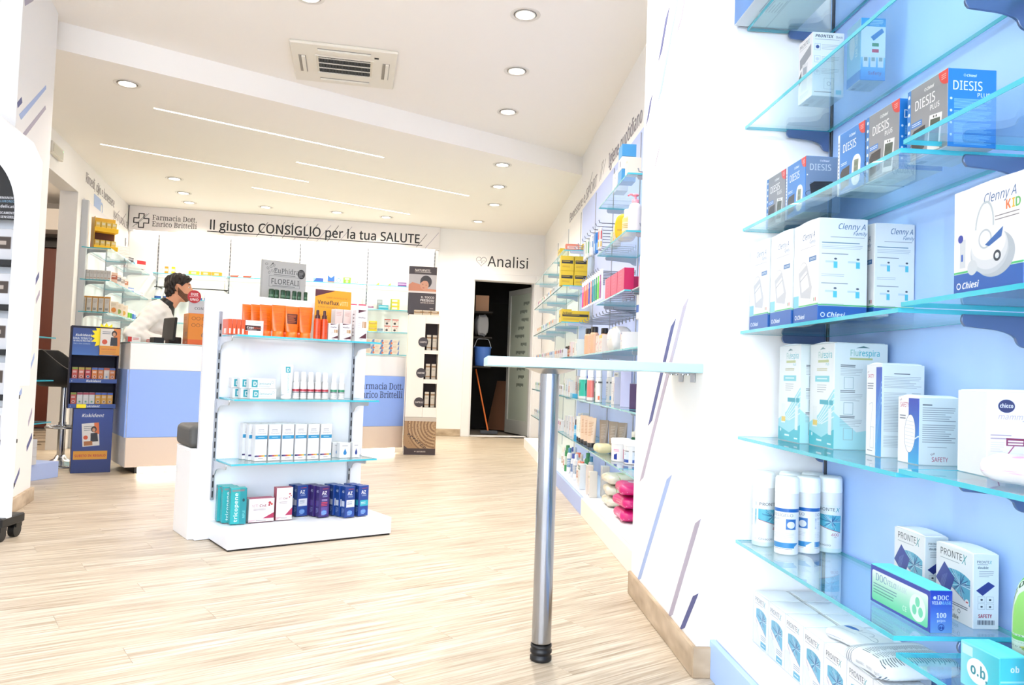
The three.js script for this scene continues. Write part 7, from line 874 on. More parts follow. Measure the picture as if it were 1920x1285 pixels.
    const pos = art(P, 300, 500, 1.1, (c, w, h) => { R(c, 0, 0, w, h, '#35211e'); Tx(c, 'NATURVITI', 62, 52, 34, '#efe4d8', { b: 1, sx: 0.92 }); R(c, 62, 60, 176, 4, '#efe4d8'); R(c, 0, 84, w, 196, '#c9c2c0'); Pg(c, [[0, 200], [40, 170], [120, 190], [150, 230], [300, 240], [300, 280], [0, 280]], '#d98a62'); C(c, 186, 160, 62, '#2a1d1c', 66); C(c, 170, 196, 46, '#e0a07c', 52); Pg(c, [[120, 180], [140, 128], [200, 120], [232, 170], [200, 150], [160, 150]], '#2a1d1c'); C(c, 152, 188, 5, '#3a2420', 3); C(c, 188, 196, 5, '#3a2420', 3); C(c, 160, 226, 12, '#b9564a', 4); R(c, 0, 262, w, 20, '#f0e6e0'); Pg(c, [[150, 262], [200, 236], [292, 250], [300, 262]], '#dd9670'); Tx(c, 'IL TOCCO', 282, 336, 32, '#f2e9e2', { b: 1, a: 'right' }); Tx(c, 'PREZIOSO', 282, 368, 32, '#f2e9e2', { b: 1, a: 'right' }); Tx(c, "dell'olio di ARGAN", 282, 390, 17, '#e6d8cc', { b: 1, a: 'right' }); Bars(c, 236, 440, 40, 1, 3, '#e6d8cc', 5); });
    mesh('poster', chamfer(0.3, 0.51, 0.006, 0.001, (f, s, u) => at(pos, s, u)).translate(-0.03, 1.51, 0.0), pos.p.board, t); mesh('poster_foot', block(0.28, 0.02, 0.06, 0.002, -0.03, 1.49, -0.01), BRN, t);
    const bx2 = box('cosmetic_carton', 0.045, 0.165, 0.04, '#efe2cb', (c, w, h) => { R(c, 0, 22, w, 16, '#a5793f'); Bars(c, 6, 60, 30, 2, 9, '#9aa07a', 3); R(c, 0, h - 34, w, 12, '#b98f5e'); });
    const rr = rad(6.6);
    [[0.505, 'lowest'], [0.805, 'middle'], [1.115, 'topmost']].forEach(([y, n]) => [[0.058, 0.04, 'nearer the round label'], [0.122, 0.02, 'nearer the outer side']].forEach(([lx2, lz2, m]) => put(bx2, nx + Math.cos(rr) * lx2 + Math.sin(rr) * lz2, y + 0.0005, nz - 0.1 - Math.sin(rr) * lx2 + Math.cos(rr) * lz2, 6.6, 'cream and brown cosmetic carton in the ' + n + ' compartment, ' + m, 'carton', 'cosmetic cartons in the compartments')));
    const fl2 = box('cosmetic_carton', 0.085, 0.05, 0.05, '#e2cfae', band('#a5793f')); [-0.07, 0.02, 0.11].forEach((x, i) => put(fl2, nx + Math.cos(rr) * x + Math.sin(rr) * 0.06, 1.4905, nz - 0.1 - Math.sin(rr) * x + Math.cos(rr) * 0.06, 6.6, 'flat beige carton on top of the cream stand below the poster, ' + ORD[i] + ' from the counter', 'carton', 'beige cartons on the cream stand'));
  }
  // ---- things on the first counter
  const onD = (o, s, q, deg, label, cat, group, y = 1.042) => { const [x, z] = DP(s, q); return put(o, x, y, z, 33 + deg, label, cat, group); };
  {
    const g = new THREE.Group(); g.name = 'till_monitor'; const add = (n, q, m) => { const o = new THREE.Mesh(q, m); o.name = n; g.add(o); };
    add('screen', block(0.27, 0.19, 0.022, 0.006, 0, 0.0, 0).rotateX(-0.06).translate(0, 0.03, 0), BLACK); add('stand', block(0.1, 0.06, 0.1, 0.006, 0, 0, -0.04), BLACK); add('keypad', block(0.11, 0.05, 0.08, 0.004, 0.0, 0, 0.09), BLACK);
    onD(g, 1.58, -6.93, -84, 'black till screen beside the orange eyeglass display', 'monitor');
  }
  {
    const cn = art(P, 240, 260, 1.1, (c, w, h) => { R(c, 0, 0, w, h, '#f0912a'); for (const [x, y] of [[20, 30], [90, 30], [20, 86], [90, 86]]) { Ring(c, x + 14, y + 10, 13, '#7a4a1a', 3); Ring(c, x + 46, y + 10, 13, '#7a4a1a', 3); } for (let i = 0; i < 6; i++) { c.strokeStyle = '#5a5a60'; c.lineWidth = 5; c.beginPath(); c.arc(120 + i * 18, 180, 26, 2.6, 4.4); c.stroke(); } R(c, 0, 218, w, 42, '#ee6a2a'); Bars(c, 110, 232, 90, 2, 10, '#fbe2cc', 5); });
    const hd = art(P, 240, 110, 1.1, (c, w, h) => { R(c, 0, 0, w, h, '#d4d6da'); Tx(c, 'CONTACTA', 40, 76, 30, '#3f4248', { f: 'serif' }); Bars(c, 120, 92, 80, 1, 4, '#8a8d94', 4); });
    const rd = art(P, 100, 100, 1.1, (c) => { R(c, 0, 0, 100, 100, '#c8242c'); Tx(c, 'DUE', 50, 42, 27, '#fff', { b: 1, a: 'center' }); Bars(c, 14, 48, 70, 1, 4, '#f4c9c9', 4); Tx(c, 'UNO', 50, 80, 27, '#fff', { b: 1, a: 'center' }); });
    const [x, z] = DP(1.83, -6.84), t = thing('eyeglass_display', 'orange counter display of reading glasses with a round red sticker', 'display', x, 1.042, z, 33);
    mesh('display_box', chamfer(0.28, 0.26, 0.16, 0.003, (f, s, u) => at(cn, s, u)), cn.p.board, t); mesh('header_card', chamfer(0.28, 0.11, 0.006, 0.001, (f, s, u) => at(hd, s, u)).translate(0, 0.26, 0.06), hd.p.board, t);
    const g = cyl(0.054, 0.054, 0.004, 0, 0, 0, 30).rotateX(Math.PI / 2), p = g.attributes.position, uv = g.attributes.uv; for (let i = 0; i < p.count; i++) uv.setXY(i, ...at(rd, 0.5 + p.getX(i) / 0.112, 0.5 + p.getY(i) / 0.112)); mesh('round_sticker', g.translate(-0.1, 0.4, 0.066), rd.p.board, t);
    const rim = (k) => new THREE.TorusGeometry(0.02, 0.002, 6, 18).scale(1, 0.75, 1).translate(k * 0.023, 0, 0);
    for (let i = 0; i < 4; i++) { const o = new THREE.Mesh(merged([rim(-1), rim(1), bx(0.01, 0.003, 0.003)]), mat('#33343a', 0.4)); o.name = 'reading_glasses'; put(o, ...(() => { const [a, b] = DP(1.87 + (i % 2) * 0.055, -6.752); return [a, 1.1 + Math.floor(i / 2) * 0.07, b]; })(), 33, 'dark framed reading glasses on the orange display, ' + ['lower inner', 'lower outer', 'upper inner', 'upper outer'][i], 'glasses', 'reading glasses on the orange display'); }
  }
  {
    const fl3 = art(P, 430, 820, 0.7, (c, w, h) => { R(c, 0, 0, w, h, '#dcdedd'); R(c, 0, 0, 20, h, '#cfd1d0'); for (let i = 0; i < 7; i++) { c.strokeStyle = '#6f7274'; c.lineWidth = 3; c.beginPath(); c.ellipse(50 + i * 14, 40 + (i * 37 % 90), 12, 8, i, 0, 7); c.stroke(); } Pg(c, [[86, 50], [110, 20], [116, 30]], '#3f4446'); Tx(c, 'EuPhidra', 122, 112, 62, '#4c4f52', { f: 'serif', sx: 0.86 }); Bars(c, 120, 126, 210, 1, 6, '#85888a', 6); c.strokeStyle = '#8b8e90'; c.lineWidth = 3; c.strokeRect(80, 142, 290, 100); Tx(c, 'FLOREALI', 96, 214, 70, '#3f4244', { sx: 0.9 }); Bars(c, 110, 228, 220, 1, 6, '#85888a', 6); C(c, 382, 104, 36, '#2b2c2c', 44); Bars(c, 358, 78, 46, 5, 12, '#b9bbbb', 5); });
    const [x, z] = DP(2.59, -6.98), t = thing('flower_cosmetics_display', 'tall grey cosmetics display with flower line drawing, standing on the counter behind the gondola', 'display', x, 1.042, z, 33);
    mesh('back_card', chamfer(0.43, 0.82, 0.008, 0.001, (f, s, u) => at(fl3, s, u)).translate(0, 0, -0.1), fl3.p.board, t); mesh('tray_box', block(0.42, 0.4, 0.2, 0.003), mat('#c9cbca', 0.5), t);
    const gt = bottle('hand_cream_tube', [[0, 0], [0.023, 0], [0.025, 0.004], [0.025, 0.03], [0.024, 0.12]], art(P, 80, 80, 0.6, (c) => { R(c, 0, 0, 80, 80, '#2c5a3c'); for (const x0 of [0, 40]) { C(c, x0 + 20, 52, 10, '#4f3a7a'); C(c, x0 + 26, 58, 6, '#e9d9e6'); R(c, x0 + 8, 20, 24, 12, '#6f9a7a'); } }), [[0.024, 0.118], [0.025, 0.12], [0.025, 0.135], [0.02, 0.14], [0, 0.14]], '#24452f', { flat: 0.7 });
    for (let i = 0; i < 7; i++) { const s = 2.59 - 0.16 + i * 0.0535; onD(gt, s, -6.98 + 0.05 - (i % 2) * 0.02, 10 * i, 'dark green hand cream with flower print, ' + ORD[i] + ' from the pharmacist', 'tube', 'dark green hand creams', 1.4425); }
  }
  onD(box('medicine_carton', 0.1, 0.045, 0.05, '#fbf4f0', (c, w, h) => { R(c, 0, 0, 30, h, '#d9342a'); Bars(c, 40, 10, 46, 2, 10, '#d9342a', 4); }), 1.31, -6.92, 10, 'small red and white carton at the open end of the counter', 'carton');
  onD(box('medicine_carton', 0.08, 0.04, 0.05, '#f6efe4', (c, w, h) => R(c, 0, 0, w, 14, '#e0a03a')), 1.31, -7.02, -20, 'small cream carton with an orange edge at the open end of the counter', 'carton');
  onD(box('medicine_carton', 0.1, 0.035, 0.04, '#d0342e', band('#f4d8d2')), 1.5, -7.1, 0, 'small red carton lying before the pharmacist', 'carton');
  // ---- bar stool in the opening
  {
    const t = thing('bar_stool', 'black bucket bar stool on a chrome column with a round foot', 'bar stool', -3.3, 0, -6.75, 0);
    mesh('foot_disc', lathe([[0, 0], [0.2, 0], [0.205, 0.006], [0.19, 0.02], [0.1, 0.036], [0.05, 0.06], [0.034, 0.09], [0, 0.09]], 40), CHROME, t);
    mesh('column', lathe([[0, 0.08], [0.03, 0.08], [0.03, 0.36], [0.024, 0.365], [0.024, 0.66], [0, 0.66]], 24), CHROME, t);
    mesh('footrest', merged([new THREE.TorusGeometry(0.13, 0.01, 8, 32).rotateX(Math.PI / 2).translate(0.06, 0.33, 0.1), tube([[0, 0.33, 0], [0.06, 0.33, 0.1], [0.1, 0.33, 0.2]], 0.009)]), CHROME, t);
    const P2 = [], I2 = [], n = 40, prof = (top) => [[0, 0.655], [0.15, 0.658], [0.195, 0.69], [0.213, 0.74], [0.218, (0.74 + top) / 2], [0.212, top - 0.008], [0.202, top], [0.19, top - 0.008], [0.186, (0.76 + top) / 2], [0.17, 0.755], [0.13, 0.735], [0, 0.73]], m = 12;
    for (let i = 0; i <= n; i++) { const a = i / n * Math.PI * 2, b = (1 - Math.cos(a)) / 2, e = b * b * (3 - 2 * b), top = 0.77 + 0.19 * Math.min(1, e * 1.25); for (const [r, y] of prof(top)) P2.push(Math.cos(a) * r * 1.02, y, Math.sin(a) * r); }
    for (let i = 0; i < n; i++) for (let k = 0; k < m - 1; k++) { const a = i * m + k, b = a + m; I2.push(a, a + 1, b, b, a + 1, b + 1); }
    const g = new THREE.BufferGeometry(); g.setAttribute('position', new THREE.Float32BufferAttribute(P2, 3)); g.setIndex(I2); g.computeVertexNormals(); g.rotateY(0.15);
    mesh('seat', g.translate(-0.03, 0, 0), mat('#070708', 0.6, { side: THREE.DoubleSide }), t);
  }
  // ---- white cartons on the pale blue plinth
  const wc = box('vitamin_carton', 0.1, 0.06, 0.07, '#eef1f6', band('#c2cad8')); for (let i = 0; i < 3; i++) put(wc, -3.1, 0.1185 + i * 0.061, -5.86, -10, 'white carton stacked on the pale blue plinth past the striped wall, ' + ['lowest', 'middle', 'topmost'][i], 'carton', 'white cartons past the striped wall');
  // ---- cleaning things in the dark room
  {
    const t = thing('cleaning_bucket', 'blue plastic bucket hanging inside the dark room doorway', 'bucket', 0.3, 1.0, -11.75); mesh('bucket_shell', lathe([[0, 0], [0.11, 0], [0.125, 0.27], [0.135, 0.275], [0.135, 0.285], [0.118, 0.285], [0.104, 0.01], [0, 0.01]], 28), mat('#4f7fd8', 0.45), t); mesh('handle', tube([[-0.13, 0.27, 0], [-0.08, 0.4, 0], [0.08, 0.4, 0], [0.13, 0.27, 0]], 0.005), mat('#d8dce2', 0.4), t);
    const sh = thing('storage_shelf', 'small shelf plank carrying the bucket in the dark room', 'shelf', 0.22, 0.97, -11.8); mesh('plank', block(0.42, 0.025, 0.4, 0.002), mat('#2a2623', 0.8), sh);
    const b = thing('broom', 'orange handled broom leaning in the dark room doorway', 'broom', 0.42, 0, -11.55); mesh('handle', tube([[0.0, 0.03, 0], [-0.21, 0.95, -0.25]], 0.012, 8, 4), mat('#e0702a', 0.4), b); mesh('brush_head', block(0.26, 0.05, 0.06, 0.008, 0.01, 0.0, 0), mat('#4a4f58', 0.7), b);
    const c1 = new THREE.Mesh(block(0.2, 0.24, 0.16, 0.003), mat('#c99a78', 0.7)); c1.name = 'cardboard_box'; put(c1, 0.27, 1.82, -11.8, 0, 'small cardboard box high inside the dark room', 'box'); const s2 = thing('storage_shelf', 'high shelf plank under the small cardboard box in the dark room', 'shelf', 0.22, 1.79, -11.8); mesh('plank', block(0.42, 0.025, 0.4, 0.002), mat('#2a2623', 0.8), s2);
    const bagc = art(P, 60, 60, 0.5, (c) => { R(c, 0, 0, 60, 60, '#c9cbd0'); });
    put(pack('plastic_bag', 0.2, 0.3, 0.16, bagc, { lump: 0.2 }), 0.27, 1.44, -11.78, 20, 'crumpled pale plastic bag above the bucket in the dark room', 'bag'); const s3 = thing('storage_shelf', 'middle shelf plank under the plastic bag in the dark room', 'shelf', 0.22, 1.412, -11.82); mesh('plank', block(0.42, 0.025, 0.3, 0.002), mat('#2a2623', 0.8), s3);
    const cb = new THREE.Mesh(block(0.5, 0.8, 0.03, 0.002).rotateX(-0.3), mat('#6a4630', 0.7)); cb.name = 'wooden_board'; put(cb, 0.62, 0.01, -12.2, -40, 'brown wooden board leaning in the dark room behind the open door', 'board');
  }
  // ---- the wheeled display by the striped wall, its edge in the frame
  {
    const t = thing('wheeled_display_stand', 'white wheeled cosmetics display with an arched black header beside the striped wall', 'display stand', -2.431, 0, -3.935);
    const WH = mat('#f2f4f6', 0.35), S = new THREE.Shape(), w = 0.27; S.moveTo(-w, 0.11); S.lineTo(w, 0.11); S.lineTo(w, 1.88); S.quadraticCurveTo(w, 1.93, 0.22, 1.98); S.lineTo(0.04, 2.12); S.lineTo(-w, 2.2); S.closePath();
    const hole = new THREE.Path(); hole.moveTo(-w + 0.045, 0.16); hole.lineTo(-w + 0.045, 2.0); hole.lineTo(-0.1, 1.96); hole.quadraticCurveTo(w - 0.05, 1.88, w - 0.045, 1.6); hole.lineTo(w - 0.045, 0.16); hole.closePath(); S.holes.push(hole);
    mesh('front_frame', new THREE.ExtrudeGeometry(S, { depth: 0.04, bevelEnabled: true, bevelSize: 0.003, bevelThickness: 0.003, curveSegments: 20 }).translate(0, 0, -0.043), WH, t);
    mesh('hood', plate([[w - 0.02, 0.75], [w, 0.75], [w, 1.88], [0.22, 1.98], [0.04, 2.12], [-w, 2.2], [-w, 2.18], [0.03, 2.1], [0.21, 1.96], [w - 0.02, 1.87]], 0.09, 0.002).translate(0, 0, -0.138), WH, t);
    mesh('back_board', plate([[-w, 0.1], [w - 0.09, 0.1], [w - 0.09, 0.75], [w - 0.02, 0.75], [w - 0.02, 1.87], [0.03, 2.1], [-w, 2.18]], 0.012, 0.002).translate(0, 0, -0.15), WH, t);
    const hd = art(P, 400, 390, 0.9, (c, W2, h) => { R(c, 0, 0, W2, h, '#0c0c0f'); Tx(c, 'a', 396, 222, 46, '#f0f0f2', { b: 1, a: 'right' }); Tx(c, 'D', 396, 252, 30, '#f0f0f2', { b: 1, a: 'right' }); ['PERMANENTE', 'IALURONICO', 'delicata', 'CLINICAMENTE', 'SENSIBILE'].forEach((s, i) => Tx(c, s, 396, [286, 304, 330, 361, 380][i], i === 2 ? 20 : 15, i === 1 ? '#7fb0d0' : '#e9e9ec', { b: 1, a: 'right' })); });
    const hs = new THREE.Shape(); hs.moveTo(-0.2, 0); hs.lineTo(0.2, 0); hs.lineTo(0.2, 0.04); hs.quadraticCurveTo(0.2, 0.3, -0.1, 0.385); hs.lineTo(-0.2, 0.385); hs.closePath(); const hg = new THREE.ExtrudeGeometry(hs, { depth: 0.012, bevelEnabled: false, curveSegments: 16 }), hp = hg.attributes.position, hu = hg.attributes.uv; for (let i = 0; i < hp.count; i++) hu.setXY(i, ...at(hd, (hp.getX(i) + 0.2) / 0.4, hp.getY(i) / 0.39));
    mesh('header_panel', hg.translate(0.024, 1.56, -0.03), hd.p.board, t);
    const ph = art(P, 400, 160, 0.5, (c, W2, h) => { R(c, 0, 0, W2, h, '#efeff1'); R(c, 240, 40, 130, 60, '#4a3a30'); R(c, 300, 60, 50, 20, '#c9b8a8'); });
    for (let i = 0; i < 6; i++) { const y = 0.24 + i * 0.22; mesh('shelf_board', block(0.45, 0.02, 0.11, 0.002, 0, y, -0.09), BLACK, t); mesh('price_rail', block(0.448, 0.03, 0.012, 0.002, 0, y - 0.005, -0.026), BLACK, t); mesh('product_panel', chamfer(0.44, 0.16, 0.05, 0.003, (f, s, u) => at(ph, s, u)).translate(0, y + 0.021, -0.075), ph.p.board, t); }
    mesh('base', block(0.55, 0.045, 0.2, 0.006, 0, 0.07, -0.06), BLACK, t);
    for (const [x, z] of [[-0.245, 0.005], [0.245, 0.005], [-0.245, -0.125], [0.245, -0.125]]) mesh('castor', merged([cyl(0.035, 0.035, 0.03, 0, 0, 0, 18).rotateZ(Math.PI / 2).translate(x, 0.035, z), bx(0.045, 0.03, 0.05, x, 0.065, z)]), BLACK, t);
  }
}
// ---------------------------------------------------------------- the pharmacist behind the first counter, leaning forward, in profile
{
  const F = V(0.954, 0, -0.301), S = V(0.301, 0, 0.954), B = V(-2.95, 0, -7.28), Wd = (u, y, w) => [u, y, w];
  const cap = (p, a, b, ra, rb2) => { const ab = [b[0] - a[0], b[1] - a[1], b[2] - a[2]], ap = [p[0] - a[0], p[1] - a[1], p[2] - a[2]], t = Math.max(0, Math.min(1, (ap[0] * ab[0] + ap[1] * ab[1] + ap[2] * ab[2]) / (ab[0] ** 2 + ab[1] ** 2 + ab[2] ** 2 + 1e-9))); return Math.hypot(ap[0] - ab[0] * t, ap[1] - ab[1] * t, ap[2] - ab[2] * t) - (ra + (rb2 - ra) * t); };
  const ell = (p, c, r) => { const q = [(p[0] - c[0]) / r[0], (p[1] - c[1]) / r[1], (p[2] - c[2]) / r[2]], k = Math.hypot(...q); return (k - 1) * Math.min(...r); };
  const smin = (a, b, k) => { const h = Math.max(k - Math.abs(a - b), 0) / k; return Math.min(a, b) - h * h * k * 0.25; };
  const join = (list, k) => (p) => list.reduce((d, f) => smin(d, f(p), k), 9);
  function field(fn, center, L, cell) {                             // a mesh of fn = 0 inside a cube of side L
    const N = Math.ceil(L / cell), mc = new MarchingCubes(N, new THREE.MeshStandardMaterial(), false, false, 260000), h = N / 2, s = L / 2;
    for (let z = 0; z < N; z++) for (let y = 0; y < N; y++) for (let x = 0; x < N; x++) mc.field[x + y * N + z * N * N] = -fn([center[0] + (x - h) / h * s, center[1] + (y - h) / h * s, center[2] + (z - h) / h * s]);
    mc.isolation = 0; mc.update();
    const g = new THREE.BufferGeometry(), n = mc.count, P = new Float32Array(n * 3), Nn = new Float32Array(n * 3);
    for (let i = 0; i < n * 3; i++) { P[i] = mc.positionArray[i] * s + center[i % 3]; Nn[i] = mc.normalArray[i]; }
    g.setAttribute('position', new THREE.BufferAttribute(P, 3)); g.setAttribute('normal', new THREE.BufferAttribute(Nn, 3));
    const m = mergeVertices(g, 1e-4); m.computeVertexNormals(); return m;
  }
  // joints: forward, up, to his right
  const hip = [0, 0.93, 0], waist = [0.06, 1.08, 0], chest = [0.15, 1.26, 0], neck = [0.235, 1.4, 0], skull = [0.335, 1.575, 0];
  const arm = (s) => s > 0 ? { sh: [0.165, 1.345, 0.185], el: [-0.02, 1.125, 0.31], wr: [0.235, 1.075, 0.2] } : { sh: [0.165, 1.345, -0.185], el: [0.19, 1.12, -0.29], wr: [0.4, 1.075, -0.14] };
  const leg = (s) => ({ h: [-0.01, 0.9, 0.09 * s], k: [0.03 * s + 0.02, 0.49, 0.1 * s], a: [0.0 + 0.05 * s, 0.085, 0.11 * s], t: [0.14 + 0.05 * s, 0.045, 0.125 * s] });
  const limbs = (f) => [1, -1].flatMap(f), sc = (c, r) => (p) => ell(p, c, r);
  const body = join([
    (p) => cap(p, hip, waist, 0.13, 0.115), (p) => cap(p, waist, chest, 0.115, 0.13), (p) => cap(p, [chest[0], chest[1], -0.08], [chest[0], chest[1], 0.08], 0.1, 0.1), (p) => cap(p, [0.175, 1.35, -0.13], [0.175, 1.35, 0.13], 0.06, 0.06), (p) => cap(p, neck, [0.3, 1.5, 0], 0.058, 0.055),
    ...limbs((s) => { const a = arm(s), l = leg(s); return [(p) => cap(p, a.sh, a.el, 0.055, 0.042), (p) => cap(p, a.el, a.wr, 0.042, 0.028), (p) => cap(p, l.h, l.k, 0.09, 0.058), (p) => cap(p, l.k, l.a, 0.056, 0.038), (p) => cap(p, l.a, l.t, 0.04, 0.035)]; }),
  ], 0.05);
  // head, in the same frame: he looks ahead and a little down
  const hc = skull, H = (u, y, w = 0) => [hc[0] + u, hc[1] + y, hc[2] + w];
  const headF = join([
    sc(H(-0.012, 0.03), [0.098, 0.092, 0.076]), sc(H(0.02, -0.03), [0.075, 0.085, 0.064]), sc(H(0.045, -0.092), [0.042, 0.03, 0.04]), (p) => cap(p, H(0.082, 0.02), H(0.117, -0.032), 0.012, 0.015), (p) => cap(p, H(0.078, 0.036, -0.03), H(0.078, 0.036, 0.03), 0.013, 0.013), (p) => cap(p, H(0.088, -0.062, -0.014), H(0.088, -0.062, 0.014), 0.009, 0.009), (p) => cap(p, H(0.085, -0.075, -0.012), H(0.085, -0.075, 0.012), 0.0095, 0.0095),
    (p) => cap(p, H(-0.005, -0.02, 0.072), H(-0.015, 0.022, 0.08), 0.011, 0.014), (p) => cap(p, H(-0.005, -0.02, -0.072), H(-0.015, 0.022, -0.08), 0.011, 0.014), (p) => cap(p, [0.265, 1.43, 0], H(-0.01, -0.05), 0.058, 0.05),
  ], 0.018);
  const handF = (s) => {
    const a = arm(s), w = a.wr, d = V(w[0] - a.el[0], w[1] - a.el[1], w[2] - a.el[2]).normalize(), up = V(0, 1, 0), side = new THREE.Vector3().crossVectors(d, up).normalize(), n = new THREE.Vector3().crossVectors(side, d).normalize();
    const at3 = (l, b, h) => [w[0] + d.x * l + side.x * b + n.x * h, w[1] + d.y * l + side.y * b + n.y * h, w[2] + d.z * l + side.z * b + n.z * h], inn = s > 0 ? -1 : 1;
    const parts = [(p) => cap(p, w, at3(0.035, 0, 0), 0.027, 0.026), (p) => cap(p, at3(0.04, -0.018, 0), at3(0.088, -0.026, 0), 0.018, 0.014), (p) => cap(p, at3(0.04, 0.0, 0), at3(0.092, 0.0, 0), 0.018, 0.014), (p) => cap(p, at3(0.04, 0.018, 0), at3(0.086, 0.024, 0), 0.018, 0.013)];
    [[-0.033, 0.07], [-0.011, 0.08], [0.011, 0.074], [0.032, 0.058]].forEach(([b, l]) => { const k0 = at3(0.09, b, 0), k1 = at3(0.09 + l * 0.48, b * 1.1, -0.006), k2 = at3(0.09 + l * 0.8, b * 1.12, -0.022), k3 = at3(0.09 + l * 0.95, b * 1.12, -0.04); parts.push((p) => Math.min(cap(p, k0, k1, 0.0098, 0.0088), cap(p, k1, k2, 0.0088, 0.008), cap(p, k2, k3, 0.008, 0.0068))); });
    const t0 = at3(0.03, 0.02 * inn, -0.004), t1 = at3(0.065, 0.05 * inn, -0.012), t2 = at3(0.095, 0.055 * inn, -0.02); parts.push((p) => Math.min(cap(p, t0, t1, 0.014, 0.011), cap(p, t1, t2, 0.011, 0.0085)));
    return [join(parts, 0.006), at3(0.075, 0, -0.01)];
  };
  const SKIN = mat('#d69a78', 0.55), HAIR = mat('#1a0f0b', 0.6), COAT = new THREE.MeshPhysicalMaterial({ color: '#eceae6', roughness: 0.8, sheen: 0.2 });
  const t = thing('person', 'dark-haired bearded man in a white lab coat leaning forward behind the counter', 'person', B.x, 0, B.z, 0);
  t.quaternion.setFromRotationMatrix(new THREE.Matrix4().makeBasis(F, V(0, 1, 0), S));
  const hands = [1, -1].map((s) => { const [fn, c] = handF(s); return field(fn, c, 0.24, 0.0042); });
  const bodyF = (p) => Math.max(body(p), 0);
  const strip = (g) => { const q = g.clone(); for (const k of Object.keys(q.attributes)) if (!['position', 'normal'].includes(k)) q.deleteAttribute(k); return q; };
  mesh('body', mergeGeometries([field(body, [0.12, 0.75, 0], 1.62, 0.0135), field(headF, H(0.0, -0.04), 0.36, 0.0044), ...hands].map(strip)), SKIN, t);
  // lab coat: open at the neck, to the knee; creases are real folds in the cloth
  const fold = (p) => 0.0042 * Math.sin(p[0] * 48 + p[1] * 60) * Math.sin(p[1] * 26 - p[2] * 34 + 1) + 0.0022 * Math.sin(p[1] * 90 - p[0] * 40);
  const coatArm = join(limbs((s) => { const a = arm(s), m = (x, y, k) => [x[0] + (y[0] - x[0]) * k, x[1] + (y[1] - x[1]) * k, x[2] + (y[2] - x[2]) * k]; return [(p) => cap(p, a.sh, a.el, 0.076, 0.062), (p) => cap(p, a.el, m(a.el, a.wr, 0.9), 0.062, 0.046)]; }), 0.03);
  const coatTorso = join([(p) => cap(p, [-0.02, 0.62, 0.06], waist, 0.17, 0.14), (p) => cap(p, [-0.02, 0.62, -0.06], waist, 0.17, 0.14), (p) => cap(p, waist, chest, 0.145, 0.15), (p) => cap(p, [chest[0], chest[1], -0.09], [chest[0], chest[1], 0.09], 0.12, 0.12), (p) => cap(p, [0.17, 1.35, -0.15], [0.17, 1.35, 0.15], 0.073, 0.073), (p) => cap(p, [0.185, 1.37, 0], [0.225, 1.42, 0], 0.095, 0.075)], 0.06);
  const coatF = (p) => { const d = smin(coatTorso(p), coatArm(p), 0.022) + fold(p), n = (p[0] - 0.22) * 0.62 + (p[1] - 1.425) * 0.78, neckHole = cap(p, [0.22, 1.36, 0], [0.3, 1.5, 0], 0.066, 0.066), vee = cap(p, [0.34, 1.42, 0], [0.3, 1.24, 0], 0.075, 0.03); return Math.max(d, n, -neckHole, -vee, 0.56 - p[1]); };
  mesh('lab_coat', field(coatF, [0.12, 1.0, 0], 0.98, 0.0105), COAT, t);
  const shirtF = (p) => Math.max(join([(p2) => cap(p2, [0.16, 1.2, 0], [0.185, 1.34, 0], 0.13, 0.115), (p2) => cap(p2, [0.2, 1.36, 0], [0.255, 1.45, 0], 0.078, 0.067)], 0.03)(p), (p[0] - 0.26) * 0.5 + (p[1] - 1.455) * 0.86, 1.12 - p[1]);
  mesh('black_shirt', field(shirtF, [0.2, 1.3, 0], 0.44, 0.0075), BLACK, t);
  const trF = (p) => Math.max(join(limbs((s) => { const l = leg(s); return [(q) => cap(q, l.h, l.k, 0.105, 0.078), (q) => cap(q, l.k, l.a, 0.076, 0.062)]; }), 0.03)(p), 0.09 - p[1], p[1] - 0.96);
  mesh('trousers', field(trF, [0.04, 0.52, 0], 0.96, 0.012), mat('#23262e', 0.8), t);
  const shF = (s) => { const l = leg(s); return (p) => Math.max(join([(q) => cap(q, [l.a[0] - 0.02, 0.05, l.a[2]], [l.t[0], 0.042, l.t[2]], 0.05, 0.045), (q) => cap(q, l.a, [l.a[0], 0.1, l.a[2]], 0.048, 0.048)], 0.03)(p), -p[1] + 0.002, p[1] - 0.12); };
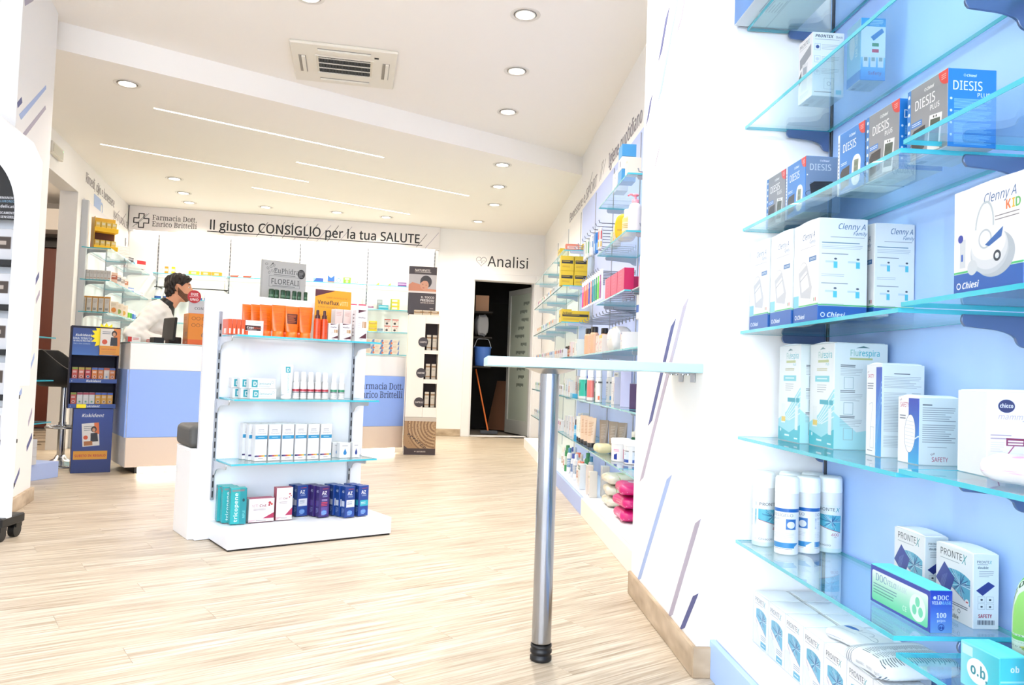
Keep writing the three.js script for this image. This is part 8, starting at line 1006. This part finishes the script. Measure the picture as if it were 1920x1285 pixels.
  for (const s of [1, -1]) mesh('shoe', field(shF(s), [leg(s).a[0] + 0.07, 0.07, leg(s).a[2]], 0.36, 0.007), mat('#15120f', 0.4), t);
  // hair swept over the brow and down to the nape, with side whiskers; short beard
  const hairF = (p) => { const q = [p[0] - hc[0], p[1] - hc[1], p[2] - hc[2]], tuft = 0.006 * Math.sin(q[0] * 140 + q[2] * 60) * Math.cos(q[1] * 90 + q[2] * 120), d = join([sc(H(-0.022, 0.042), [0.112, 0.1, 0.09]), sc(H(0.03, 0.085), [0.066, 0.04, 0.068]), sc(H(-0.072, -0.03), [0.052, 0.075, 0.066])], 0.02)(p) + tuft; const face = (q[0] - 0.035) * 0.8 - (q[1] - 0.03) * 0.75, ear = Math.hypot(q[0] + 0.008, q[1] - 0.002) - 0.03; return Math.max(d, Math.min(face, 0.9) - (Math.abs(q[2]) > 0.05 ? 0.0 : 0.01), Math.abs(q[2]) > 0.06 ? -ear : -1, -0.115 - q[1]); };
  mesh('hair', field(hairF, H(-0.01, 0.02), 0.34, 0.0044), HAIR, t);
  const beardF = (p) => { const q = [p[0] - hc[0], p[1] - hc[1], p[2] - hc[2]]; return Math.max(headF(p) - 0.0012 + 0.0012 * Math.sin(q[0] * 300) * Math.sin(q[1] * 280 + q[2] * 200), q[1] + 0.048 - Math.max(0, (0.045 - q[0])) * 1.0, -0.128 - q[1], -0.012 - q[0] + Math.max(0, -0.06 - q[1]) * 1.1, -(Math.hypot(q[0] - 0.09, q[1] + 0.068) - 0.016)); };
  mesh('beard', field(beardF, H(0.03, -0.07), 0.24, 0.0036), mat('#6d4a37', 0.85), t);
  for (const s of [1, -1]) { mesh('eye', new THREE.SphereGeometry(0.0095, 14, 10).translate(...H(0.077, 0.014, 0.032 * s)), mat('#e9e4de', 0.2), t); mesh('iris', new THREE.SphereGeometry(0.0052, 10, 8).translate(...H(0.0832, 0.013, 0.033 * s)), mat('#1c120c', 0.2), t); mesh('eyebrow', tube([H(0.083, 0.038, 0.014 * s), H(0.088, 0.043, 0.03 * s), H(0.074, 0.037, 0.05 * s)], 0.0045, 6, 10), HAIR, t); }
}
renderer.render(scene, camera);
